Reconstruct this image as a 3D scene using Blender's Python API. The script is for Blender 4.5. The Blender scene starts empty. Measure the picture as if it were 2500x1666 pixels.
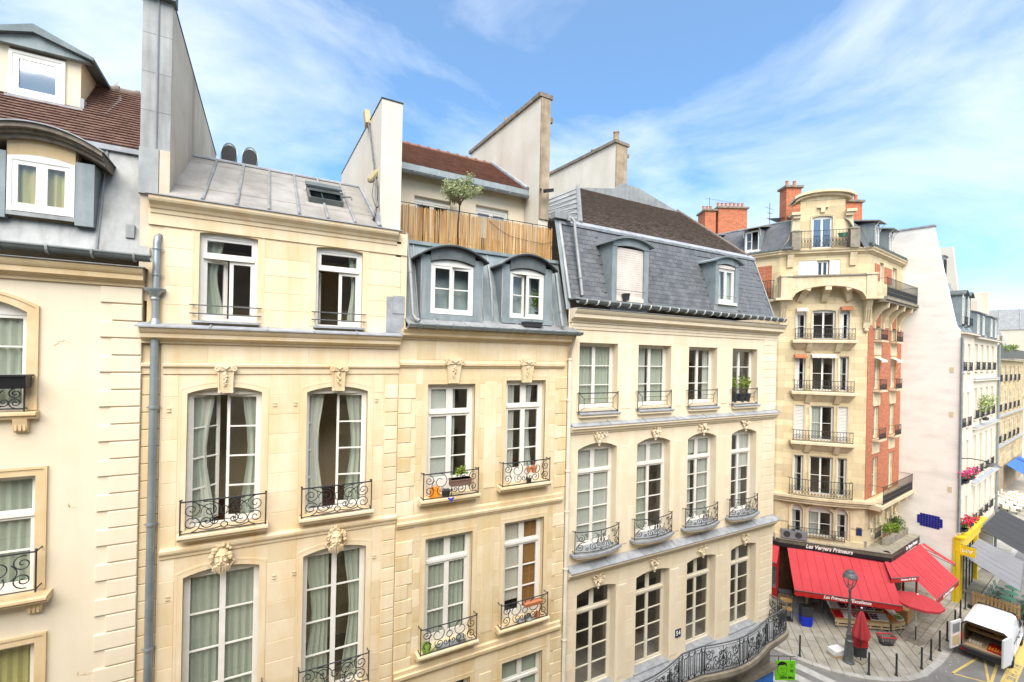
import bpy, math, random
from mathutils import Matrix, Vector
random.seed(7)
S = bpy.context.scene
R = math.radians
PI = math.pi

# ---------------------------------------------------------------- camera
cd = bpy.data.cameras.new('camera')
cd.sensor_width = 36.0
cd.lens = 15.892
cd.shift_y = 0.01376
cd.clip_start = 0.05
cd.clip_end = 6000
cam = bpy.data.objects.new('camera', cd)
S.collection.objects.link(cam)
_yaw, _roll = R(28.708), R(1.2047)
_a = Vector((math.sin(_yaw), math.cos(_yaw), 0)); _r = Vector((math.cos(_yaw), -math.sin(_yaw), 0)); _u = Vector((0, 0, 1))
_r2 = _r*math.cos(_roll) + _u*math.sin(_roll); _u2 = _u*math.cos(_roll) - _r*math.sin(_roll)
mw = Matrix((( _r2.x, _u2.x, -_a.x, 0), (_r2.y, _u2.y, -_a.y, 0), (_r2.z, _u2.z, -_a.z, 15.6), (0, 0, 0, 1)))
cam.matrix_world = mw
S.camera = cam

# ---------------------------------------------------------------- sky, sun, exposure
SUN_EL, SUN_AZ = R(52), R(205)          # azimuth clockwise from +Y: behind the viewer, slightly left
w = bpy.data.worlds.new('World'); S.world = w; w.use_nodes = True
nt = w.node_tree; nt.nodes.clear()
def wn(t, **k):
    n = nt.nodes.new(t)
    for a, b in k.items(): setattr(n, a, b)
    return n
out = wn('ShaderNodeOutputWorld'); bg = wn('ShaderNodeBackground')
sky = wn('ShaderNodeTexSky', sky_type='NISHITA', sun_disc=False)
sky.sun_elevation = SUN_EL; sky.sun_rotation = SUN_AZ; sky.air_density = 1.0; sky.dust_density = 0.4; sky.ozone_density = 2.0
tc = wn('ShaderNodeTexCoord')
mp = wn('ShaderNodeMapping'); mp.inputs['Rotation'].default_value = (0.15, 0.5, 0.3); mp.inputs['Scale'].default_value = (1.0, 1.6, 2.6); mp.inputs['Location'].default_value = (0.55, 0.2, 0.1)
n1 = wn('ShaderNodeTexNoise'); n1.inputs['Scale'].default_value = 1.25; n1.inputs['Detail'].default_value = 9; n1.inputs['Roughness'].default_value = 0.56; n1.inputs['Distortion'].default_value = 0.7
cr = wn('ShaderNodeValToRGB'); cr.color_ramp.elements[0].position = 0.38; cr.color_ramp.elements[1].position = 0.76
cr.color_ramp.elements[0].color = (0.18, 0.18, 0.18, 1); cr.color_ramp.elements[1].color = (0.95, 0.95, 0.95, 1)
hs = wn('ShaderNodeHueSaturation'); hs.inputs['Saturation'].default_value = 1.5; hs.inputs['Value'].default_value = 1.4; hs.inputs['Hue'].default_value = 0.495
mx = wn('ShaderNodeMix', data_type='RGBA'); mx.inputs[7].default_value = (7.6, 7.9, 8.3, 1)
L = nt.links.new
L(tc.outputs['Generated'], mp.inputs['Vector']); L(mp.outputs[0], n1.inputs['Vector']); L(n1.outputs['Fac'], cr.inputs[0])
L(sky.outputs[0], hs.inputs['Color']); L(hs.outputs[0], mx.inputs[6]); L(cr.outputs[0], mx.inputs[0]); L(mx.outputs[2], bg.inputs[0])
bg.inputs[1].default_value = 0.056
L(bg.outputs[0], out.inputs[0])
sl = bpy.data.lights.new('sun', 'SUN'); sl.energy = 2.3; sl.angle = R(60); sl.color = (1.0, 0.935, 0.84)
so = bpy.data.objects.new('sun', sl); S.collection.objects.link(so)
_sd = Vector((math.sin(SUN_AZ)*math.cos(SUN_EL), math.cos(SUN_AZ)*math.cos(SUN_EL), math.sin(SUN_EL)))
so.rotation_euler = _sd.to_track_quat('Z', 'Y').to_euler(); so.location = (-10, -30, 60)
S.view_settings.view_transform = 'Standard'; S.view_settings.look = 'None'
S.view_settings.exposure = 1.74; S.view_settings.gamma = 1.0; S.view_settings.use_curve_mapping = False
S.render.engine = 'CYCLES'
S.cycles.max_bounces = 8; S.cycles.transparent_max_bounces = 12; S.cycles.diffuse_bounces = 4; S.cycles.glossy_bounces = 3
S.cycles.caustics_reflective = False; S.cycles.caustics_refractive = False

# ---------------------------------------------------------------- materials
MATS = {}
def newmat(name):
    m = bpy.data.materials.new(name); m.use_nodes = True
    m.node_tree.nodes.clear(); MATS[name] = m
    return m
def mat(name, c1, c2=None, scale=2.0, rough=0.85, bump=0.0, bscale=40.0, metal=0.0, spec=0.3, streak=0.0, scol=(0.25, 0.2, 0.14), rand=0.0, spot=0.0, spcol=(0.2, 0.15, 0.1), stretch=(1, 1, 1), joint=None, sscale=(2.2, 2.2, 0.22), coat=0):
    m = newmat(name); t = m.node_tree; N = t.nodes.new; K = t.links.new
    o = N('ShaderNodeOutputMaterial'); b = N('ShaderNodeBsdfPrincipled'); K(b.outputs[0], o.inputs[0])
    b.inputs['Roughness'].default_value = rough; b.inputs['Metallic'].default_value = metal
    b.inputs['Specular IOR Level'].default_value = spec
    if coat: b.inputs['Coat Weight'].default_value = coat; b.inputs['Coat Roughness'].default_value = 0.1
    g = N('ShaderNodeNewGeometry'); mpn = N('ShaderNodeMapping'); mpn.inputs['Scale'].default_value = stretch
    K(g.outputs['Position'], mpn.inputs[0])
    c2 = c2 or tuple(x*0.82 for x in c1)
    nz = N('ShaderNodeTexNoise'); nz.inputs['Scale'].default_value = scale; nz.inputs['Detail'].default_value = 8; nz.inputs['Roughness'].default_value = 0.62
    K(mpn.outputs[0], nz.inputs['Vector'])
    rp = N('ShaderNodeValToRGB'); rp.color_ramp.elements[0].position = 0.33; rp.color_ramp.elements[1].position = 0.68
    rp.color_ramp.elements[0].color = (*c2, 1); rp.color_ramp.elements[1].color = (*c1, 1)
    K(nz.outputs['Fac'], rp.inputs[0]); col = rp.outputs[0]
    def mixin(fac, color, c, mode='MIX'):
        q = N('ShaderNodeMix'); q.data_type = 'RGBA'; q.blend_type = mode
        K(fac, q.inputs[0]); K(c, q.inputs[6]); q.inputs[7].default_value = (*color, 1); return q.outputs[2]
    if streak:
        m2 = N('ShaderNodeMapping'); m2.inputs['Scale'].default_value = sscale; K(g.outputs['Position'], m2.inputs[0])
        s = N('ShaderNodeTexNoise'); s.inputs['Scale'].default_value = 1.6; s.inputs['Detail'].default_value = 7; s.inputs['Roughness'].default_value = 0.6; K(m2.outputs[0], s.inputs['Vector'])
        r2 = N('ShaderNodeMapRange'); r2.inputs[1].default_value = 0.47; r2.inputs[2].default_value = 0.75; r2.inputs[3].default_value = 0; r2.inputs[4].default_value = streak; K(s.outputs['Fac'], r2.inputs[0])
        col = mixin(r2.outputs[0], scol, col)
    if spot:
        s = N('ShaderNodeTexNoise'); s.inputs['Scale'].default_value = 5.0; s.inputs['Detail'].default_value = 9; s.inputs['Roughness'].default_value = 0.75; K(g.outputs['Position'], s.inputs['Vector'])
        r2 = N('ShaderNodeMapRange'); r2.inputs[1].default_value = 0.58; r2.inputs[2].default_value = 0.74; r2.inputs[3].default_value = 0; r2.inputs[4].default_value = spot; K(s.outputs['Fac'], r2.inputs[0])
        col = mixin(r2.outputs[0], spcol, col)
    hgt = None
    if joint:   # (row height, brick length, mortar, mortar colour, axis rotation)
        rh, bl, mo, mc, rz = joint
        m3 = N('ShaderNodeMapping'); m3.vector_type = 'POINT'; m3.inputs['Rotation'].default_value = (0, 0, rz); K(g.outputs['Position'], m3.inputs[0])
        sx = N('ShaderNodeSeparateXYZ'); cx = N('ShaderNodeCombineXYZ'); K(m3.outputs[0], sx.inputs[0]); K(sx.outputs[0], cx.inputs[0]); K(sx.outputs[2], cx.inputs[1])
        br = N('ShaderNodeTexBrick'); br.inputs['Scale'].default_value = 1; br.inputs['Mortar Size'].default_value = mo; br.inputs['Mortar Smooth'].default_value = 0.2
        br.inputs['Brick Width'].default_value = bl; br.inputs['Row Height'].default_value = rh; br.inputs['Bias'].default_value = 0
        br.inputs['Color1'].default_value = (0.72, 0.72, 0.72, 1); br.inputs['Color2'].default_value = (1.12, 1.12, 1.12, 1); br.inputs['Mortar'].default_value = (1, 1, 1, 1)
        K(cx.outputs[0], br.inputs['Vector'])
        q = N('ShaderNodeMix'); q.data_type = 'RGBA'; q.blend_type = 'MULTIPLY'; q.inputs[0].default_value = 0.8; K(col, q.inputs[6]); K(br.outputs['Color'], q.inputs[7]); col = q.outputs[2]
        col = mixin(br.outputs['Fac'], mc, col); hgt = br.outputs['Fac']
    if rand:
        oi = N('ShaderNodeObjectInfo'); r3 = N('ShaderNodeMapRange'); r3.inputs[3].default_value = 1-rand; r3.inputs[4].default_value = 1+rand*0.6; K(oi.outputs['Random'], r3.inputs[0])
        h = N('ShaderNodeHueSaturation'); K(r3.outputs[0], h.inputs['Value']); K(col, h.inputs['Color'])
        r4 = N('ShaderNodeMapRange'); r4.inputs[3].default_value = 1+rand*1.2; r4.inputs[4].default_value = 1-rand*0.6; K(oi.outputs['Random'], r4.inputs[0]); K(r4.outputs[0], h.inputs['Saturation']); col = h.outputs[0]
    K(col, b.inputs['Base Color'])
    if bump:
        n2 = N('ShaderNodeTexNoise'); n2.inputs['Scale'].default_value = bscale; n2.inputs['Detail'].default_value = 6; K(mpn.outputs[0], n2.inputs['Vector'])
        bp = N('ShaderNodeBump'); bp.inputs['Strength'].default_value = bump; bp.inputs['Distance'].default_value = 0.02; K(n2.outputs['Fac'], bp.inputs['Height'])
        if hgt is not None:
            b2 = N('ShaderNodeBump'); b2.invert = True; b2.inputs['Strength'].default_value = 0.6; b2.inputs['Distance'].default_value = 0.02; K(hgt, b2.inputs['Height']); K(bp.outputs[0], b2.inputs['Normal']); K(b2.outputs[0], b.inputs['Normal'])
        else: K(bp.outputs[0], b.inputs['Normal'])
    return m
def glassmat(name, tint, base=0.06, rough=0.015):
    m = newmat(name); t = m.node_tree; N = t.nodes.new; K = t.links.new
    o = N('ShaderNodeOutputMaterial'); mxs = N('ShaderNodeMixShader'); tr = N('ShaderNodeBsdfTransparent'); gl = N('ShaderNodeBsdfGlossy'); fr = N('ShaderNodeFresnel')
    tr.inputs[0].default_value = (*tint, 1); gl.inputs['Roughness'].default_value = rough; fr.inputs[0].default_value = 1.5
    g = N('ShaderNodeNewGeometry'); nz = N('ShaderNodeTexNoise'); nz.inputs['Scale'].default_value = 1.3; bp = N('ShaderNodeBump'); bp.inputs['Strength'].default_value = 0.03; bp.inputs['Distance'].default_value = 0.05
    K(g.outputs['Position'], nz.inputs['Vector']); K(nz.outputs['Fac'], bp.inputs['Height']); K(bp.outputs[0], gl.inputs['Normal'])
    ad = N('ShaderNodeMath'); ad.operation = 'ADD'; ad.inputs[1].default_value = base; ad.use_clamp = True; K(fr.outputs[0], ad.inputs[0])
    inv = N('ShaderNodeMath'); inv.operation = 'SUBTRACT'; inv.inputs[0].default_value = 1.0; K(g.outputs['Backfacing'], inv.inputs[1]); ml = N('ShaderNodeMath'); ml.operation = 'MULTIPLY'; K(ad.outputs[0], ml.inputs[0]); K(inv.outputs[0], ml.inputs[1])
    K(ml.outputs[0], mxs.inputs[0]); K(tr.outputs[0], mxs.inputs[1]); K(gl.outputs[0], mxs.inputs[2]); K(mxs.outputs[0], o.inputs[0]); return m
def clothmat(name, c, trans=0.35):
    m = newmat(name); t = m.node_tree; N = t.nodes.new; K = t.links.new
    o = N('ShaderNodeOutputMaterial'); mxs = N('ShaderNodeMixShader'); d = N('ShaderNodeBsdfDiffuse'); tl = N('ShaderNodeBsdfTranslucent')
    d.inputs[0].default_value = (*c, 1); tl.inputs[0].default_value = (*c, 1); mxs.inputs[0].default_value = trans
    K(d.outputs[0], mxs.inputs[1]); K(tl.outputs[0], mxs.inputs[2]); K(mxs.outputs[0], o.inputs[0]); return m

mat('stone_a', (0.735, 0.62, 0.44), (0.67, 0.53, 0.33), 1.1, bump=0.12, streak=0.6, scol=(0.62, 0.41, 0.165), spot=0.2, spcol=(0.45, 0.32, 0.17))
mat('block_a', (0.745, 0.635, 0.46), (0.69, 0.555, 0.36), 1.5, bump=0.12, streak=0.52, scol=(0.63, 0.425, 0.18), rand=0.09, spot=0.22, spcol=(0.47, 0.34, 0.19))
mat('stone_b', (0.71, 0.60, 0.42), (0.64, 0.495, 0.28), 1.1, bump=0.14, streak=0.6, scol=(0.58, 0.37, 0.135), spot=0.3, spcol=(0.42, 0.29, 0.14))
mat('block_b', (0.725, 0.625, 0.45), (0.66, 0.525, 0.315), 1.2, bump=0.14, streak=0.5, scol=(0.60, 0.39, 0.15), rand=0.13, spot=0.3, spcol=(0.44, 0.31, 0.16))
mat('stone_c', (0.78, 0.68, 0.51), (0.72, 0.605, 0.425), 1.2, bump=0.06, streak=0.38, scol=(0.66, 0.49, 0.28), spot=0.14, spcol=(0.54, 0.40, 0.24))
mat('block_c', (0.785, 0.69, 0.52), (0.73, 0.62, 0.44), 1.4, bump=0.06, streak=0.34, scol=(0.67, 0.50, 0.29), rand=0.06)
mat('plaster_d', (0.72, 0.635, 0.49), (0.67, 0.575, 0.42), 0.7, bump=0.05, bscale=60, streak=0.25, scol=(0.60, 0.48, 0.31), spot=0.06, spcol=(0.5, 0.4, 0.28))
mat('trim_d', (0.67, 0.53, 0.33), (0.58, 0.42, 0.22), 2.0, bump=0.14, streak=0.35, scol=(0.46, 0.32, 0.16), spot=0.3, spcol=(0.35, 0.25, 0.14))
mat('wall_white', (0.69, 0.64, 0.55), (0.60, 0.545, 0.45), 0.7, bump=0.1, streak=0.4, scol=(0.47, 0.39, 0.28), sscale=(0.7, 0.7, 0.1))
mat('wall_stained', (0.66, 0.57, 0.45), (0.52, 0.43, 0.32), 0.9, bump=0.1, streak=0.8, scol=(0.27, 0.20, 0.13), sscale=(0.55, 0.55, 0.07))
mat('zinc_black', (0.045, 0.05, 0.05), None, 4, rough=0.5, spec=0.3)
mat('wall_blank', (0.82, 0.79, 0.72), (0.75, 0.715, 0.64), 0.45, bump=0.12, streak=0.6, scol=(0.52, 0.495, 0.455), sscale=(0.28, 0.28, 0.9), spot=0.4, spcol=(0.56, 0.53, 0.485))
mat('chimney_edge', (0.42, 0.34, 0.235), (0.25, 0.195, 0.13), 3, bump=0.3, streak=0.6, scol=(0.14, 0.11, 0.08), sscale=(5, 5, 0.3))
mat('cap_stone', (0.28, 0.235, 0.18), (0.14, 0.115, 0.09), 4, bump=0.3)
mat('zinc', (0.33, 0.34, 0.335), (0.225, 0.232, 0.228), 1.6, rough=0.55, metal=0.2, spec=0.4, streak=0.65, scol=(0.14, 0.135, 0.125), sscale=(3.5, 3.5, 0.35), rand=0.08)
mat('zinc_roof', (0.33, 0.31, 0.28), (0.23, 0.215, 0.19), 1.5, rough=0.65, metal=0.05, spec=0.3, streak=0.5, scol=(0.165, 0.14, 0.11), rand=0.12, spot=0.25, spcol=(0.17, 0.125, 0.09))
mat('zinc_blue', (0.255, 0.30, 0.305), (0.175, 0.21, 0.218), 2.2, rough=0.6, metal=0.15, spec=0.35, streak=0.5, scol=(0.36, 0.375, 0.365), sscale=(4, 4, 0.3))
mat('zinc_dark', (0.15, 0.17, 0.165), (0.09, 0.105, 0.10), 3, rough=0.5, metal=0.2, spec=0.4)
mat('zinc_teal', (0.15, 0.185, 0.195), (0.10, 0.128, 0.138), 2.5, rough=0.55, metal=0.15, streak=0.4, scol=(0.24, 0.27, 0.27))
mat('lead', (0.36, 0.375, 0.39), (0.23, 0.243, 0.258), 4, rough=0.6, metal=0.05, spot=0.35, spcol=(0.15, 0.15, 0.155))
mat('slate', (0.135, 0.14, 0.147), (0.09, 0.095, 0.102), 3, rough=0.6, spec=0.3, bump=0.2, rand=0.2)
mat('tile_brown', (0.20, 0.158, 0.13), (0.13, 0.10, 0.082), 5, bump=0.08, spot=0.25, spcol=(0.28, 0.22, 0.18))
mat('tile_red', (0.235, 0.125, 0.09), (0.155, 0.08, 0.058), 4, bump=0.08, spot=0.3, spcol=(0.32, 0.22, 0.165))
mat('tile_old', (0.17, 0.098, 0.074), (0.11, 0.062, 0.048), 4, bump=0.08, spot=0.3, spcol=(0.28, 0.2, 0.155))
mat('brick_red', (0.53, 0.17, 0.08), (0.40, 0.105, 0.045), 6, bump=0.2, joint=(0.09, 0.3, 0.008, (0.45, 0.28, 0.18), R(7)), spot=0.2, spcol=(0.25, 0.1, 0.06))
mat('stone_e', (0.68, 0.56, 0.36), (0.61, 0.485, 0.28), 1.0, bump=0.08, streak=0.35, scol=(0.50, 0.37, 0.19), joint=(0.42, 1.1, 0.012, (0.53, 0.41, 0.24), R(47)))
mat('stone_e_plain', (0.67, 0.565, 0.385), (0.56, 0.45, 0.28), 1.3, bump=0.1, streak=0.5, scol=(0.36, 0.28, 0.18), spot=0.25, spcol=(0.25, 0.2, 0.14))
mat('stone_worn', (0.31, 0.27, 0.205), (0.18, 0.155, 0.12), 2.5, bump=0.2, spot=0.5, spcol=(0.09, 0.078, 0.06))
mat('stone_f', (0.70, 0.63, 0.51), (0.62, 0.54, 0.41), 0.7, bump=0.05, streak=0.3, scol=(0.5, 0.41, 0.28))
mat('stone_h', (0.60, 0.48, 0.29), (0.5, 0.385, 0.21), 0.7, bump=0.05, streak=0.35, scol=(0.36, 0.26, 0.14), joint=(0.45, 1.2, 0.02, (0.42, 0.32, 0.18), R(7)))
mat('paint_white', (0.76, 0.74, 0.68), (0.68, 0.655, 0.59), 3, rough=0.45, spec=0.4)
mat('paint_cream', (0.74, 0.69, 0.56), (0.66, 0.60, 0.47), 3, rough=0.5)
mat('iron', (0.055, 0.06, 0.065), (0.035, 0.038, 0.042), 6, rough=0.5, metal=0.5, spec=0.5)
mat('iron_grey', (0.16, 0.165, 0.165), (0.09, 0.095, 0.095), 6, rough=0.5, metal=0.4)
mat('steel', (0.30, 0.34, 0.355), (0.22, 0.255, 0.27), 3, rough=0.42, metal=0.5, spec=0.5, streak=0.3, scol=(0.42, 0.44, 0.44))
mat('pipe_cream', (0.72, 0.66, 0.55), None, 2, rough=0.5)
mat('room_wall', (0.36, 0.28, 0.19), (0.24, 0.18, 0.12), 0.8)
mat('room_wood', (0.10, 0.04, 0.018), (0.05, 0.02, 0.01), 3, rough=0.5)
mat('bamboo', (0.62, 0.40, 0.155), (0.22, 0.095, 0.026), 1.0, stretch=(30, 30, 1.1), rough=0.6, bump=0.1, streak=0.65, scol=(0.38, 0.19, 0.06), sscale=(2.0, 2.0, 0.5))
mat('terracotta', (0.50, 0.19, 0.09), None, 6)
mat('plastic_dark', (0.045, 0.045, 0.05), None, 5, rough=0.5)
mat('planter_brown', (0.20, 0.12, 0.09), None, 5)
mat('bark', (0.13, 0.09, 0.06), (0.08, 0.055, 0.035), 12, bump=0.4)
mat('leaf_olive', (0.45, 0.48, 0.27), (0.25, 0.29, 0.12), 9, rough=0.55)
mat('leaf', (0.10, 0.19, 0.03), (0.045, 0.095, 0.015), 9, rough=0.5)
mat('leaf_light', (0.26, 0.34, 0.045), (0.12, 0.2, 0.025), 9, rough=0.5)
mat('flower_red', (0.62, 0.03, 0.03), (0.5, 0.02, 0.1), 12)
mat('flower_pink', (0.70, 0.05, 0.28), (0.6, 0.03, 0.12), 12)
mat('asphalt', (0.235, 0.225, 0.21), (0.16, 0.153, 0.143), 0.8, bump=0.25, bscale=90, spot=0.3, spcol=(0.11, 0.10, 0.09))
mat('paving', (0.40, 0.37, 0.305), (0.26, 0.235, 0.185), 1.1, bump=0.25, bscale=35, rand=0.12, spot=0.45, spcol=(0.17, 0.13, 0.085), rough=0.7)
mat('paving_bed', (0.14, 0.115, 0.085), None, 5)
mat('kerb_stone', (0.46, 0.44, 0.40), (0.34, 0.32, 0.285), 2.5, bump=0.2, rand=0.08)
mat('road_white', (0.50, 0.485, 0.45), (0.36, 0.345, 0.32), 3, spot=0.5, spcol=(0.25, 0.24, 0.22))
mat('road_yellow', (0.66, 0.50, 0.16), (0.52, 0.38, 0.12), 5, spot=0.35, spcol=(0.28, 0.25, 0.18))
mat('canvas_red', (0.47, 0.052, 0.06), (0.41, 0.038, 0.045), 0.6, rough=0.85, bump=0.35, bscale=2.2, streak=0.3, scol=(0.40, 0.03, 0.03), sscale=(0.9, 0.9, 0.9), spot=0.12, spcol=(0.62, 0.2, 0.18))
mat('seam_red', (0.20, 0.012, 0.014), None, 3)
mat('paint_red', (0.42, 0.02, 0.018), None, 3, rough=0.35)
mat('canvas_grey', (0.20, 0.20, 0.21), None, 0.5)
mat('canvas_dark', (0.045, 0.045, 0.048), None, 2)
mat('canvas_blue', (0.05, 0.15, 0.42), None, 2)
mat('sign_black', (0.018, 0.018, 0.02), None, 3, rough=0.4)
mat('sign_green', (0.20, 0.68, 0.02), None, 3, rough=0.5)
mat('sign_yellow', (0.74, 0.52, 0.02), None, 2, rough=0.4)
mat('sign_blue', (0.015, 0.02, 0.22), None, 3, rough=0.4)
mat('shop_blue', (0.012, 0.17, 0.62), (0.01, 0.14, 0.54), 1.5, rough=0.35, spec=0.5)
mat('print_white', (0.82, 0.81, 0.78), None, 5)
mat('print_black', (0.012, 0.012, 0.012), None, 5)
mat('roof_dirty', (0.34, 0.31, 0.24), (0.2, 0.18, 0.13), 2, spot=0.3)
mat('wood', (0.44, 0.27, 0.11), (0.33, 0.18, 0.065), 3, stretch=(1, 1, 6), rough=0.6)
mat('wood_pale', (0.58, 0.44, 0.25), None, 4)
mat('plastic_blue', (0.012, 0.04, 0.52), None, 4, rough=0.4)
mat('plastic_red', (0.55, 0.02, 0.03), None, 4, rough=0.4)
mat('van_white', (0.78, 0.78, 0.77), (0.75, 0.75, 0.74), 2, rough=0.25, spec=0.5, coat=0.5)
mat('rubber', (0.022, 0.022, 0.024), None, 6, rough=0.8)
mat('tail_red', (0.45, 0.008, 0.012), None, 4, rough=0.2)
mat('fruit_orange', (0.85, 0.33, 0.02), (0.75, 0.22, 0.01), 14)
mat('fruit_red', (0.66, 0.02, 0.02), (0.42, 0.012, 0.016), 14, rough=0.4)
mat('fruit_dark', (0.13, 0.012, 0.02), (0.06, 0.006, 0.012), 14)
mat('fruit_yellow', (0.72, 0.50, 0.05), None, 14)
mat('fruit_green', (0.18, 0.30, 0.04), None, 14)
mat('fruit_white', (0.82, 0.74, 0.62), None, 14)
mat('chair_green', (0.07, 0.20, 0.13), None, 4, rough=0.5)
mat('enamel_blue', (0.02, 0.035, 0.10), None, 4, rough=0.25)
mat('shutter_white', (0.74, 0.72, 0.67), (0.66, 0.64, 0.58), 2, rough=0.5)
mat('blind', (0.66, 0.59, 0.52), None, 2)
mat('cable', (0.03, 0.03, 0.03), None, 5)
mat('antenna_yellow', (0.42, 0.35, 0.2), None, 4)
glassmat('glass', (0.95, 0.97, 0.955), 0.07)
glassmat('glass_sky', (0.55, 0.66, 0.68), 0.30, 0.05)
clothmat('curtain', (0.76, 0.80, 0.69), 0.45)
clothmat('curtain_white', (0.84, 0.84, 0.80), 0.45)
clothmat('curtain_yellow', (0.80, 0.70, 0.30), 0.4)
clothmat('blind_wood', (0.40, 0.20, 0.07), 0.2)

# ---------------------------------------------------------------- mesh helpers
COL = S.collection
OFF = {}
class M:
    def __init__(s, T=None): s.V = []; s.F = []; s.T = T
    def p(s, x, y, z):
        q = Vector((x, y, z)); q = s.T @ q if s.T is not None else q
        s.V.append((q.x, q.y, q.z)); return len(s.V)-1
    def poly(s, pts):
        s.F.append([s.p(*a) for a in pts]); return s
    def box(s, x0, x1, y0, y1, z0, z1):
        i = [s.p(x, y, z) for z in (z0, z1) for x, y in ((x0, y0), (x1, y0), (x1, y1), (x0, y1))]
        for f in ((0, 3, 2, 1), (4, 5, 6, 7), (0, 1, 5, 4), (1, 2, 6, 5), (2, 3, 7, 6), (3, 0, 4, 7)): s.F.append([i[k] for k in f])
        return s
    def cbox(s, x0, x1, yf, yb, z0, z1, c=0.012):   # front edges chamfered, open back
        a = [(x0, yb, z0), (x1, yb, z0), (x1, yb, z1), (x0, yb, z1)]; b = [(x0, yf+c, z0), (x1, yf+c, z0), (x1, yf+c, z1), (x0, yf+c, z1)]
        d = [(x0+c, yf, z0+c), (x1-c, yf, z0+c), (x1-c, yf, z1-c), (x0+c, yf, z1-c)]
        A, B, D = [[s.p(*q) for q in l] for l in (a, b, d)]
        for k in range(4):
            n = (k+1) % 4; s.F.append([A[k], A[n], B[n], B[k]]); s.F.append([B[k], B[n], D[n], D[k]])
        s.F.append(D); return s
    def prism(s, prof, a, b, ax='x', caps=True):
        f = {'x': lambda u, v, w: (w, u, v), 'y': lambda u, v, w: (u, w, v), 'z': lambda u, v, w: (u, v, w)}[ax]
        A = [s.p(*f(u, v, a)) for u, v in prof]; B = [s.p(*f(u, v, b)) for u, v in prof]; n = len(prof)
        for k in range(n): s.F.append([A[k], A[(k+1) % n], B[(k+1) % n], B[k]])
        if caps: s.F.append(A[::-1]); s.F.append(B)
        return s
    def tube(s, path, r, n=5, closed=False, r2=None):
        P = [Vector(q) for q in path]; m = len(P); rings = []; up = None
        for i in range(m):
            if closed: t = P[(i+1) % m]-P[i-1]
            else: t = P[min(i+1, m-1)]-P[max(i-1, 0)]
            if t.length < 1e-9: t = Vector((0, 0, 1))
            t.normalize()
            if up is None:
                up = Vector((0, 0, 1)) if abs(t.z) < 0.9 else Vector((0, 1, 0))
            x = t.cross(up)
            if x.length < 1e-4: x = t.orthogonal()
            x.normalize(); y = x.cross(t); up = y
            rr = r if r2 is None else r+(r2-r)*i/(m-1)
            rings.append([s.p(*(P[i]+x*math.cos(2*PI*(k+.5)/n)*rr+y*math.sin(2*PI*(k+.5)/n)*rr)) for k in range(n)])
        for i in range(m if closed else m-1):
            A, B = rings[i], rings[(i+1) % m]
            for k in range(n): s.F.append([A[k], A[(k+1) % n], B[(k+1) % n], B[k]])
        if not closed: s.F.append(rings[0][::-1]); s.F.append(rings[-1])
        return s
    def lathe(s, prof, cx=0, cy=0, n=12, cz=0, sx=1, sy=1):
        rings = [[s.p(cx+r*sx*math.cos(2*PI*k/n), cy+r*sy*math.sin(2*PI*k/n), cz+z) for k in range(n)] for r, z in prof]
        for A, B in zip(rings, rings[1:]):
            for k in range(n): s.F.append([A[k], A[(k+1) % n], B[(k+1) % n], B[k]])
        s.F.append(rings[0][::-1]); s.F.append(rings[-1]); return s
    def ball(s, c, r, n=8, m=5, sc=(1, 1, 1)):
        c = Vector(c); rings = []
        for j in range(1, m):
            a = PI*j/m; rings.append([s.p(c.x+r*sc[0]*math.sin(a)*math.cos(2*PI*k/n), c.y+r*sc[1]*math.sin(a)*math.sin(2*PI*k/n), c.z+r*sc[2]*math.cos(a)) for k in range(n)])
        t = s.p(c.x, c.y, c.z+r*sc[2]); b = s.p(c.x, c.y, c.z-r*sc[2])
        for k in range(n): s.F.append([t, rings[0][k], rings[0][(k+1) % n]]); s.F.append([b, rings[-1][(k+1) % n], rings[-1][k]])
        for A, B in zip(rings, rings[1:]):
            for k in range(n): s.F.append([A[k], B[k], B[(k+1) % n], A[(k+1) % n]])
        return s
    def add(s, o):
        b = len(s.V); s.V += o.V; s.F += [[i+b for i in f] for f in o.F]; return s
def link(name, data, parent=None):
    o = bpy.data.objects.new(name, data); COL.objects.link(o)
    if parent is not None: o.parent = parent
    return o
def obj(name, m, mt, parent=None, smooth=False, kind=None):
    off = OFF.get(parent.name) if parent is not None else None
    me = bpy.data.meshes.new(name)
    V = m.V if off is None else [(a-off.x, b-off.y, c-off.z) for a, b, c in m.V]
    me.from_pydata(V, [], m.F)
    if smooth:
        me.polygons.foreach_set('use_smooth', [True]*len(me.polygons))
        try: me.set_sharp_from_angle(angle=R(40))
        except Exception: pass
    me.materials.append(MATS[mt]); me.update()
    o = link(name, me, parent)
    if off is not None: OFF[o.name] = off
    if kind: o['kind'] = kind
    return o
def tag(o, label, cat, group=None, kind=None):
    o['label'] = label; o['category'] = cat
    if group: o['group'] = group
    if kind: o['kind'] = kind
    return o
def thing(name, label, cat, loc=(0, 0, 0), rz=0, group=None, world=False):
    o = link(name, None); o.empty_display_size = 0.2; o.location = loc; o.rotation_euler = (0, 0, rz)
    tag(o, label, cat, group)
    if world: OFF[o.name] = Vector(loc)
    return o
def struct(name, m, mt, smooth=False):
    o = obj(name, m, mt, None, smooth); o['kind'] = 'structure'; return o
def copytree(o, parent=None, loc=None, rz=None, label=None):
    c = o.copy(); COL.objects.link(c); c.parent = parent
    if loc is not None: c.location = loc
    if rz is not None: c.rotation_euler = (0, 0, rz)
    if label: c['label'] = label
    for ch in list(o.children): copytree(ch, c)
    return c
def frame(ox, oy, ang, oz=0): return Matrix.Translation((ox, oy, oz)) @ Matrix.Rotation(ang, 4, 'Z')
def rotm(ax, a, c=(0, 0, 0)): return Matrix.Translation(c) @ Matrix.Rotation(a, 4, ax) @ Matrix.Translation(-Vector(c))
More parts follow.
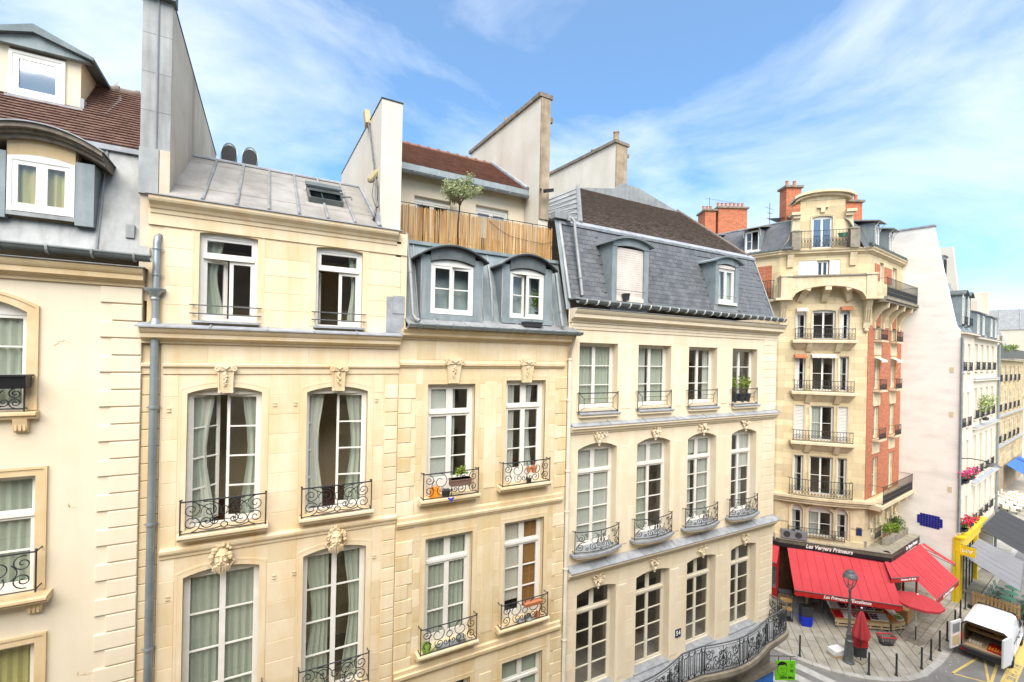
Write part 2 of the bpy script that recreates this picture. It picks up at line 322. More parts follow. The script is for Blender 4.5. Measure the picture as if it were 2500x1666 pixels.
def q11(v, Y, c=0.0): return c+(v-c)*Y/11.0            # a reading taken on the facade plane moved to depth Y
def zz(z, Y): return 15.6+(z-15.6)*Y/11.0

def optop(o, x):
    x0, x1, z0, z1, rise = o
    if not rise: return z1
    h = (x1-x0)/2; u = (x-(x0+x1)/2)/h
    return z1+rise*(1-u*u)
def wall(m, x0, x1, z0, z1, y, ops, depth=0.2, ztop=None):
    bp = {x0, x1}
    for o in ops:
        n = 10 if o[4] else 1
        for k in range(n+1): bp.add(o[0]+(o[1]-o[0])*k/n)
    bp = sorted(b for b in bp if x0-1e-6 <= b <= x1+1e-6)
    for a, b in zip(bp, bp[1:]):
        if b-a < 1e-6: continue
        mid = (a+b)/2; cur = (z0, z0)
        for o in sorted([o for o in ops if o[0] < mid < o[1]], key=lambda o: o[2]):
            m.poly([(a, y, cur[0]), (b, y, cur[1]), (b, y, o[2]), (a, y, o[2])]); cur = (optop(o, a), optop(o, b))
        m.poly([(a, y, cur[0]), (b, y, cur[1]), (b, y, z1), (a, y, z1)])
    for o in ops:
        n = 10 if o[4] else 1; xs = [o[0]+(o[1]-o[0])*k/n for k in range(n+1)]
        out = [(o[0], o[2])]+[(x, optop(o, x)) for x in xs]+[(o[1], o[2])]
        for (ax, az), (bx, bz) in zip(out, out[1:]+out[:1]):
            m.poly([(ax, y, az), (ax, y+depth, az), (bx, y+depth, bz), (bx, y, bz)])
    return m
def blocks(par, mt, x0, x1, z0, z1, y, ops, h=0.42, ln=0.85, proud=0.007, T=None, seed=1, pad=0.0, name='stone_block'):
    rg = random.Random(seed); n = max(1, round((z1-z0)/h)); h = (z1-z0)/n; g = 0.004
    for i in range(n):
        a, b = z0+i*h, z0+(i+1)*h; iv = [(x0, x1)]
        for o in ops:
            top = o[3]+o[4]; p = pad
            if o[2]-p < b-0.01 and top+p > a+0.01:
                nv = []
                for u, v in iv:
                    if o[1]+p <= u or o[0]-p >= v: nv.append((u, v)); continue
                    if o[0]-p-u > 0.06: nv.append((u, o[0]-p))
                    if v-o[1]-p > 0.06: nv.append((o[1]+p, v))
                iv = nv
        for u, v in iv:
            w_ = v-u; k = max(1, round(w_/ln+rg.uniform(-.2, .2))); cuts = [u]
            for j in range(1, k): cuts.append(u+w_*(j+(0.22 if i % 2 else -0.22)+rg.uniform(-.06, .06))/k)
            cuts.append(v)
            for c, d in zip(cuts, cuts[1:]):
                if d-c < 0.05: continue
                m = M(T); m.cbox(c+g, d-g, y-proud*rg.uniform(.6, 1.3), y+0.01, a+g, b-g, 0.005); obj(name, m, mt, par)
# profile of a moulded stone cornice: list of (out, z)
def mould(m, prof, x0, x1, y):
    pts = [(y-o, z) for o, z in prof]; zs = [z for _, z in prof]
    pts = pts+[(y+0.05, zs[-1]), (y+0.05, zs[0])]
    return m.prism(pts, x0, x1, 'x')
def cyma(z0, z1, d, d0=0.0):
    h = z1-z0
    return [(d0, z0), (d0+d*.18, z0), (d0+d*.18, z0+h*.16), (d0+d*.3, z0+h*.2), (d0+d*.42, z0+h*.3), (d0+d*.7, z0+h*.36), (d0+d*.72, z0+h*.62), (d0+d*.8, z0+h*.66), (d0+d*.9, z0+h*.76), (d0+d, z0+h*.9), (d0+d, z1), (d0, z1)]

# ---------------------------------------------------------------- windows
def wavy(m, x0, x1, z0, z1, y, amp=0.035, wl=0.13, gather=0.0, seed=0):
    rg = random.Random(seed); n = max(8, int((x1-x0)/wl*5)); zs = 7; ph = rg.uniform(0, 6); g = []
    for j in range(zs+1):
        t = j/zs; z = z1+(z0-z1)*t; row = []
        for i in range(n+1):
            u = i/n; x = x0+(x1-x0)*u
            if gather: x = x0+(x1-x0)*(u if gather == 0 else (u*(1-abs(gather)*math.sin(PI*min(1, t*1.1))**1.5) if gather > 0 else 1-(1-u)*(1-abs(gather)*math.sin(PI*min(1, t*1.1))**1.5)))
            row.append(m.p(x, y+amp*math.sin(u*(x1-x0)/wl*2*PI+ph+.7*math.sin(t*2+u*5))*(0.5+.5*t), z))
        g.append(row)
    for j in range(zs):
        for i in range(n): m.F.append([g[j][i], g[j][i+1], g[j+1][i+1], g[j+1][i]])
    return m
def room(par, T, x0, x1, z0, z1, y0, dep=2.4, mt='room_wall', px=0.3, pz=0.1):
    m = M(T); a, b, c, d, e = x0-px, x1+px, z0-pz, z1+pz, y0+dep
    m.poly([(a, e, c), (b, e, c), (b, e, d), (a, e, d)]); m.poly([(a, y0, c), (a, e, c), (a, e, d), (a, y0, d)]); m.poly([(b, y0, c), (b, e, c), (b, e, d), (b, y0, d)])
    m.poly([(a, y0, c), (b, y0, c), (b, e, c), (a, e, c)]); m.poly([(a, y0, d), (b, y0, d), (b, e, d), (a, e, d)])
    m.poly([(a, y0, c), (x0, y0, c), (x0, y0, d), (a, y0, d)]); m.poly([(x1, y0, c), (b, y0, c), (b, y0, d), (x1, y0, d)])
    m.poly([(x0, y0, z1), (x1, y0, z1), (x1, y0, d), (x0, y0, d)]); m.poly([(x0, y0, c), (x1, y0, c), (x1, y0, z0), (x0, y0, z0)])
    return obj('room', m, mt, par)
def leaf(par, win, T, w_, z0, z1, rows, st, bar, glass, th=0.05, bot=None, flip=1):
    """one casement leaf: hinge at local x=0, running to x=flip*w_"""
    m = M(T); a, b = (0, w_) if flip > 0 else (-w_, 0); bot = bot or st*1.3
    m.box(a, a+st, 0, th, z0, z1); m.box(b-st, b, 0, th, z0, z1); m.box(a+st, b-st, 0.002, th-.002, z0, z0+bot); m.box(a+st, b-st, 0.002, th-.002, z1-st, z1)
    lo, hi = z0+bot, z1-st; hs_ = (hi-lo)/rows
    for k in range(1, rows): m.box(a+st, b-st, 0.006, th-.006, lo+hs_*k-bar/2, lo+hs_*k+bar/2)
    for k in range(rows):
        p = M(T); p.box(a+st-.004, b-st+.004, th/2-.004, th/2+.004, lo+hs_*k+(bar/2 if k else 0)-.003, lo+hs_*(k+1)-(bar/2 if k < rows-1 else 0)+.003)
        obj('pane', p, glass, win)
    return m
def window(par, T, x0, x1, z0, z1, y=0.16, rows=4, transom=0.0, trows=1, rise=0.0, opn=(0, 0), cur=None, st=0.055, fr=0.05, bar=0.028, fmat='paint_white', glass='glass', rm='room_wall', seed=0, mull=True, head=0.0, bot=None, dep=2.4, tsplit=True, single=False, rpad=0.3):
    """two-leaf french window; z1 is the spring of the arch, transom = height of the fixed light on top"""
    T = T if T is not None else Matrix.Identity(4)
    m = M(T); zt = z1-head; xc = (x0+x1)/2
    m.box(x0, x0+fr, y, y+.07, z0, zt); m.box(x1-fr, x1, y, y+.07, z0, zt); m.box(x0+fr, x1-fr, y+.001, y+.069, zt-fr, zt); m.box(x0+fr, x1-fr, y-.01, y+.08, z0, z0+fr*.8)
    if rise or head:     # filler between frame head and arch
        o = (x0, x1, z0, z1, rise); n = 10
        for k in range(n):
            a = x0+(x1-x0)*k/n; b = x0+(x1-x0)*(k+1)/n
            m.poly([(a, y+.02, zt), (b, y+.02, zt), (b, y+.02, optop(o, b)), (a, y+.02, optop(o, a))])
    win = obj('window', m, fmat, par)
    lz1 = zt-fr
    if transom:
        tz = zt-fr-transom; lz1 = tz-.07; f = M(T)
        f.box(x0+fr, x1-fr, y-.025, y+.075, lz1, tz); 
        if tsplit: f.box(xc-.035, xc+.035, y+.01, y+.06, tz, zt-fr)
        sides = ((x0+fr, xc-.035), (xc+.035, x1-fr)) if tsplit else ((x0+fr, x1-fr),)
        for a, b in sides:
            f.box(a, a+st*.8, y+.012, y+.055, tz, zt-fr); f.box(b-st*.8, b, y+.012, y+.055, tz, zt-fr); f.box(a+st*.8, b-st*.8, y+.014, y+.053, tz, tz+st*.8); f.box(a+st*.8, b-st*.8, y+.014, y+.053, zt-fr-st*.8, zt-fr)
            p = M(T); p.box(a+st*.8-.003, b-st*.8+.003, y+.03, y+.037, tz+st*.8-.003, zt-fr-st*.8+.003); obj('pane', p, glass, win)
        obj('transom', f, fmat, win)
    hw = xc-x0-fr
    if single:
        obj('casement', leaf(par, win, T @ Matrix.Translation((x0+fr, y+.012, 0)), 2*hw, z0+fr*.8, lz1, rows, st, bar, glass, bot=bot), fmat, win)
    else:
        for s_, hx, an in ((1, x0+fr, opn[0]), (-1, x1-fr, -opn[1])):
            Tl = T @ Matrix.Translation((hx, y+.012, 0)) @ Matrix.Rotation(R(an), 4, 'Z')
            obj('casement', leaf(par, win, Tl, hw, z0+fr*.8, lz1, rows, st, bar, glass, flip=s_, bot=bot), fmat, win)
    yc = y+(.16 if max(opn) > 10 else .085)
    if cur:
        for kind, a, b, cm in cur:
            c = M(T); xa, xb = x0+(x1-x0)*a, x0+(x1-x0)*b
            if kind == 'flat': c.box(xa, xb, yc, yc+.006, z0+(z1-z0)*cm[1], z1-.02); obj('blind', c, cm[0], win)
            else:
                g = {'full': 0, 'left': .35, 'right': -.35}[kind]
                wavy(c, xa, xb, z0+.03, z1-.03, yc+.03, seed=seed+int(a*9), gather=g); obj('curtain', c, cm, win, smooth=True)
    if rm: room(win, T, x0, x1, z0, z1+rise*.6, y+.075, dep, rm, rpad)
    return win
def sill(par, T, x0, x1, z, y0=-0.16, y1=0.1, h=0.1, mt='stone_a', name='window_sill'):
    m = M(T); pr = [(y1, z-h), (y0+.06, z-h), (y0+.045, z-h*.55), (y0, z-h*.45), (y0, z-.012), (y0+.02, z), (y1, z+.01)]
    m.prism(pr, x0, x1, 'x'); return obj(name, m, mt, par)

# ---------------------------------------------------------------- wrought iron
def spiral(cx, cz, r, turns, a0, d=1, n=22, rmin=0.12):
    return [(cx+r*(1-(1-rmin)*t/n)*math.cos(a0+d*2*PI*turns*t/n), cz+r*(1-(1-rmin)*t/n)*math.sin(a0+d*2*PI*turns*t/n)) for t in range(n+1)]
def ring(cx, cz, rx, rz=None, n=16): rz = rz or rx; return [(cx+rx*math.cos(2*PI*k/n), cz+rz*math.sin(2*PI*k/n)) for k in range(n+1)]
def arc(x0, z0, x1, z1, b, n=8):
    dx, dz = x1-x0, z1-z0
    return [(x0+dx*t/n-dz*b*4*(t/n)*(1-t/n), z0+dz*t/n+dx*b*4*(t/n)*(1-t/n)) for t in range(n+1)]
def scrolls_a(w_, h):
    L_ = []; c = w_/2
    for s_ in (-1, 1):
        X = lambda x: c+s_*x
        def sp(x, z, r, tn, a, d): L_.append([(c+s_*(px-0), pz) for px, pz in spiral(x, z, r, tn, a, d)])
        r = h*.27
        sp(c-r*1.05, h*.73, r, 1.75, PI*.5, 1); sp(c-r*1.05, h*.27, r, 1.75, -PI*.5, -1)
        sp(c-r*2.6, h*.30, r*.9, 1.5, PI*.9, 1); sp(c*.34, h*.66, r*.95, 1.5, -.2, 1); sp(c*.22, h*.3, r*.6, 1.4, PI*.6, -1)
        L_.append([(X(x), z) for x, z in arc(c*.05, h*.5, c*.5, h*.97, .25)]); L_.append([(X(x), z) for x, z in arc(c*.62, h*.9, c-r*3.2, h*.2, -.2)])
        L_.append([(X(x), z) for x, z in arc(.04, h*.1, c*.62, h*.12, -.12)])
    L_.append(ring(c, h*.13, h*.1)); L_.append(ring(c, h*.62, h*.13, h*.13)); L_.append([(c, 0), (c, h*.03)]); L_.append([(c, h*.23), (c, h*.49)]); L_.append([(c, h*.75), (c, h)])
    return L_
def scrolls_b(w_, h):
    L_ = []; c = w_/2
    for s_ in (-1, 1):
        f = lambda pts: L_.append([(c+s_*x, z) for x, z in pts])
        r = h*.2
        f(spiral(c-r*1.15, h*.74, r*1.1, 1.6, PI*.4, 1)); f(spiral(c-r*1.15, h*.28, r*1.1, 1.6, -PI*.4, -1))
        f(arc(c-r*2.3, h*.72, c-r*2.3, h*.30, .28)); f(spiral(c*.42, h*.66, h*.34, 1.15, PI*.5, 1, 24, .28)); f(spiral(c*.36, h*.26, h*.22, 1.5, PI*.2, -1)); f(spiral(c*.13, h*.25, h*.14, 1.3, PI*.9, 1))
    L_.append(ring(c, h*.55, h*.13)); L_.append([(c, 0), (c, h*.42)]); L_.append([(c, h*.68), (c, h)])
    return L_
def scrolls_c(w_, h):
    L_ = []; c = w_/2
    for s_ in (-1, 1):
        f = lambda pts: L_.append([(c+s_*x, z) for x, z in pts])
        f(spiral(c*.80, h*.68, h*.2, 1.5, PI*.5, 1)); f(spiral(c*.84, h*.26, h*.18, 1.4, -PI*.3, -1)); f(arc(c*.98, h*.9, c*.62, h*.5, .18)); f(arc(c*.98, h*.12, c*.66, h*.5, -.2))
        f(spiral(c*.60, h*.82, h*.1, 1.4, 0, 1, 14)); f(spiral(c*.58, h*.16, h*.1, 1.4, 0, -1, 14)); f(spiral(c*.30, h*.6, h*.33, .8, PI*.55, 1, 18, .35)); f(spiral(c*.34, h*.24, h*.2, 1.4, PI*.3, -1))
        f(spiral(c*.14, h*.72, h*.12, 1.3, PI, -1, 14)); f(spiral(c*.12, h*.3, h*.13, 1.4, PI*.1, 1, 14)); f(arc(c*.02, h*.05, c*.28, h*.08, .2)); f(spiral(c*.12, h*.5, h*.09, 1.2, PI*.5, -1, 12))
    L_.append([(c, 0), (c, h)]); L_.append(ring(c, h*.55, h*.05, h*.09, 10))
    return L_
def railing(par, x0, x1, z0, z1, y, pat='a', bow=0.0, mt='iron', r=0.0105, T=None, ret=0.16, name='railing', rail=0.016):
    w_, h = x1-x0, z1-z0; xc = (x0+x1)/2
    yy = lambda x: y-bow*(1-((x-xc)/(w_/2))**2)
    m = M(T); n = 12 if bow else 1
    for z, rr in ((z1, rail), (z0, rail*.75)): m.tube([(x0+w_*k/n, yy(x0+w_*k/n), z) for k in range(n+1)], rr, 6)
    for x in (x0, x1):
        m.tube([(x, y, z0-.05), (x, y, z1+.02)], rail*.85, 5); m.ball((x, y, z1+.035), .022, 6, 4)
        m.tube([(x, y, z1), (x, y+ret, z1)], rail*.7, 4); m.tube([(x, y, z0), (x, y+ret, z0)], rail*.7, 4)
    for L_ in {'a': scrolls_a, 'b': scrolls_b, 'c': scrolls_c}[pat](w_-.03, h-.02) if pat in 'abc' else []:
        m.tube([(x0+.015+x, yy(x0+.015+x), z0+.01+z) for x, z in L_], r, 4)
    if pat == 'x':      # plain bars with a framed inner panel
        a, b, c, d = x0+w_*.13, x1-w_*.13, z0+h*.2, z1-h*.3
        for P in ([(a, c), (b, c)], [(a, d), (b, d)], [(a, c), (a, d)], [(b, c), (b, d)], [(x0, z0), (a, c)], [(x0, z1), (a, d)], [(x1, z0), (b, c)], [(x1, z1), (b, d)], [(a, (c+d)/2), (b, (c+d)/2)]):
            m.tube([(x, y, z) for x, z in P], r, 4)
    if pat == 'p':      # parisian bar balcony with a band of ornaments
        k = max(3, int(w_/.17))
        for i in range(1, k): x = x0+w_*i/k; m.tube([(x, yy(x), z0), (x, yy(x), z1)], r, 4)
        m.tube([(x0+w_*t/n, yy(x0+w_*t/n), z0+h*.55) for t in range(n+1)], r, 4)
        for i in range(k):
            x = x0+w_*(i+.5)/k
            m.tube([(px, yy(px), pz) for px, pz in ring(x, z0+h*.38, w_/k*.36, h*.12, 8)], r, 3); m.tube([(px, yy(px), pz) for px, pz in ring(x, z0+h*.14, w_/k*.3, h*.1, 8)], r, 3)
    return obj(name, m, mt, par)
# ---------------------------------------------------------------- foliage
def leaves(m, c, rx, ry, rz, n, sz, rg, shell=0.35, aspect=2.2):
    for _ in range(n):
        a, b = rg.uniform(0, 2*PI), math.acos(rg.uniform(-1, 1)); q = rg.uniform(shell, 1)**.6
        p = Vector((c[0]+rx*q*math.sin(b)*math.cos(a), c[1]+ry*q*math.sin(b)*math.sin(a), c[2]+rz*q*math.cos(b)))
        d = Vector((rg.uniform(-1, 1), rg.uniform(-1, 1), rg.uniform(-.6, 1))).normalized(); s_ = d.orthogonal().normalized(); u = rg.uniform(0, 6.28); s_ = Matrix.Rotation(u, 3, d) @ s_
        k = sz*rg.uniform(.6, 1.3); up = d.cross(s_)*k*.12
        m.poly([tuple(p), tuple(p+d*k*.5+s_*k/aspect*.5+up), tuple(p+d*k), tuple(p+d*k*.5-s_*k/aspect*.5+up)])
    return m
def plant(name, label, cat, loc, h, r, leafmat, n=120, sz=0.06, pot=None, potmat='terracotta', pr=0.12, ph=0.2, seed=1, flowers=None, nf=0, trunk=0.0, group=None, stems=6):
    rg = random.Random(seed); t = thing(name, label, cat, loc, 0, group); z = 0
    if pot == 'round': p = M(); p.lathe([(pr*.7, 0), (pr*.95, ph*.85), (pr*1.06, ph*.86), (pr*1.06, ph), (pr*.9, ph), (pr*.88, ph*.9), (0.01, ph*.9)], n=12); obj('pot', p, potmat, t, True); z = ph*.9
    if pot == 'box':
        p = M(); w_ = pr; p.prism([(-.09, 0), (.09, 0), (.11, ph), (-.11, ph)], -w_, w_, 'x'); p.box(-w_-.01, w_+.01, -.12, .12, ph-.03, ph); obj('planter', p, potmat, t); z = ph
    m = M()
    if trunk:
        m.tube([(0, 0, z), (.02, .01, z+trunk*.5), (-.01, 0, z+trunk)], .022, 6, r2=.014)
    for k in range(stems):
        a = rg.uniform(0, 6.28); q = rg.uniform(.3, .8); m.tube([(0, 0, z+trunk), (r*q*.4*math.cos(a), r*q*.4*math.sin(a), z+trunk+h*.35), (r*q*math.cos(a), r*q*math.sin(a), z+trunk+h*.75)], .009 if trunk else .005, 4, r2=.003)
    obj('stem', m, 'bark', t)
    m = M(); cl = 7
    for k in range(cl):
        a = rg.uniform(0, 6.28); q = rg.uniform(0, .55); c = (r*q*math.cos(a)*(pr/.12 if pot == 'box' else 1), r*q*math.sin(a), z+trunk+h*rg.uniform(.35, .75)); leaves(m, c, r*.5, r*.5, h*.32, n//cl, sz, rg, .2)
    obj('foliage', m, leafmat, t)
    if flowers:
        m = M()
        for k in range(nf): 
            a, b = rg.uniform(0, 6.28), rg.uniform(.2, 1); m.ball((r*b*math.cos(a)*(pr/.12 if pot == 'box' else 1), r*b*math.sin(a), z+trunk+h*rg.uniform(.3, 1)), sz*.6, 6, 4)
        obj('blossom', m, flowers, t)
    return t
def text_mesh(name, txt, size, mt, parent, T, extrude=0.004, align='CENTER', shear=0.0, sx=1.0, bold=0.0):
    c = bpy.data.curves.new(name, 'FONT'); c.body = txt; c.size = size; c.extrude = extrude; c.align_x = align; c.align_y = 'CENTER'; c.shear = shear; c.resolution_u = 3; c.offset = bold
    o = bpy.data.objects.new(name, c); COL.objects.link(o); bpy.context.view_layer.update()
    me = bpy.data.meshes.new_from_object(o.evaluated_get(bpy.context.evaluated_depsgraph_get())); bpy.data.objects.remove(o); bpy.data.curves.remove(c)
    me.transform(T @ Matrix.Diagonal((sx, 1, 1, 1))); me.materials.clear(); me.materials.append(MATS[mt])
    off = OFF.get(parent.name) if parent is not None else None
    if off is not None: me.transform(Matrix.Translation(-off))
    r_ = link(name, me, parent); return r_
UPR = Matrix.Rotation(PI/2, 4, 'X')      # text lying in XY stood up to face -Y

# ================================================================ shared architectural pieces
def tiles(par, x0f, x1f, y0, z0, y1, z1, mt, w_=0.17, gauge=0.12, lip=0.042, seed=3, name='roof_tiles', ridge=None):
    rg = random.Random(seed); L_ = math.hypot(y1-y0, z1-z0); n = int(L_/gauge); c, s_ = (y1-y0)/L_, (z1-z0)/L_; m = M()
    P = lambda x, t, h: (x, y0+c*t-s_*h, z0+s_*t+c*h)
    for i in range(n):
        t0, t1 = i*gauge-.01, (i+1)*gauge+.03; xa, xb = x0f(i/n), x1f(i/n); x = xa-(w_/2 if i % 2 else 0)
        while x < xb:
            a, b = max(x+.003, xa), min(x+w_-.003, xb); x += w_
            if b-a < .02: continue
            h = lip*rg.uniform(.93, 1.1); d = rg.uniform(-.004, .003)
            A = [m.p(*P(a, t0+d, h)), m.p(*P(b, t0+d, h+rg.uniform(-.004, .004))), m.p(*P(b, t1, .004)), m.p(*P(a, t1, .004))]
            B = [m.p(*P(a, t0+d, -.01)), m.p(*P(b, t0+d, -.01))]
            m.F.append(A); m.F.append([B[0], B[1], A[1], A[0]]); m.F.append([B[0], A[0], A[3]]); m.F.append([B[1], A[2], A[1]])
    o = obj(name, m, mt, par); o['kind'] = 'stuff'
    b = M(); b.poly([(x0f(0), y0, z0-.012), (x1f(0), y0, z0-.012), (x1f(1), y1, z1-.012), (x0f(1), y1, z1-.012)]); obj('roof_deck', b, mt, par)
    if ridge:
        x = x0f(1)
        while x < x1f(1)-.05:
            r_ = M(); e = min(x+.36, x1f(1)); r_.tube([(x, y1, z1-.02), (e-.03, y1, z1-.015)], .085, 10); r_.tube([(e-.07, y1, z1-.005), (e, y1, z1)], .1, 10); obj('ridge_tile', r_, ridge, par, True); x += .36
def partywall(name, label, plan, z0, ztop, mt, capmt='cap_stone', cap=0.07, over=0.04, front=None, skirt=None):
    """plan: list of (x, y, ztop)"""
    t = thing(name, label, 'party wall', (plan[0][0], plan[0][1], z0), 0, None, True); m = M(); n = len(plan)
    A = [m.p(x, y, z0) for x, y, z in plan]; B = [m.p(x, y, z) for x, y, z in plan]
    for k in range(n): m.F.append([A[k], A[(k+1) % n], B[(k+1) % n], B[k]])
    m.F.append(B); obj('wall', m, mt, t)
    cx = sum(p[0] for p in plan)/n; cy = sum(p[1] for p in plan)/n; m = M()
    e = [(x+math.copysign(over, x-cx), y+math.copysign(over, y-cy), z) for x, y, z in plan]
    A = [m.p(x, y, z+.002) for x, y, z in e]; B = [m.p(x, y, z+cap) for x, y, z in e]
    for k in range(n): m.F.append([A[k], A[(k+1) % n], B[(k+1) % n], B[k]])
    m.F.append(B); m.F.append(A[::-1]); obj('coping', m, capmt, t)
    return t
def keystone(par, x, z0, z1, y, w0, w1, mt, pend=True, T=None):
    m = M(T); h = z1-z0
    A = [(x-w1/2, y-.05, z0), (x+w1/2, y-.05, z0), (x+w0*.40, y-.09, z1-h*.25), (x-w0*.40, y-.09, z1-h*.25)]
    m.poly(A); m.poly([(x-w1/2, y+.02, z0), A[0], A[3], (x-w0*.4, y+.02, z1-h*.25)]); m.poly([A[1], (x+w1/2, y+.02, z0), (x+w0*.4, y+.02, z1-h*.25), A[2]]); m.poly([(x-w1/2, y+.02, z0), (x+w1/2, y+.02, z0), A[1], A[0]])
    m.prism([(x-w0*.42, z1-h*.27), (x+w0*.42, z1-h*.27), (x+w0*.5, z1-h*.1), (x+w0*.36, z1), (x-w0*.36, z1), (x-w0*.5, z1-h*.1)], y-.12, y+.02, 'y')
    for s_ in (-1, 1):
        m.tube([(x+s_*w0*.42+px*s_, y-.125, z1-h*.2+pz) for px, pz in spiral(0, 0, w0*.17, 1.5, PI/2, 1, 14)], .016, 5)
        m.tube([(x+s_*w1*.42, y-.06, z0+.03), (x+s_*w0*.36, y-.1, z1-h*.28)], .016, 5); m.ball((x+s_*w1*.4, y-.06, z0+.02), .035, 6, 4)
    for k in range(9): m.ball((x+random.uniform(-.03, .03), y-.1, z1-h*(.35+.05*k)), .038-.0025*k, 6, 4)
    m.tube([(x-w0*.2, y-.13, z1-h*.12), (x, y-.15, z1-h*.2), (x+w0*.2, y-.13, z1-h*.12)], .02, 5)
    return obj('keystone', m, mt, par, True)
def mascaron(par, x, z, y, w_, h, mt, seed=0):
    rg = random.Random(seed); m = M()
    m.ball((x, y-.05, z), 1, 16, 12, (w_*.30, .12, h*.36)); hh = h/2
    m.tube([(x, y-.16, z+h*.10), (x, y-.21, z-h*.05), (x, y-.19, z-h*.09)], .012, 6, r2=.03)
    for s_ in (-1, 1):
        m.tube([(x+s_*.015, y-.165, z+h*.10), (x+s_*w_*.12, y-.17, z+h*.13), (x+s_*w_*.22, y-.13, z+h*.08)], .017, 5); m.ball((x+s_*w_*.11, y-.15, z+h*.055), .022, 6, 5, (1.3, .8, .8)); m.ball((x+s_*w_*.14, y-.145, z-h*.06), .035, 6, 5)
        m.tube([(x, y-.17, z-h*.13), (x+s_*w_*.12, y-.165, z-h*.15), (x+s_*w_*.24, y-.12, z-h*.25)], .022, 5, r2=.012)
        for k in range(4): m.tube([(x+s_*(.02+.03*k), y-.15, z-h*.2), (x+s_*(.03+.04*k), y-.15+.01*k, z-h*.34), (x+s_*(.015+.035*k)+.02*math.sin(k*2+seed), y-.11, z-h*(.5-.03*k))], .024, 5, r2=.01)
        m.tube([(x+s_*w_*.3, y-.04, z-h*.05), (x+s_*w_*.48, y-.05, z-h*.16), (x+s_*w_*.34, y-.05, z-h*.3), (x+s_*w_*.18, y-.06, z-h*.44)], .022, 5, r2=.012)
    m.tube([(x-.04, y-.165, z-h*.17), (x, y-.175, z-h*.165), (x+.04, y-.165, z-h*.17)], .014, 5)
    for k in range(34):
        a = PI*(-.08+1.16*rg.random()); q = rg.uniform(.8, 1.12); cx, cz = x+w_*.36*q*math.cos(a), z+h*.06+h*.36*q*math.sin(a)
        if seed % 2: m.tube([(cx, y-.10, cz), (cx+rg.uniform(-.04, .04), y-.13, cz-.04), (cx+math.copysign(.05, cx-x), y-.07, cz-.09)], .02, 5, r2=.008)
        else: m.ball((cx, y-.08-rg.random()*.05, cz), rg.uniform(.025, .045), 6, 4)
    return obj('carved_mask', m, mt, par, True)
def quoins(par, mt, xa, xb, z1, n, pitch, y, long_=None, left=True, proud=0.02, gap=0.022, name='quoin', hs=None):
    for i in range(n):
        m = M(); b = z1-i*pitch; a = b-pitch+gap
        x0, x1 = xa, xb
        if long_ and i % 2:
            if left: x0 = xa+long_
            else: x1 = xb-long_
        m.cbox(x0, x1, y-proud, y+.03, a, b, .01); obj(name, m, mt, par)
def gutter(par, x0, x1, y, z, r=0.09, mt='zinc_dark', br=0.57, brmt='zinc', n=7):
    m = M(); pr = [(y+r*math.cos(PI+PI*k/n), z+r*math.sin(PI+PI*k/n)) for k in range(n+1)]; q = [(y+(r-.012)*math.cos(PI+PI*k/n), z+(r-.012)*math.sin(PI+PI*k/n)) for k in range(n, -1, -1)]
    m.prism(pr+q, x0, x1, 'x'); m.tube([(x0, y-r, z+.005), (x1, y-r, z+.005)], .014, 6); g = obj('gutter', m, mt, par, True)
    if br:
        k = int((x1-x0)/br)
        for i in range(k):
            x = x0+(i+.6)*(x1-x0)/k; b = M(); b.prism([(y+(r+.022)*math.cos(PI+PI*j/n), z+(r+.022)*math.sin(PI+PI*j/n)) for j in range(n+1)]+[(y+r, z+.03), (y-r-.022, z+.03)], x-.018, x+.018, 'x'); obj('bracket', b, brmt, g)
    return g
def pipe(name, par, path, r, mt, rings=(), label=None):
    m = M(); m.tube(path, r, 10)
    for z in rings:
        for a, b in zip(path, path[1:]):
            if min(a[2], b[2]) <= z <= max(a[2], b[2]) and a[2] != b[2]:
                t = (z-a[2])/(b[2]-a[2]); x, y = a[0]+(b[0]-a[0])*t, a[1]+(b[1]-a[1])*t; m.lathe([(r+.014, -.018), (r+.018, 0), (r+.014, .018)], x, y, 10, z); m.tube([(x-r-.03, y+.02, z), (x+r+.03, y+.02, z)], .012, 4); break
    return obj(name, m, mt, par, True)

# ================================================================ D: plaster house on the left
Dh = thing('plaster_house', 'pale plaster house at the far left with quoins, zinc mansard and brown tiles', 'house', (-5, 11, 0), 0, None, True)
YD = 11.0
opsD = [(-4.94, -3.64, 14.46, 16.17, .22), (-4.90, -3.49, 11.30, 13.31, 0), (-4.86, -3.46, 8.0, 10.36, 0)]
m = M(); wall(m, -9.5, -2.06, 0, 16.8, YD, opsD, .22); m.box(-9.5, -2.06, 13.2, 13.25, 0, 19); m.poly([(-2.06, YD, 0), (-2.06, 13.2, 0), (-2.06, 13.2, 16.8), (-2.06, YD, 16.8)]); obj('wall', m, 'plaster_d', Dh)
window(Dh, None, -4.94, -3.64, 14.46, 16.17, YD+.14, rows=3, rise=.22, cur=[('full', 0.02, .98, 'curtain')], seed=3)
window(Dh, None, -4.90, -3.49, 11.30, 13.31, YD+.14, rows=2, transom=.62, tsplit=False, cur=[('full', .02, .98, 'curtain')], seed=4, glass='glass')
window(Dh, None, -4.86, -3.46, 8.0, 10.36, YD+.14, rows=3, cur=[('full', .02, .98, 'curtain_yellow')], seed=5, fmat='paint_cream')
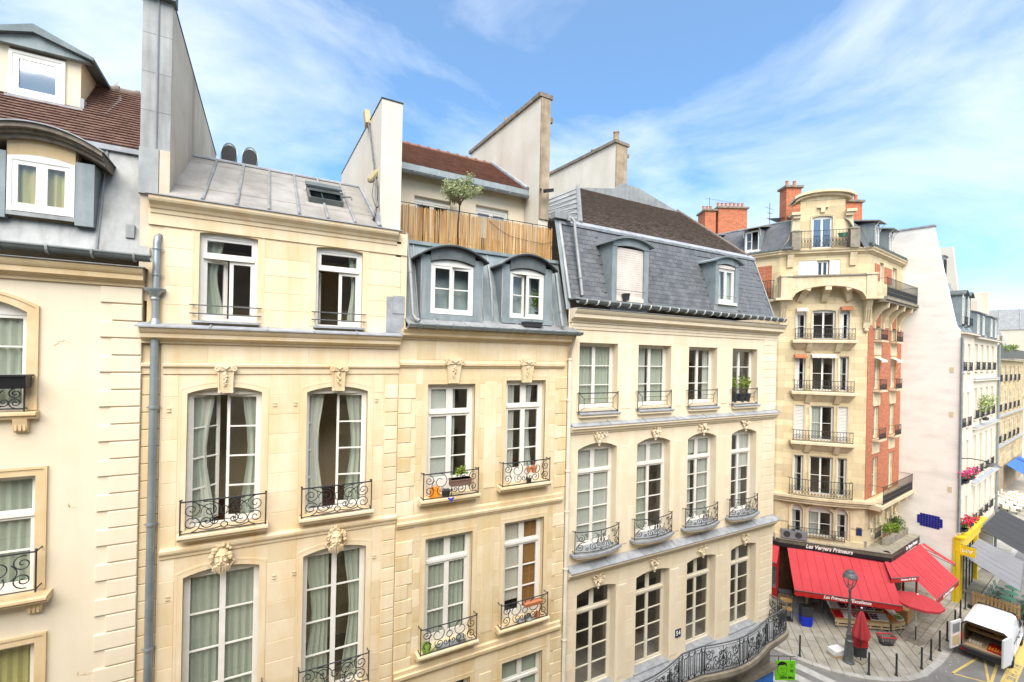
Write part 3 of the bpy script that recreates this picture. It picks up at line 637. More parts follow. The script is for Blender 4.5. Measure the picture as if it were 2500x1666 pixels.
# stone surrounds
def surround(par, o, y, wd, mt, proud=.045, T=None):
    m = M(T); n = 12 if o[4] else 1
    ins = [(o[0], o[2])]+[(o[0]+(o[1]-o[0])*k/n, optop(o, o[0]+(o[1]-o[0])*k/n)) for k in range(n+1)]+[(o[1], o[2])]
    oo = (o[0]-wd, o[1]+wd, o[2], o[3]+(wd if not o[4] else wd*.75), o[4]+(wd*.25 if o[4] else 0))
    ous = [(oo[0], oo[2])]+[(oo[0]+(oo[1]-oo[0])*k/n, optop(oo, oo[0]+(oo[1]-oo[0])*k/n)) for k in range(n+1)]+[(oo[1], oo[2])]
    def lay(f0, f1, yf):
        L0 = [(a[0]+(b[0]-a[0])*f0, a[1]+(b[1]-a[1])*f0) for a, b in zip(ins, ous)]; L1 = [(a[0]+(b[0]-a[0])*f1, a[1]+(b[1]-a[1])*f1) for a, b in zip(ins, ous)]
        for k in range(len(ins)-1):
            m.poly([(*L0[k][:1], yf, L0[k][1]), (L0[k+1][0], yf, L0[k+1][1]), (L1[k+1][0], yf, L1[k+1][1]), (L1[k][0], yf, L1[k][1])])
            m.poly([(L1[k][0], yf, L1[k][1]), (L1[k+1][0], yf, L1[k+1][1]), (L1[k+1][0], y+.03, L1[k+1][1]), (L1[k][0], y+.03, L1[k][1])])
            m.poly([(L0[k][0], yf, L0[k][1]), (L0[k+1][0], yf, L0[k+1][1]), (L0[k+1][0], y+.03, L0[k+1][1]), (L0[k][0], y+.03, L0[k][1])])
    lay(0, .72, y-proud*.6); lay(.72, 1, y-proud)
    return obj('window_surround', m, mt, par)
for o in opsD: surround(Dh, o, YD, .155, 'trim_d')
for xa, z, pr in ((-3.46, 14.44, .18), (-3.24, 11.25, .3)):
    sill(Dh, None, -5.1, xa, z, YD-pr, YD+.1, .12, 'trim_d')
    m = M(); m.prism([(YD+.02, z-.36), (YD-.06, z-.36), (YD-.1, z-.3), (YD-.14, z-.12), (YD+.02, z-.12)], xa-.3, xa-.12, 'x')
    for k in range(3): m.box(xa-.28+k*.055, xa-.25+k*.055, YD-.12, YD-.06, z-.32, z-.14)
    obj('sill_bracket', m, 'trim_d', Dh)
railing(Dh, -4.95, -3.62, 14.5, 14.86, YD-.12, 'a', mt='iron', ret=.1)
railing(Dh, -4.98, -3.38, zz(11.28, 10.7), zz(11.95, 10.7), 10.72, 'b', mt='iron', ret=.28)
m = M(); m.prism([(YD-.3, 14.86), (YD-.12, 14.86), (YD-.08, 15.08), (YD-.34, 15.08)], -4.9, -3.54, 'x'); m.box(-4.92, -3.52, YD-.36, YD-.06, 15.06, 15.09)
tag(obj('window_box', m, 'sign_black'), 'long black planter box on the railing of the arched window at far left', 'planter')
quoins(Dh, 'plaster_d', -2.67, -2.062, 16.72, 50, .3232, YD, .165, proud=.034, gap=.026)
m = M(); mould(m, cyma(16.74, 17.08, .26), -9.5, -2.03, YD); obj('cornice', m, 'trim_d', Dh)
m = M(); m.box(-9.5, -1.99, YD-.3, YD+.1, 17.085, 17.1); obj('cornice_flashing', m, 'zinc', Dh)
gutter(Dh, -9.5, -1.9, 10.70, 17.29, .095)
# zinc mansard in sheets
xs = [-9.5, -7.6, -6.2, -4.9, -2.75, -1.97]
for a, b in zip(xs, xs[1:]):
    m = M(); m.poly([(a+.004, 11.0, 17.36), (b-.004, 11.0, 17.36), (b-.004, 11.55, 19.43), (a+.004, 11.55, 19.43)]); m.poly([(b-.004, 11.0, 17.36), (b-.004, 11.1, 17.36), (b-.004, 11.65, 19.43), (b-.004, 11.55, 19.43)]); obj('zinc_sheet', m, 'zinc', Dh)
for x in xs[1:]:
    m = M(); m.tube([(x, 10.985, 17.36), (x, 11.535, 19.43)], .022, 6); obj('seam', m, 'zinc', Dh)
m = M(); m.tube([(-2.42, 11.47, 19.1), (-2.05, 11.2, 18.1), (-1.98, 11.19, 18.1)], .012, 4); m.tube([(-9.5, 10.97, 17.37), (-1.95, 10.97, 17.37)], .014, 5); obj('seam', m, 'zinc', Dh)
m = M(); m.box(-9.5, -1.85, 11.48, 11.66, 19.42, 19.52); obj('break_flashing', m, 'lead', Dh)
m = M(); m.box(-2.35, -2.22, 11.05, 11.14, 17.68, 17.93); obj('vent_box', m, 'zinc', Dh)
m = M(); m.poly([(-1.97, 11.0, 17.3), (-1.97, 14.5, 17.3), (-1.97, 14.5, 19.4), (-1.97, 11.55, 19.43)]); obj('mansard_return', m, 'zinc', Dh)
# lower dormer with a curved stone hood
m = M(); m.box(-3.96, -3.04, 10.98, 11.75, 17.84, 17.92); o = obj('dormer_sill', m, 'zinc', Dh)
window(Dh, None, -3.93, -3.06, 17.92, 18.86, 10.98, rows=1, rise=.07, cur=[('full', .03, .97, 'curtain_yellow')], seed=9, st=.075, fr=.06, dep=1.2, rpad=.02)
for a, b in ((-4.2, -3.94), (-3.05, -2.79)):
    m = M(); m.box(a, b, 10.97, 11.6, 17.78, 18.92); obj('dormer_cheek', m, 'zinc_blue', Dh)
m = M(); n = 14
for (r0, r1, y0, y1) in ((.0, .075, 10.90, 11.6), (.075, .125, 10.82, 11.6), (.125, .2, 10.72, 11.6)):
    f = lambda x: 18.90+.30*(1-((x+3.5)/.9)**2)
    P = [(-3.5-.87+1.74*k/n) for k in range(n+1)]
    m.prism([(x, f(x)-.02+r0) for x in P]+[(x, f(x)-.02+r1) for x in P[::-1]], y0, y1, 'y')
obj('dormer_hood', m, 'cap_stone', Dh)
m = M(); P = [(-3.5-.9+1.8*k/n) for k in range(n+1)]; m.prism([(x, f(x)+.185) for x in P]+[(x, f(x)+.205) for x in P[::-1]], 10.68, 11.7, 'y'); obj('hood_flashing', m, 'lead', Dh)
m = M(); m.prism([(x, 18.86+.07*(1-((x+3.5)/.44)**2)) for x in (-3.94, -3.7, -3.5, -3.3, -3.06)]+[(x, f(x)) for x in (-3.06, -3.3, -3.5, -3.7, -3.94)], 11.0, 11.3, 'y'); obj('dormer_tympanum', m, 'trim_d', Dh)
# tiled roof and the upper dormer
tiles(Dh, lambda t: -9.5, lambda t: -2.1, 11.58, 19.56, 13.5, 21.48, 'tile_old', .17, .115, seed=5, ridge='tile_brown')
m = M(); m.poly([(-9.5, 13.5, 21.48), (-2.1, 13.5, 21.48), (-2.1, 16.5, 18.5), (-9.5, 16.5, 18.5)]); obj('roof_back', m, 'tile_old', Dh)
m = M(); m.box(-4.75, -4.47, 12.5, 13.9, 20.4, 21.5); obj('dormer_wall', m, 'plaster_d', Dh)
m = M(); m.box(-3.65, -3.42, 12.5, 13.9, 20.4, 21.5); obj('dormer_wall', m, 'plaster_d', Dh)
m = M(); m.box(-4.5, -3.36, 12.4, 12.6, 20.3, 20.46); m.box(-3.42, -3.36, 12.48, 13.3, 20.3, 20.7); obj('dormer_apron', m, 'lead', Dh)
window(Dh, None, -4.47, -3.65, 20.48, 21.36, 12.46, rows=1, single=True, st=.09, fr=.055, glass='glass_sky', dep=1.0, rpad=.02, cur=[('flat', .02, .98, ('curtain_white', 0))])
m = M(); m.prism([(-4.9, 21.42), (-3.24, 21.42), (-4.07, 21.72)], 12.36, 12.5, 'y'); obj('pediment', m, 'zinc_blue', Dh)
for s_ in (-1, 1):
    m = M(); x1 = -4.07+s_*.9
    m.prism([(-4.07, 21.70), (x1, 21.43), (x1, 21.49), (-4.07, 21.86)] if s_ > 0 else [(x1, 21.43), (-4.07, 21.70), (-4.07, 21.86), (x1, 21.49)], 12.26, 14.05, 'y'); obj('dormer_roof', m, 'zinc_teal', Dh)
m = M(); m.poly([(-3.4, 12.55, 20.45), (-3.02, 12.45, 20.46), (-2.9, 13.1, 21.12), (-3.15, 13.9, 21.88)]); obj('valley_flashing', m, 'zinc', Dh)
DAw = partywall('chimney_wall', 'tall party wall with zinc clad front edge beside the brown tiled roof', [(-2.14, 11.05, 22.4), (-1.70, 11.05, 22.4), (-1.5, 17.6, 21.9), (-2.14, 17.6, 21.9)], 16.5, 0, 'wall_stained', 'sign_black', .03, .015)
for i in range(4):
    for a, b in ((-2.16, -1.925), (-1.905, -1.69)):
        m = M(); z0 = 19.42+i*.74; m.box(a+.003, b-.003, 11.02, 11.05, z0+.003, z0+.737); obj('zinc_sheet', m, 'zinc', DAw)
m = M(); m.tube([(-1.915, 11.01, 19.42), (-1.915, 11.01, 22.36)], .022, 6); obj('seam', m, 'zinc', DAw)
m = M(); m.box(-2.22, -1.64, 10.9, 11.2, 22.33, 22.62); obj('chimney_cap', m, 'zinc_dark', DAw)
m = M(); m.box(-2.165, -1.86, 10.985, 11.2, 18.55, 19.43); obj('foot_flashing', m, 'zinc', DAw)
m = M(); m.box(-1.85, -1.685, 10.99, 11.2, 18.55, 19.43); obj('foot_flashing', m, 'wall_stained', DAw)
crg = random.Random(31)
for x, z, n_ in ((-3.05, 12.75, 7), (-2.9, 9.6, 9), (-3.3, 15.6, 6), (-2.3, 13.0, 6)):
    m = M(); P = [(x, YD-.002, z)]
    for k in range(n_): P.append((P[-1][0]+crg.uniform(-.02, .09), YD-.002, P[-1][2]+crg.uniform(-.06, .05)))
    m.tube(P, .0045, 4); obj('plaster_crack', m, 'trim_d', Dh)

# ================================================================ A: stone house with three rows of tall windows
Ah = thing('stone_house', 'cream stone house with two bays, carved masks and a low grey zinc roof', 'house', (0.4, 11, 0), 0, None, True)
YA = 11.0
opsA = [(-1.33, -.03, 11.96, 14.70, .12), (.85, 2.16, 11.96, 14.68, .12), (-1.34, -.01, 7.75, 11.02, .11), (.84, 2.19, 7.75, 11.02, .11), (-1.18, -.16, 16.17, 17.93, .05), (.98, 1.98, 16.15, 17.92, .05)]
m = M(); wall(m, -1.76, 2.88, 0, 18.3, YA, opsA, .24); m.box(-1.76, 2.88, 13.4, 13.45, 0, 18.6); obj('wall', m, 'stone_a', Ah)
m = M(); m.box(-2.06, -1.76, YA+.05, YA+.3, 0, 16.0); m.box(-2.0, -1.76, YA+.01, YA+.3, 16.0, 18.3); obj('wall_strip', m, 'stone_b', Ah)
blocks(Ah, 'block_a', -1.74, 2.54, 8.0, 11.44, YA, opsA, .42, .8, seed=11, pad=.14)
blocks(Ah, 'block_a', -1.74, 2.54, 11.66, 15.06, YA, opsA, .42, .8, seed=12, pad=.14)
blocks(Ah, 'block_a', -1.74, 2.88, 15.31, 15.68, YA, opsA, .4, .9, seed=13)
blocks(Ah, 'block_a', -1.74, 2.88, 16.08, 17.93, YA, opsA, .37, .75, seed=14, pad=.1)
for o in opsA: surround(Ah, o, YA, .13, 'stone_a', .012)
quoins(Ah, 'block_a', 2.56, 2.868, 14.81, 10, .332, YA, None, proud=.025, gap=.018)
quoins(Ah, 'block_a', 2.56, 2.868, 11.38, 20, .332, YA, None, proud=.025, gap=.018)
quoins(Ah, 'stone_b', -2.055, -1.77, 15.0, 40, .332, YA+.05, None, proud=.025, gap=.018)
cu = [('left', 0.02, .36, 'curtain'), ('right', .64, .98, 'curtain')]
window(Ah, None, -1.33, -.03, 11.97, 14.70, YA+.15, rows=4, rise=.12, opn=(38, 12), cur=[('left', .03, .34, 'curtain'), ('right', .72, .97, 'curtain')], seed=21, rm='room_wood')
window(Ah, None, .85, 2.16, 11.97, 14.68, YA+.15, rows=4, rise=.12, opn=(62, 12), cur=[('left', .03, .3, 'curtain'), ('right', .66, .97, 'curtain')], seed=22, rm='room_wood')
window(Ah, None, -1.34, -.01, 7.76, 11.02, YA+.17, rows=4, rise=.11, cur=[('full', .03, .5, 'curtain'), ('full', .5, .97, 'curtain')], seed=23)
window(Ah, None, .84, 2.19, 7.76, 11.02, YA+.17, rows=4, rise=.11, cur=[('right', .03, .42, 'curtain'), ('right', .66, .97, 'curtain')], seed=24)
window(Ah, None, -1.18, -.16, 16.175, 17.93, YA+.1, rows=1, transom=.36, tsplit=False, rise=.05, opn=(24, 3), cur=[('left', .05, .4, 'curtain')], seed=25, st=.07, fr=.06)
window(Ah, None, .98, 1.98, 16.155, 17.92, YA+.1, rows=1, transom=.36, tsplit=False, rise=.05, opn=(76, 3), cur=[('right', .72, .97, 'curtain')], seed=26, st=.07, fr=.06)
for x0, x1 in ((-1.32, -.06), (.9, 2.08)):
    m = M(); m.box(x0+.04, x1-.04, YA-.12, YA+.1, 16.12, 16.165); obj('window_sill', m, 'lead', Ah)
    m = M()
    for z in (16.30, 16.47): m.tube([(x0, YA-.08, z), (x1, YA-.08, z)], .013, 6)
    for x in (x0+.06, x1-.06): m.tube([(x, YA-.08, 16.3), (x, YA+.02, 16.3)], .01, 4); m.tube([(x, YA-.08, 16.47), (x, YA+.02, 16.47)], .01, 4)
    obj('guard_rail', m, 'iron_grey', Ah)
yr = 10.80
for x0, x1 in ((-1.41, .085), (.785, 2.29)):
    railing(Ah, q11(x0, yr), q11(x1, yr), zz(11.90, yr), zz(12.53, yr), yr, 'a', ret=.2); sill(Ah, None, q11(x0-.05, yr), q11(x1+.05, yr), 11.93, yr-.05, YA+.2, .13, 'stone_a')
railing(Ah, q11(.80, yr), q11(2.31, yr), zz(7.83, yr), zz(8.45, yr), yr, 'a', ret=.2); sill(Ah, None, .74, 2.3, 7.78, yr-.05, YA+.2, .13, 'stone_a')
railing(Ah, q11(-1.43, yr), q11(.08, yr), zz(7.83, yr), zz(8.45, yr), yr, 'a', ret=.2); sill(Ah, None, -1.44, .1, 7.78, yr-.05, YA+.2, .13, 'stone_a')
def mo(name, prof, x0, x1, y, mt, par):
    m = M(); mould(m, prof, x0, x1, y); return obj(name, m, mt, par)
mo('cornice', cyma(15.69, 15.99, .29), -2.06, 2.86, YA, 'stone_a', Ah)
xs = [-2.12, -.95, .05, .95, 1.85, 2.88]
for a, b in zip(xs, xs[1:]):
    m = M(); m.prism([(YA-.33, 15.985), (YA-.33, 16.01), (YA+.01, 16.09), (YA+.01, 15.995)], a+.003, b-.003, 'x'); obj('zinc_sheet', m, 'lead', Ah)
    m = M(); m.prism([(YA-.335, 16.01), (YA-.335, 16.028), (YA+.01, 16.112), (YA+.01, 16.09)], b-.02, b+.012, 'x'); obj('seam', m, 'lead', Ah)
mo('frieze_moulding', [(0, 15.09), (.025, 15.09), (.03, 15.2), (.05, 15.215), (.075, 15.24), (.08, 15.28), (.06, 15.3), (0, 15.31)], -1.72, 2.88, YA, 'stone_a', Ah)
mo('frieze_moulding', [(0, 15.09), (.025, 15.09), (.03, 15.2), (.05, 15.215), (.075, 15.24), (.08, 15.28), (.06, 15.3), (0, 15.31)], -2.06, -1.93, YA+.04, 'stone_b', Ah)
mo('string_course', [(0, 11.46), (.03, 11.46), (.04, 11.52), (.065, 11.54), (.085, 11.58), (.09, 11.63), (.05, 11.66), (0, 11.67)], -1.72, 2.89, YA, 'stone_a', Ah)
mo('attic_band', [(0, 17.975), (.03, 17.975), (.03, 18.24), (0, 18.24)], -2.0, 3.02, YA, 'stone_a', Ah)
mo('attic_cornice', [(.02, 18.2), (.05, 18.2), (.06, 18.27), (.09, 18.29), (.12, 18.34), (.20, 18.40), (.22, 18.44), (.22, 18.5), (0, 18.5)], -1.97, 2.76, YA, 'stone_a', Ah)
m = M(); m.box(-2.02, 2.83, YA-.25, YA+.1, 18.503, 18.525); obj('eaves_flashing', m, 'lead', Ah)
m = M(); m.box(2.76, 3.03, YA+.0, YA+.3, 16.05, 18.5); obj('attic_pier', m, 'stone_a', Ah)
m = M(); m.box(2.55, 2.98, YA-.02, YA+.05, 16.09, 16.95); m.box(2.70, 2.98, YA-.035, YA-.02, 16.55, 16.98); obj('corner_flashing', m, 'lead', Ah)
for x in (-.68, 1.5): keystone(Ah, x, 14.70, 15.33, YA, .36, .27, 'stone_a')
mascaron(Ah, -.69, 11.34, YA-.01, .46, .66, 'stone_a', 0); mascaron(Ah, 1.51, 11.34, YA-.01, .46, .68, 'stone_a', 1)
for x, z in ((.22, 14.45), (.62, 14.45), (2.36, 14.48), (-1.62, 14.4), (.27, 10.72), (.66, 10.72), (2.38, 10.75), (-1.58, 10.7)):
    m = M(); m.box(x-.035, x+.035, YA-.028, YA+.01, z, z+.018); m.box(x-.035, x+.035, YA-.028, YA+.01, z-.06, z-.045); m.box(x-.02, x+.02, YA-.02, YA+.01, z-.044, z); obj('hinge_pin', m, 'stone_e_plain', Ah)
# steel rain pipe in the corner
m = M(); yp = 10.93
m.tube([(-1.855, yp, 0), (-1.855, yp, 16.02)], .066, 12)
for z in (4.0, 7.0, 9.8, 12.2, 14.45): m.lathe([(.08, -.03), (.085, 0), (.08, .03)], -1.855, yp, 12, z); m.tube([(-1.97, yp+.03, z), (-1.74, yp+.03, z)], .012, 4)
m.lathe([(.11, 0), (.1, .05), (.062, .14)], -1.855, yp, 12, 16.02); m.tube([(-1.855, yp, 16.1), (-1.855, yp, 16.5)], .058, 12)
m.lathe([(.06, 0), (.075, .02), (.075, .05), (.06, .07), (.07, .1), (.12, .16), (.15, .18), (.17, .2), (.175, .235), (.16, .24)], -1.87, yp, 16, 16.5, 1.0, .8)
m.tube([(-1.855, yp, 16.7), (-1.855, yp, 17.62), (-1.85, yp+.03, 17.71), (-1.83, yp+.1, 17.77), (-1.8, yp+.2, 17.76)], .058, 12)
for z in (17.0, 17.5): m.lathe([(.068, -.015), (.072, 0), (.068, .015)], -1.855, yp, 12, z); m.tube([(-1.95, yp+.03, z), (-1.74, yp+.03, z)], .01, 4)
obj('rain_pipe', m, 'steel', Ah, True)
# zinc roof in sheets with rolls
n = 7; X = [-1.72+4.08*k/n for k in range(n+1)]; y0, z0, y1, z1 = 10.85, 18.53, 13.6, 20.32
rl = lambda t: (y0+(y1-y0)*t, z0+(z1-z0)*t)
for i in range(n):
    for t0, t1 in ((0, .24), (.24, .86), (.86, 1)):
        m = M(); a, b = rl(t0), rl(t1); e = .006 if t0 else 0
        m.poly([(X[i], a[0], a[1]+e+.012), (X[i+1], a[0], a[1]+e+.012), (X[i+1], b[0], b[1]+e), (X[i], b[0], b[1]+e)]); m.poly([(X[i], a[0], a[1]-.02), (X[i+1], a[0], a[1]-.02), (X[i+1], a[0], a[1]+e+.012), (X[i], a[0], a[1]+e+.012)]); obj('zinc_sheet', m, 'zinc_roof', Ah)
for x in X[1:-1]:
    m = M(); a, b = rl(0), rl(1); m.tube([(x, a[0]-.005, a[1]+.03), (x, b[0], b[1]+.03)], .032, 6); obj('seam', m, 'zinc', Ah)
m = M(); m.tube([(X[0], y1, z1+.03), (X[-1], y1, z1+.03)], .045, 7); obj('ridge_roll', m, 'lead', Ah)
m = M(); m.tube([(2.33, y0, z0+.03), (2.33, y1, z1+.05)], .05, 6); m.box(2.28, 2.36, 11.0, 11.4, 18.55, 18.9); obj('wall_flashing', m, 'lead', Ah)
m = M(); m.poly([(-1.8, 13.6, 20.3), (2.4, 13.6, 20.3), (2.4, 17, 19.5), (-1.8, 17, 19.5)]); obj('roof_back', m, 'zinc_roof', Ah)
# roof window, tilted open
sk = thing('roof_window', 'small dark framed roof window tilted open on the grey zinc roof', 'skylight', (1.2, 12.3, 19.5), 0, None, True)
sa = math.atan2(z1-z0, y1-y0); Tk = Matrix.Translation((.85, 11.75, 19.14)) @ Matrix.Rotation(sa, 4, 'X')
m = M(Tk); m.box(0, .78, 0, .05, .0, .12); m.box(0, .78, 1.0, 1.05, 0, .12); m.box(0, .05, .05, 1.0, 0, .12); m.box(.73, .78, .05, 1.0, 0, .12); obj('frame', m, 'zinc_dark', sk)
m = M(Tk); m.poly([(.05, .05, .03), (.73, .05, .03), (.73, 1, .03), (.05, 1, .03)]); obj('shaft', m, 'print_black', sk)
Ts = Tk @ rotm('X', R(-16), (0, .62, .12)); m = M(Ts); m.box(.03, .75, .03, .10, .10, .16); m.box(.03, .75, .92, 1.02, .10, .17); m.box(.03, .1, .1, .92, .10, .16); m.box(.68, .75, .1, .92, .10, .16); obj('sash', m, 'zinc_dark', sk)
m = M(Ts); m.box(.1, .68, .1, .92, .125, .135); obj('pane', m, 'glass_sky', sk)
m = M(Tk); m.tube([(.78, .5, .1), (.98, .35, .18), (1.0, .25, .14)], .016, 5); m.box(-.03, .82, .78, 1.08, .15, .2); obj('hinge_arm', m, 'zinc_dark', sk)
for i, (x, lab) in enumerate(((-.90, 'left one of two round grey vent pipes cut slantwise on the roof ridge'), (-.43, 'right one of two round grey vent pipes cut slantwise on the roof ridge'))):
    t = thing('vent_pipe', lab, 'vent', (x, 13.85, 20.2), 0, 'round roof vents'); m = M(); r_ = .185; nn = 20; lo = []; hi = []; inn = []
    for k in range(nn):
        a = 2*PI*k/nn; cx, cy = r_*math.cos(a), r_*math.sin(a); lo.append(m.p(cx, cy, -.3)); hi.append(m.p(cx, cy, .47+cy*1.9)); inn.append(m.p(cx*.93, cy*.93, .462+cy*1.9))
    for k in range(nn):
        j = (k+1) % nn; m.F.append([lo[k], lo[j], hi[j], hi[k]]); m.F.append([hi[k], hi[j], inn[j], inn[k]])
    m.lathe([(.19, .16), (.2, .18), (.19, .2)], 0, 0, 16); obj('duct', m, 'steel', t, True)
    m = M(); q = [m.p(r_*.93*math.cos(2*PI*k/nn), r_*.93*math.sin(2*PI*k/nn), .42+r_*.93*math.sin(2*PI*k/nn)*1.9) for k in range(nn)]; m.F.append(q); obj('opening', m, 'cable', t)
ABw = partywall('chimney_wall', 'white rendered party wall carrying an antenna mast left of the bamboo terrace', [(2.36, 11.05, 21.68), (2.86, 11.05, 21.68), (2.86, 17.6, 22.1), (2.36, 17.6, 22.1)], 16.5, 0, 'wall_white', 'sign_black', .03, .015)
an = thing('antenna_mast', 'thin antenna mast with yellowed box and loose cables against white party wall', 'antenna', (2.3, 11.2, 18.9), 0, None, True)
m = M(); m.tube([(2.3, 10.98, 19.05), (2.3, 11.44, 20.03), (2.3, 12.16, 21.38), (2.3, 12.4, 21.7)], .022, 6); m.tube([(2.29, 11.02, 19.05), (2.29, 11.2, 19.75)], .03, 6); obj('mast', m, 'iron_grey', an)
Tb = Matrix.Translation((2.3, 12.45, 21.62)) @ Matrix.Rotation(R(-28), 4, 'X'); m = M(Tb); m.box(-.07, .07, -.1, .08, 0, .52); obj('box', m, 'antenna_yellow', an)
Tb = Matrix.Translation((2.28, 11.42, 19.93)) @ Matrix.Rotation(R(35), 4, 'Y'); m = M(Tb); m.lathe([(.05, -.2), (.08, -.15), (.08, .1), (.05, .24)], 0, 0, 8); obj('amplifier', m, 'antenna_yellow', an)
m = M(); m.tube([(2.27, 11.35, 19.85), (2.22, 11.3, 19.4), (2.3, 11.2, 19.1), (2.25, 11.25, 18.85)], .008, 4); m.tube([(2.27, 11.25, 19.7), (2.3, 11.05, 19.3), (2.27, 11.0, 18.95), (2.26, 11.2, 18.8)], .009, 4)
for k in range(4): m.tube([(2.24+.01*k, 11.3+(.11+.012*k)*math.cos(a*.5), 18.72+(.11+.012*k)*math.sin(a*.5)) for a in range(13)], .009, 4, True)
obj('cable', m, 'cable', an)

# ================================================================ B: yellow stone house with terrace
Bh = thing('stone_house', 'yellow stained stone house with bamboo terrace above two zinc arched dormers', 'house', (5.4, 11, 0), 0, None, True)
YB = 11.0
opsB = [(3.63, 4.93, 11.98, 14.82, 0), (5.87, 7.15, 12.0, 14.9, 0), (3.65, 4.94, 8.03, 10.91, 0), (5.90, 7.19, 8.06, 10.95, 0), (3.68, 4.95, 4.3, 7.03, 0), (5.91, 7.23, 4.3, 7.07, 0)]
m = M(); wall(m, 2.885, 7.92, 0, 16.1, YB, opsB, .26); m.box(2.885, 7.92, 13.4, 13.45, 0, 18.4); obj('wall', m, 'stone_b', Bh)
for a, b, s_ in ((4.0, 7.5, 1), (7.72, 11.28, 2), (11.6, 15.22, 3), (15.44, 15.95, 4)):
    blocks(Bh, 'block_b', 3.33, 7.50, a, b, YB, opsB, .40, .62, proud=.009, seed=30+s_, pad=.13)
for o in opsB: surround(Bh, o, YB, .12, 'stone_b', .011)
quoins(Bh, 'block_b', 2.89, 3.32, 14.82, 9, .362, YB, .11, left=False, proud=.02, gap=.018)
quoins(Bh, 'block_b', 2.89, 3.32, 10.95, 9, .362, YB, .11, left=False, proud=.02, gap=.018)
quoins(Bh, 'block_b', 7.50, 7.905, 14.98, 9, .362, YB, .10, proud=.02, gap=.018)
quoins(Bh, 'block_b', 7.50, 7.905, 10.95, 9, .362, YB, .10, proud=.02, gap=.018)
quoins(Bh, 'block_b', 7.50, 7.905, 7.3, 12, .362, YB, .10, proud=.02, gap=.018)
for z0, z1 in ((12.0, 14.86), (8.1, 10.9), (4.3, 7.0)):
    m = M(); m.cbox(5.22, 5.58, YB-.022, YB+.02, z0, z1, .012); obj('pilaster', m, 'block_b', Bh)
window(Bh, None, 3.63, 4.93, 11.98, 14.82, YB+.17, rows=3, transom=.62, cur=[('flat', .05, .5, ('curtain_white', .02)), ('full', .5, .64, 'curtain_white')], seed=31, st=.07, fr=.09, bot=.34)
window(Bh, None, 5.87, 7.15, 12.0, 14.9, YB+.17, rows=3, transom=.62, cur=[('right', .02, .3, 'curtain_white'), ('left', .55, .78, 'curtain_white')], seed=32, st=.07, fr=.09, bot=.34)
window(Bh, None, 3.65, 4.94, 8.03, 10.91, YB+.17, rows=3, transom=.56, cur=[('full', .03, .97, 'curtain')], seed=33, st=.065, fr=.08, bot=.25)
window(Bh, None, 5.90, 7.19, 8.06, 10.95, YB+.17, rows=3, transom=.56, cur=[('flat', .03, .5, ('blind', .2)), ('flat', .5, .97, ('blind_wood', .12))], seed=34, st=.065, fr=.08, bot=.25)
window(Bh, None, 3.68, 4.95, 4.3, 7.03, YB+.17, rows=3, transom=.6, seed=35)
window(Bh, None, 5.91, 7.23, 4.3, 7.07, YB+.17, rows=3, transom=.6, cur=[('flat', .03, .97, ('curtain', .0))], seed=36)
yr = 10.78
for x0, x1, z0, z1 in ((3.57, 5.08, 11.92, 12.54), (5.82, 7.36, 11.98, 12.60), (3.58, 5.12, 8.0, 8.62), (5.86, 7.38, 8.04, 8.67)):
    railing(Bh, q11(x0, yr), q11(x1, yr), zz(z0, yr), zz(z1, yr), yr, 'b', ret=.22)
    sill(Bh, None, q11(x0-.08, yr), q11(x1+.05, yr), zz(z0-.03, yr), yr-.06, YB+.2, .13, 'stone_b')
mo('string_course', [(0, 11.28), (.03, 11.28), (.05, 11.33), (.08, 11.36), (.09, 11.42), (.06, 11.45), (.06, 11.55), (0, 11.58)], 2.9, 7.8, YB, 'stone_b', Bh)
mo('string_course', [(0, 7.5), (.03, 7.5), (.05, 7.54), (.09, 7.58), (.1, 7.66), (.06, 7.68), (.06, 7.78), (0, 7.82)], 2.9, 7.8, YB, 'stone_b', Bh)
mo('frieze_moulding', [(0, 15.24), (.03, 15.24), (.05, 15.28), (.085, 15.3), (.09, 15.36), (.06, 15.4), (0, 15.42)], 2.9, 7.78, YB, 'stone_b', Bh)
mo('cornice', cyma(15.94, 16.2, .28), 2.92, 8.0, YB, 'stone_b', Bh)
for x in (4.30, 6.5): keystone(Bh, x, 14.84, 15.52, YB, .5, .3, 'stone_b')
m = M(); m.box(2.98, 8.12, 10.66, 10.74, 16.2, 16.24); obj('eaves_flashing', m, 'zinc', Bh)
gutter(Bh, 3.0, 8.14, 10.62, 16.29, .075, 'steel', .42, 'steel')
xs = [3.0, 3.75, 4.55, 5.35, 6.15, 6.95, 8.05]
for a, b in zip(xs, xs[1:]):
    m = M(); m.prism([(10.62, 16.25), (10.62, 16.275), (11.12, 16.52), (11.12, 16.48)], a+.003, b-.003, 'x'); obj('zinc_sheet', m, 'zinc', Bh)
    m = M(); m.tube([(b, 10.66, 16.30), (b, 11.1, 16.52)], .018, 5); obj('seam', m, 'lead', Bh)
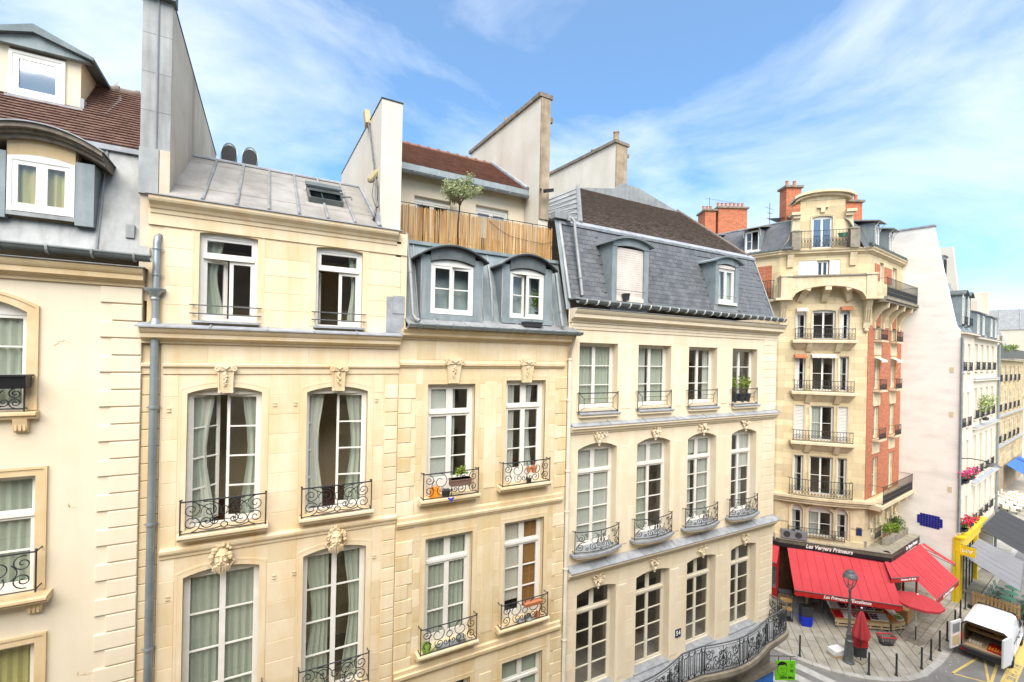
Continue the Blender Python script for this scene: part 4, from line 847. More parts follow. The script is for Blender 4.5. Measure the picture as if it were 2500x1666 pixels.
# mansard sheets
for a, b in ((3.02, 3.38), (3.38, 5.22), (5.22, 5.52), (5.52, 7.5), (7.5, 7.96)):
    m = M(); m.poly([(a+.003, 11.12, 16.46), (b-.003, 11.12, 16.46), (b-.003, 11.74, 18.5), (a+.003, 11.74, 18.5)]); obj('zinc_sheet', m, 'zinc_blue', Bh)
    m = M(); m.tube([(b, 11.11, 16.46), (b, 11.73, 18.5)], .022, 5); obj('seam', m, 'zinc', Bh)
m = M(); m.box(3.0, 7.98, 11.66, 11.86, 18.47, 18.56); obj('break_flashing', m, 'zinc_blue', Bh)
m = M(); m.poly([(7.97, 11.0, 16.3), (7.97, 14, 16.3), (7.97, 14, 18.5), (7.97, 11.74, 18.5)]); obj('mansard_return', m, 'zinc', Bh)
def dormer_b(x0, x1, z0, z1, cur, opn, hl, hr, za, seed):
    window(Bh, None, x0, x1, z0, z1, 11.07, rows=2, rise=.1, cur=cur, opn=opn, seed=seed, st=.07, fr=.06, dep=1.6, head=.0, rpad=.02)
    xc = (x0+x1)/2; hw = (x1-x0)/2
    for a, b, s_ in ((x0-.25, x0-.005, -1), (x1+.005, x1+.25, 1)):
        m = M(); m.box(a, b, 11.03, 11.75, z0-.12, z1+.17); obj('dormer_cheek', m, 'zinc_blue', Bh)
        m = M(); e = a-.002 if s_ < 0 else b+.002; m.tube([(e, 11.03, z0-.1), (e, 11.03, z1+.12)], .018, 5); obj('seam', m, 'zinc', Bh)
    n = 14; w_ = hw+.36; f = lambda x: z1+.13+(za-z1-.13)*(1-((x-xc)/w_)**2)
    P = [xc-hw-.02+(2*hw+.04)*k/n for k in range(n+1)]
    m = M(); m.prism([(x, z1+.02+.1*(1-((x-xc)/hw)**2)) for x in P]+[(x, f(x)-.03) for x in P[::-1]], 11.0, 11.3, 'y'); obj('dormer_lintel', m, 'zinc_dark', Bh)
    P = [xc-w_+2*w_*k/n for k in range(n+1)]
    m = M(); m.prism([(x, f(x)-.04) for x in P]+[(x, f(x)) for x in P[::-1]], 10.86, 11.9, 'y'); obj('dormer_hood', m, 'zinc_black', Bh)
    m = M(); m.prism([(x, f(x)+.001) for x in P]+[(x, f(x)+.02) for x in P[::-1]], 10.9, 11.9, 'y'); obj('hood_sheet', m, 'zinc_blue', Bh)
    m = M(); m.box(x0-.26, x1+.26, 10.98, 11.15, z0-.16, z0-.02); obj('dormer_sill', m, 'zinc_blue', Bh)
dormer_b(3.66, 4.84, 16.62, 17.92, None, (0, 8), 0, 0, 18.38, 41)
dormer_b(5.94, 7.06, 16.64, 17.94, [('full', .55, .72, 'curtain_white')], (14, 0), 0, 0, 18.44, 42)
pipe('down_pipe', Bh, [(3.1, 11.36, 18.62), (3.1, 11.3, 18.45), (3.12, 10.96, 17.5), (3.15, 10.82, 16.55), (3.2, 10.72, 16.42), (3.27, 10.64, 16.38)], .045, 'zinc', (17.6,))
pipe('down_pipe', Bh, [(7.42, 11.3, 18.1), (7.5, 11.24, 18.2), (7.57, 11.2, 18.05), (7.57, 10.86, 16.62), (7.58, 10.8, 16.45)], .05, 'zinc', (16.9,))
pipe('down_pipe', Bh, [(5.36, 11.3, 18.2), (5.37, 11.05, 17.4), (5.40, 11.0, 16.6)], .035, 'zinc')
pipe('rain_spout', Bh, [(7.97, 10.72, 16.2), (7.94, 10.9, 15.75), (7.95, 10.93, 15.5)], .04, 'chimney_edge')
pipe('rain_pipe', Bh, [(7.955, 10.93, 15.55), (7.955, 10.93, 0.1)], .062, 'pipe_cream', (15.5, 14.3, 12.2, 11.0, 9.3, 7.2, 5.0))
# terrace, attic wall and roof
m = M(); m.box(2.9, 7.5, 11.74, 13.1, 18.42, 18.5); obj('terrace_floor', m, 'lead', Bh)
opt = [(3.76, 4.90, 18.55, 20.22, 0), (5.72, 6.88, 18.55, 20.30, 0)]
m = M(); wall(m, 2.86, 7.5, 18.4, 20.95, 13.0, opt, .2); obj('attic_wall', m, 'plaster_d', Bh)
for o, c in zip(opt, ([('full', .75, .95, 'curtain_white')], [('flat', .05, .95, ('curtain_white', .45))])): window(Bh, None, o[0], o[1], o[2], o[3], 13.1, rows=1, cur=c, seed=44, st=.07, dep=1.5, head=.1)
tiles(Bh, lambda t: 2.8, lambda t: 7.46, 12.74, 20.98, 15.4, 22.76, 'tile_red', .17, .12, seed=8, ridge='tile_red')
m = M(); m.poly([(2.8, 15.4, 22.76), (7.5, 15.4, 22.76), (7.5, 17.5, 21), (2.8, 17.5, 21)]); obj('roof_back', m, 'tile_red', Bh)
m = M(); m.prism([(12.70, 20.74), (12.74, 20.74), (12.8, 20.99), (12.72, 20.99)], 2.8, 7.46, 'x'); obj('eaves_board', m, 'zinc_blue', Bh)
gutter(Bh, 2.8, 7.4, 12.62, 20.74, .07, 'steel', .5, 'zinc')
m = M(); m.tube([(7.40, 12.7, 21.02), (7.40, 15.4, 22.84)], .07, 6); obj('verge_flashing', m, 'lead', Bh)
BCw = partywall('chimney_wall', 'highest white party wall with worn stone coping right of the bamboo terrace', [(7.46, 12.1, 23.72), (7.82, 12.1, 23.72), (7.82, 17.6, 24.02), (7.46, 17.6, 24.02)], 16.5, 0, 'wall_white', 'cap_stone', .13, .07)
m = M(); m.box(7.47, 7.815, 12.05, 12.1, 19.9, 23.7); obj('worn_edge', m, 'chimney_edge', BCw)
m = M(); m.box(7.80, 7.96, 12.12, 12.35, 23.05, 23.2); obj('stone_corbel', m, 'cap_stone', BCw)
for y, h in ((14.3, .16), (14.75, .22), (15.2, .15)): m = M(); m.lathe([(.1, 0), (.09, h), (.07, h)], 7.64, y, 10, 23.99+(y-12)*.03); obj('flue_pot', m, 'chimney_edge', BCw, True)
m = M(); m.tube([(7.42, 11.9, 20.75), (7.5, 12.05, 20.82)], .03, 5); Tt = Matrix.Translation((7.66, 11.8, 20.72)) @ Matrix.Rotation(R(28), 4, 'Z') @ Matrix.Rotation(R(-20), 4, 'Y'); q = M(Tt); q.box(-.3, .22, -.05, .05, -.04, .06); m.add(q); obj('bracket_lamp', m, 'cable', BCw)
# bamboo screen on the terrace rail
bs = thing('bamboo_screen', 'golden bamboo screen fence tied along the roof terrace edge', 'screen', (5.4, 11.8, 18.5), 0, None, True)
rg = random.Random(4); m = M(); x = 2.98; mi = []
while x < 7.80:
    w_ = rg.uniform(.012, .024); top = 19.50+.012*(x-3)+rg.uniform(-.05, .02); sh = max(0, .22-(x-2.98)*.35)*0
    dk = .0 if not (4.62 < x < 4.68) else .35
    if not dk: m.tube([(x+(.17*(1-min(1, (x-2.98)/.5)) if False else 0), 11.78+rg.uniform(-.008, .008), 18.55), (x+rg.uniform(-.012, .012), 11.78+rg.uniform(-.008, .008), top)], w_/2, 5)
    x += w_*.98+(rg.uniform(.012, .03) if rg.random() < .09 else 0)
o = obj('canes', m, 'bamboo', bs); o['kind'] = 'stuff'
m = M(); m.tube([(2.92, 11.82, 19.56), (7.84, 11.82, 19.62)], .012, 5); m.tube([(2.92, 11.84, 18.7), (7.84, 11.84, 18.72)], .01, 4)
for k in range(8): m.tube([(2.95+k*.69, 11.83, 18.5), (2.95+k*.69, 11.83, 19.6)], .012, 4)
obj('rail', m, 'iron', bs)
m = M(); m.tube([(5.6, 11.75, 19.45), (5.9, 11.74, 19.25), (6.3, 11.74, 19.1), (6.9, 11.74, 19.05), (7.4, 11.74, 19.03), (7.8, 11.74, 19.15)], .006, 4); m.tube([(7.75, 11.74, 19.0), (7.8, 11.74, 18.7), (7.78, 11.74, 18.5)], .01, 4); obj('wire', m, 'cable', bs)
tr = thing('potted_tree', 'small round-headed olive tree rising from the bamboo terrace', 'tree', (4.80, 12.15, 18.5)); rg = random.Random(9)
m = M(); m.lathe([(.16, 0), (.21, .36), (.22, .38), (.19, .38), (.18, .34), (.01, .34)], n=14); obj('pot', m, 'terracotta', tr, True)
m = M(); m.tube([(0, 0, .3), (.0, 0, .8), (.03, .0, 1.2), (.05, 0, 1.5)], .03, 7, r2=.02)
tips = []
for k in range(13):
    a = 2*PI*k/13+rg.uniform(-.3, .3); e = rg.uniform(.25, 1.25); q = rg.uniform(.4, .62); b0 = Vector((.05, 0, 1.42+rg.uniform(-.1, .15)))
    tp = b0+Vector((math.cos(a)*math.cos(e), math.sin(a)*math.cos(e), math.sin(e)))*q; md = b0.lerp(tp, .5)+Vector((0, 0, .05)); m.tube([tuple(b0), tuple(md), tuple(tp)], .013, 5, r2=.004); tips += [tp, md.lerp(tp, .6)]
    for j in range(3):
        t2 = tp+Vector((rg.uniform(-.16, .16), rg.uniform(-.16, .16), rg.uniform(-.05, .18))); m.tube([tuple(md.lerp(tp, .7)), tuple(t2)], .005, 3, r2=.002); tips.append(t2)
obj('trunk', m, 'bark', tr)
m = M()
for tp in tips: leaves(m, tuple(tp), .13, .13, .11, 52, .07, rg, .05, 2.4)
obj('crown', m, 'leaf_olive', tr)
# things on the sills of B
plant('window_planter', 'brown planter with yellow green succulent on the railing of upper left stained window', 'planter', (4.42, 10.66, 12.28), .32, .14, 'leaf_light', 220, .07, 'box', 'planter_brown', .27, .17, 5)
plant('flower_pot', 'red clay pot with a thin dry plant on the railing of upper right stained window', 'pot', (6.62, 10.68, 12.36), .2, .06, 'flower_red', 12, .04, 'round', 'terracotta', .09, .17, 6)
plant('flower_pot', 'small orange pot beside the red pot on the upper right stained window railing', 'pot', (6.45, 10.68, 12.38), .1, .04, 'leaf', 8, .03, 'round', 'terracotta', .07, .14, 7)
def small(name, label, cat, mt, f): m = M(); f(m); return tag(obj(name, m, mt, None, True), label, cat)
small('watering_can', 'grey green watering can with hoop handle on sill of lower left stained window', 'watering can', 'fruit_green', lambda m: (m.lathe([(.09, 0), (.1, .22), (.085, .24), (.07, .24)], 3.68, 10.86, 14, zz(8.0, 10.86)+.02), m.tube([(3.68+.12*math.cos(a*.3), 10.86, 8.2+.12*math.sin(a*.3)) for a in range(11)], .01, 5), m.tube([(3.76, 10.84, 8.1), (3.9, 10.82, 8.22), (3.95, 10.8, 8.27)], .018, 6)))
small('metal_trough', 'long grey metal trough lying on sill of lower left stained window', 'trough', 'lead', lambda m: m.prism([(10.82, 8.03), (10.98, 8.03), (11.0, 8.17), (10.8, 8.17)], 3.95, 4.75, 'x'))
small('metal_bucket', 'dented grey bucket on sill of the lower left stained window', 'bucket', 'zinc', lambda m: m.lathe([(.09, 0), (.12, .2), (.13, .21), (.11, .21)], 4.62, 10.88, 14, 8.05))
small('clay_mug', 'orange red clay mug on sill of the lower right stained window', 'mug', 'terracotta', lambda m: (m.lathe([(.06, 0), (.075, .1), (.07, .18), (.075, .2), (.06, .2)], 6.95, 10.86, 14, 8.1), m.tube([(6.9-.05*math.sin(a*.4)*1.2, 10.86, 8.13+.018*a) for a in range(8)], .01, 5)))
small('grey_jug', 'round grey jug with loop handle on sill of the lower right stained window', 'jug', 'zinc', lambda m: (m.lathe([(.06, 0), (.11, .06), (.12, .12), (.07, .2), (.07, .24)], 6.66, 10.87, 14, 8.08), m.tube([(6.56-.07*math.sin(a*.45), 10.87, 8.12+.02*a) for a in range(8)], .01, 5)))
small('metal_pot', 'second grey metal pot left of the jug on lower right stained window sill', 'pot', 'lead', lambda m: m.lathe([(.08, 0), (.1, .14), (.11, .15), (.09, .15)], 6.38, 10.87, 14, 8.07))
small('toy_figure', 'small brown knotted ornament in the left corner of lower right window sill', 'ornament', 'wood', lambda m: [m.ball((6.02+.07*(k % 3), 10.85, 8.06+.06*(k//3)), .045, 8, 5) for k in range(6)])
small('clay_trough', 'red clay trough standing on the railing of lower right stained window', 'trough', 'terracotta', lambda m: m.prism([(10.70, 8.62), (10.84, 8.62), (10.86, 8.72), (10.68, 8.72)], 6.45, 7.0, 'x'))
small('striped_bag', 'orange striped cloth bag on sill of the upper left stained window', 'bag', 'fruit_orange', lambda m: (m.prism([(10.82, 11.96), (10.98, 11.96), (10.96, 12.22), (10.88, 12.24)], 3.72, 3.95, 'x'), m.tube([(3.76, 10.9, 12.2), (3.83, 10.9, 12.3), (3.9, 10.9, 12.2)], .01, 4)))
small('black_crate', 'black pot beside the striped bag on upper left stained window sill', 'pot', 'plastic_dark', lambda m: m.lathe([(.09, 0), (.11, .16), (.12, .17), (.1, .17)], 4.12, 10.88, 12, 11.96))
small('blue_rag', 'small blue cloth rag hanging over edge of the upper left stained window sill', 'rag', 'plastic_blue', lambda m: (m.tube([(4.12, 10.74, 11.95), (4.2, 10.71, 11.93), (4.28, 10.73, 11.955)], .022, 5), m.tube([(4.2, 10.71, 11.93), (4.22, 10.695, 11.88), (4.2, 10.7, 11.85)], .016, 5)))
small('dark_pot', 'dark round pot low behind the railing of the upper right stained window', 'pot', 'plastic_dark', lambda m: m.lathe([(.06, 0), (.08, .12), (.085, .13), (.07, .13)], 6.58, 10.88, 12, 12.02))
plant('roof_trough', 'flat dark grey plastic trough lying on the zinc ledge under the dormer', 'planter', (6.58, 10.88, 16.40), .08, .03, 'leaf', 10, .03, 'box', 'plastic_dark', .28, .14, 12)
plant('house_plant', 'leafy green plant inside the right arched dormer window', 'plant', (6.95, 11.3, 16.72), .7, .16, 'leaf_light', 130, .11, 'round', 'plastic_dark', .1, .15, 13)

# ================================================================ C: cream house with four bays and slate mansard
Ch = thing('cream_house', 'cream four-bay house with slate mansard, brown tiles and long iron balcony', 'house', (13, 11, 0), 0, None, True)
YC = 11.0
up = [(8.35+2.4*k, 9.87+2.4*k, 14.0, 16.03, 0) for k in range(4)]
mid = [(8.37+2.41*k, 9.91+2.405*k, 9.62, 12.77, .17) for k in range(4)]
low = [(8.44+2.42*k, 9.99+2.415*k, 5.2, 8.35, .12) for k in range(4)]
m = M(); wall(m, 7.93, 18.3, 3.2, 17.0, YC, up+mid+low, .3); m.poly([(18.3, YC, 3.2), (18.3, 22, 3.2), (18.3, 22, 17), (18.3, YC, 17)]); m.box(7.93, 18.29, 14, 14.05, 3.2, 19); obj('wall', m, 'stone_c', Ch)
for z0, z1, o, s_ in ((13.62, 16.6, up, 51), (9.32, 13.22, mid, 52), (5.3, 8.86, low, 53)): blocks(Ch, 'block_c', 8.06, 17.42, z0, z1, YC, o, .46, .8, proud=.005, seed=s_, pad=.12)
for z1, n in ((16.5, 9), (13.2, 12), (8.85, 11)): quoins(Ch, 'block_c', 17.45, 18.31, z1, n, .323, YC, None, proud=.02, gap=.016)
for a, b in [(10.07+2.4*k, 10.42+2.4*k) for k in range(3)]:
    for z0, z1 in ((13.95, 15.98), (9.6, 12.75), (5.3, 8.3)): m = M(); m.cbox(a, b, YC-.02, YC+.02, z0, z1, .014); obj('pilaster', m, 'block_c', Ch)
cw = [[('full', .03, .5, 'curtain'), ('full', .55, .97, 'curtain')], [('full', .03, .45, 'curtain_white'), ('full', .6, .95, 'curtain')], [('full', .75, .97, 'curtain_white')], None]
for k, o in enumerate(up): window(Ch, None, o[0], o[1], o[2], o[3], YC+.26, rows=3, cur=cw[k], seed=60+k, st=.06, fr=.05)
cm = [[('flat', .03, .97, ('curtain_white', .04))], [('flat', .03, .97, ('curtain_white', .78)), ('full', .03, .47, 'curtain')], [('flat', .03, .97, ('curtain_white', .8)), ('full', .03, .4, 'curtain_white'), ('full', .65, .97, 'curtain_white')], [('flat', .5, .97, ('curtain_white', .55)), ('full', .5, .75, 'curtain_white')]]
for k, o in enumerate(mid): window(Ch, None, o[0], o[1], o[2]+.07, o[3], YC+.26, rows=4, transom=.66, rise=.17, cur=cm[k], seed=64+k, st=.06, fr=.06)
for k, o in enumerate(low): window(Ch, None, o[0], o[1], o[2]+.02, o[3], YC+.26, rows=4, transom=.6, rise=.12, seed=68+k, st=.06, fr=.05, fmat='paint_cream', dep=2.6)
mo('string_course', [(0, 13.25), (.04, 13.25), (.06, 13.31), (.12, 13.34), (.13, 13.40), (.2, 13.44), (.2, 13.5), (0, 13.5)], 8.03, 18.33, YC, 'stone_c', Ch)
mo('string_course', [(0, 8.88), (.04, 8.88), (.06, 8.95), (.13, 8.98), (.15, 9.05), (.24, 9.1), (.24, 9.17), (0, 9.17)], 8.03, 18.36, YC, 'stone_c', Ch)
for z, d, z2 in ((13.503, .22, 13.6), (9.172, .27, 9.32)):
    xs = [8.03+10.33*k/7 for k in range(8)]
    for a, b in zip(xs, xs[1:]):
        m = M(); m.prism([(YC-d, z), (YC-d, z+.02), (YC+.01, z2), (YC+.01, z)], a+.003, b-.003, 'x'); obj('zinc_sheet', m, 'lead', Ch)
        m = M(); m.prism([(YC-d-.003, z+.022), (YC-d-.003, z+.04), (YC, z2+.02), (YC, z2)], b-.03, b-.004, 'x'); obj('seam', m, 'lead', Ch)
mo('cornice', cyma(16.62, 17.02, .36), 7.95, 18.42, YC, 'stone_c', Ch)
mo('architrave', [(0, 16.42), (.03, 16.42), (.03, 16.5), (.05, 16.52), (.05, 16.6), (0, 16.62)], 8.0, 18.33, YC, 'stone_c', Ch)
m = M(); m.box(7.95, 18.46, YC-.4, YC+.05, 17.022, 17.035); obj('cornice_flashing', m, 'lead', Ch)
gutter(Ch, 7.95, 18.15, 10.6, 17.24, .095, 'zinc_dark', .42, 'shutter_white')
yr = 10.9
for o in up:
    railing(Ch, q11(o[0]+.01, yr), q11(o[1]+.04, yr), 13.93, 14.49, yr, 'x', r=.009, ret=.12)
    m = M(); m.prism([(YC-.17, 13.84), (YC-.17, 13.87), (YC+.26, 13.99), (YC+.26, 13.84)], o[0]-.03, o[1]+.05, 'x'); obj('window_sill', m, 'lead', Ch)
    m = M(); m.box(o[0]-.01, o[1]+.03, YC-.13, YC+.02, 13.76, 13.838); obj('sill_stone', m, 'stone_c', Ch)
yr = 10.86
for k, o in enumerate(mid):
    x0, x1 = q11(o[0]-.04, yr), q11(o[1]+.15, yr); xc = (x0+x1)/2
    railing(Ch, x0, x1, zz(9.66, yr), zz(10.28, yr), yr, 'c', bow=.17, ret=.16, r=.0095)
    m = M(); n = 14; P = [(x0-.09+(x1-x0+.18)*j/n, yr-.04-.19*(1-((j/n-.5)*2)**2)) for j in range(n+1)]
    m.prism([(P[0][0], YC+.3)]+P+[(P[-1][0], YC+.3)], 9.61, 9.68, 'z'); obj('balcony_slab', m, 'lead', Ch)
    m = M(); m.prism([(P[0][0]+.05, YC+.1)]+[(a, b+.04) for a, b in P[1:-1]]+[(P[-1][0]-.05, YC+.1)], 9.55, 9.608, 'z'); obj('slab_moulding', m, 'stone_c', Ch)
def rocaille(x, z, h, seed):
    rg = random.Random(seed); m = M()
    for k in range(16): m.ball((x+rg.gauss(0, .09)+(.06 if seed % 2 else -.04)*((k % 4)-1.5), YC-.05-rg.random()*.05, z+h*.62+rg.uniform(-.09, .1)), rg.uniform(.022, .045), 6, 4)
    for s_ in (-1, 1):
        m.tube([(x+s_*(.02+a), YC-.05, z+h*.5+b) for a, b in spiral(.07, 0, .075, 1.4, 0, 1, 14)], .018, 5); m.tube([(x+s_*.18, YC-.03, z+h*.75), (x+s_*.1, YC-.07, z+h*.3), (x+s_*.02, YC-.06, z)], .022, 5, r2=.012); m.tube([(x+s_*.05, YC-.07, z+h*.9), (x+s_*.2, YC-.06, z+h), (x+s_*.25, YC-.03, z+h*.8)], .018, 5, r2=.01)
    m.ball((x, YC-.08, z+h*.2), .05, 8, 5, (1, .7, 1.3)); m.ball((x, YC-.05, z-.02), .035, 6, 4); obj('carved_ornament', m, 'stone_c', Ch, True)
for k in range(4): rocaille((mid[k][0]+mid[k][1])/2, 12.9, .42, k); rocaille((low[k][0]+low[k][1])/2, 8.46, .42, k+5)
# house number
pl = obj('number_plate', M().box(12.72, 13.0, YC-.035, YC-.022, 5.87, 6.15), 'enamel_blue', Ch); text_mesh('digits', '54', .22, 'print_white', pl, Matrix.Translation((12.86, YC-.037, 6.01)) @ UPR, .001, bold=.006)
# slate mansard
sy0, sz0, sy1, sz1 = 11.08, 17.33, 11.88, 19.82; SL = math.hypot(sy1-sy0, sz1-sz0); sang = math.atan2(sz1-sz0, sy1-sy0)
m = M(); m.poly([(7.95, sy0, sz0), (18.25, sy0, sz0), (18.05, sy1, sz1), (8.05, sy1, sz1)]); m.poly([(18.25, sy0, sz0), (18.25, 22, sz0), (18.05, 22, sz1), (18.05, sy1, sz1)]); obj('mansard_deck', m, 'slate', Ch)
sw, sg = .235, .165; sm = M(); sm.box(-sw/2+.003, sw/2-.003, -.004, sg*1.35, 0, .011); me = bpy.data.meshes.new('slate'); me.from_pydata(sm.V, [], sm.F); me.materials.append(MATS['slate'])
rg = random.Random(5); cnt = 0; rest = M(); lst = []
dz = [(9.50, 11.28, 17.2, 19.55), (14.42, 16.0, 17.2, 19.5)]
for i in range(int(SL/sg)):
    t = i*sg; f = t/SL; zc = sz0+(sz1-sz0)*f; x = 7.98+.1*f+(sw/2 if i % 2 else sw)
    while x < 18.2-.2*f-sw*.4:
        if not any(a < x < b and c < zc < d for a, b, c, d in dz): lst.append((x, t))
        x += sw
lst.sort(key=lambda q: q[0])
offC = OFF[Ch.name]
for k, (x, t) in enumerate(lst):
    y, z = sy0+(sy1-sy0)*t/SL-.014, sz0+(sz1-sz0)*t/SL+.006; an = sang-R(2.2+rg.uniform(0, 1.2)); ro = rg.uniform(-.012, .012)
    if k < 300:
        o = link('slate', me, Ch); o.location = (x-offC.x, y-offC.y, z-offC.z); o.rotation_euler = (an, ro, 0)
    else:
        rest.T = Matrix.Translation((x, y, z)) @ Matrix.Rotation(an, 4, 'X') @ Matrix.Rotation(ro, 4, 'Y'); rest.box(-sw/2+.003, sw/2-.003, -.004, sg*1.35, 0, .011+rg.uniform(0, .006))
o = obj('slates', rest, 'slate', Ch); o['kind'] = 'stuff'
m = M(); m.prism([(11.82, 19.78), (11.80, 19.86), (12.0, 20.02), (12.05, 19.9)], 8.05, 18.05, 'x'); obj('break_flashing', m, 'lead', Ch)
m = M(); m.tube([(18.24, sy0-.02, sz0), (18.04, sy1-.02, sz1)], .03, 6); obj('hip_flashing', m, 'zinc', Ch); m = M(); m.tube([(7.98, sy0-.03, sz0), (8.1, sy1-.03, sz1)], .06, 6); obj('hip_flashing', m, 'zinc', Ch)
m = M(); m.poly([(7.84, 11.02, 17.0), (8.0, 11.02, 17.0), (8.14, 11.85, 19.95), (7.9, 11.85, 19.95)]); obj('edge_flashing', m, 'zinc_blue', Ch)
m = M(); m.box(7.95, 18.3, 10.72, 11.1, 17.30, 17.34); obj('gutter_apron', m, 'zinc', Ch)
def dormer_c(x0, x1, z0, z1, za, blind, seed):
    xc = (x0+x1)/2; hw = (x1-x0)/2; yf = 11.0
    if blind:
        m = M(); n = 22
        for k in range(n): zz0 = z0+.12+(z1-z0-.12)*k/n; m.box(x0, x1, yf+.06, yf+.075, zz0+.004, z0+.12+(z1-z0-.12)*(k+1)/n-.002); m.box(x0, x1, yf+.075, yf+.08, zz0-.004, zz0+.004)
        obj('roller_shutter', m, 'blind', Ch); m = M(); m.box(x0, x1, yf, yf+.1, z0-.02, z0+.115); obj('dormer_sill', m, 'blind', Ch)
    else:
        window(Ch, None, x0, x1, z0, z1-.1, yf+.07, rows=1, cur=[('full', .05, .35, 'curtain_white'), ('full', .6, .9, 'curtain')], seed=seed, st=.06, dep=1.3, rpad=.02); m = M(); m.box(x0, x1, yf+.03, yf+.13, z1-.1, z1+.02); obj('shutter_box', m, 'blind', Ch)
        m = M(); m.box(x0-.05, x1+.05, yf-.06, yf+.2, z0-.1, z0-.01); obj('dormer_sill', m, 'paint_white', Ch)
    m = M()
    for z in ((z0+.22,) if not blind else (z0+.32,)): m.tube([(x0-.05, yf-.06, z), (x1+.05, yf-.06, z)], .01, 5)
    obj('guard_rail', m, 'iron_grey', Ch)
    for a, b in ((x0-.2, x0-.004), (x1+.004, x1+.2)): m = M(); m.box(a, b, yf, yf+.85, z0-.12, z1+.16); obj('dormer_cheek', m, 'zinc_blue', Ch)
    n = 14; w_ = hw+.34; f = lambda x: z1+.13+(za-z1-.13)*(1-((x-xc)/w_)**2); P = [xc-hw-.19+(2*hw+.38)*k/n for k in range(n+1)]
    m = M(); m.prism([(x, z1+.01+.06*(1-((x-xc)/hw)**2 if abs(x-xc) < hw else 0)) for x in P]+[(x, f(x)-.03) for x in P[::-1]], yf-.02, yf+.2, 'y'); obj('dormer_lintel', m, 'zinc_blue', Ch)
    P = [xc-w_+2*w_*k/n for k in range(n+1)]; m = M(); m.prism([(x, f(x)-.035) for x in P]+[(x, f(x)+.012) for x in P[::-1]], yf-.14, yf+1.0, 'y'); obj('dormer_hood', m, 'zinc_blue', Ch)
    m = M(); m.tube([(x, yf-.14, f(x)+.012) for x in P], .014, 5); obj('hood_edge', m, 'zinc', Ch)
    m = M(); m.box(x0-.22, x1+.22, yf+.02, yf+.2, z0-.34, z0-.1); obj('dormer_apron', m, 'zinc', Ch)
dormer_c(9.76, 10.92, 17.42, 19.12, 19.46, True, 75); dormer_c(14.68, 15.62, 17.74, 19.1, 19.44, False, 76)
m = M(); m.lathe([(.1, 0), (.13, .2), (.14, .21), (.12, .21)], 10.08, 10.92, 12, 17.42); tag(obj('flower_pot', m, 'plastic_dark', None, True), 'black plastic pot on sill of the shuttered slate roof dormer', 'pot')
pipe('roof_pipe', Ch, [(8.3, 11.75, 19.98), (8.46, 11.7, 19.98), (8.52, 11.62, 19.85), (8.48, 11.55, 19.6), (8.44, 11.12, 17.85), (8.42, 11.02, 17.45)], .055, 'zinc', (18.0,))
m = M(); m.box(7.85, 8.42, 11.72, 11.98, 19.92, 20.12); m.box(8.3, 8.46, 11.68, 11.8, 19.88, 20.05); obj('gutter_box', m, 'zinc', Ch)
# tile roof, zinc hip and chimney wall
tiles(Ch, lambda t: 9.0+2.5*t, lambda t: 17.75-.25*t, 11.97, 19.92, 15.5, 22.72, 'tile_brown', .18, .145, .055, seed=12)
m = M(); A, B, C_, D_ = (9.0, 11.97, 19.98), (11.5, 15.5, 22.78), (7.95, 15.5, 20.9), (7.95, 12.0, 19.95); m.poly([A, B, C_, D_]); obj('zinc_hip', m, 'zinc', Ch)
for k in range(7):
    t = (k+.5)/7; p = Vector(A).lerp(Vector(B), t); q = Vector(D_).lerp(Vector(C_), t); m = M(); m.tube([tuple(p+Vector((0, 0, .03))), tuple(q+Vector((0, 0, .03)))], .03, 5); obj('seam', m, 'zinc', Ch)
m = M(); m.tube([A, B], .09, 6); obj('hip_flashing', m, 'zinc', Ch); m = M(); m.tube([(9.05, 11.97, 19.95), (17.8, 11.97, 19.95)], .03, 5); obj('hip_flashing', m, 'zinc', Ch)
m = M(); m.prism([(11.4, 22.70), (17.6, 22.68), (14.9, 23.35), (13.9, 23.4), (13.4, 23.05)], 15.42, 15.5, 'y'); obj('ridge_flashing', m, 'zinc', Ch)
m = M()
for k in range(22): t = k/22; m.tube([(17.76-.25*t, 11.97+3.53*t, 19.98+2.8*t), (17.76-.25*(t+.05), 11.97+3.53*(t+.05), 20.0+2.8*(t+.05))], .06+.012*(k % 2), 6)
obj('verge_tiles', m, 'tile_brown', Ch)
m = M(); m.poly([(17.5, 15.5, 22.72), (17.76, 11.97, 19.95), (18.05, 11.97, 19.9), (18.05, 22, 19.9), (17.5, 19, 22.7)]); m.poly([(11.5, 15.5, 22.72), (17.5, 15.5, 22.72), (17.5, 20, 20), (7.9, 20, 20)]); obj('roof_back', m, 'tile_brown', Ch)
CCw = partywall('chimney_wall', 'cream chimney wall with two clay pots behind the ridge of the slate mansard house', [(13.95, 16.0, 25.42), (14.62, 16.0, 25.38), (14.62, 21.6, 25.8), (13.95, 21.6, 25.8)], 19.5, 0, 'wall_white', 'cap_stone', .14, .1)
m = M(); m.box(13.96, 14.63, 15.95, 16.0, 22.9, 25.4); obj('worn_edge', m, 'chimney_edge', CCw)
m = M(); m.box(14.58, 14.8, 16.02, 16.3, 24.95, 25.1); obj('stone_corbel', m, 'cap_stone', CCw)
for y, h in ((16.35, .62), (18.0, .42)): m = M(); m.lathe([(.15, 0), (.13, h*.9), (.15, h*.92), (.15, h), (.1, h)], 14.28, y, 12, 25.53); obj('flue_pot', m, 'chimney_edge', CCw, True)
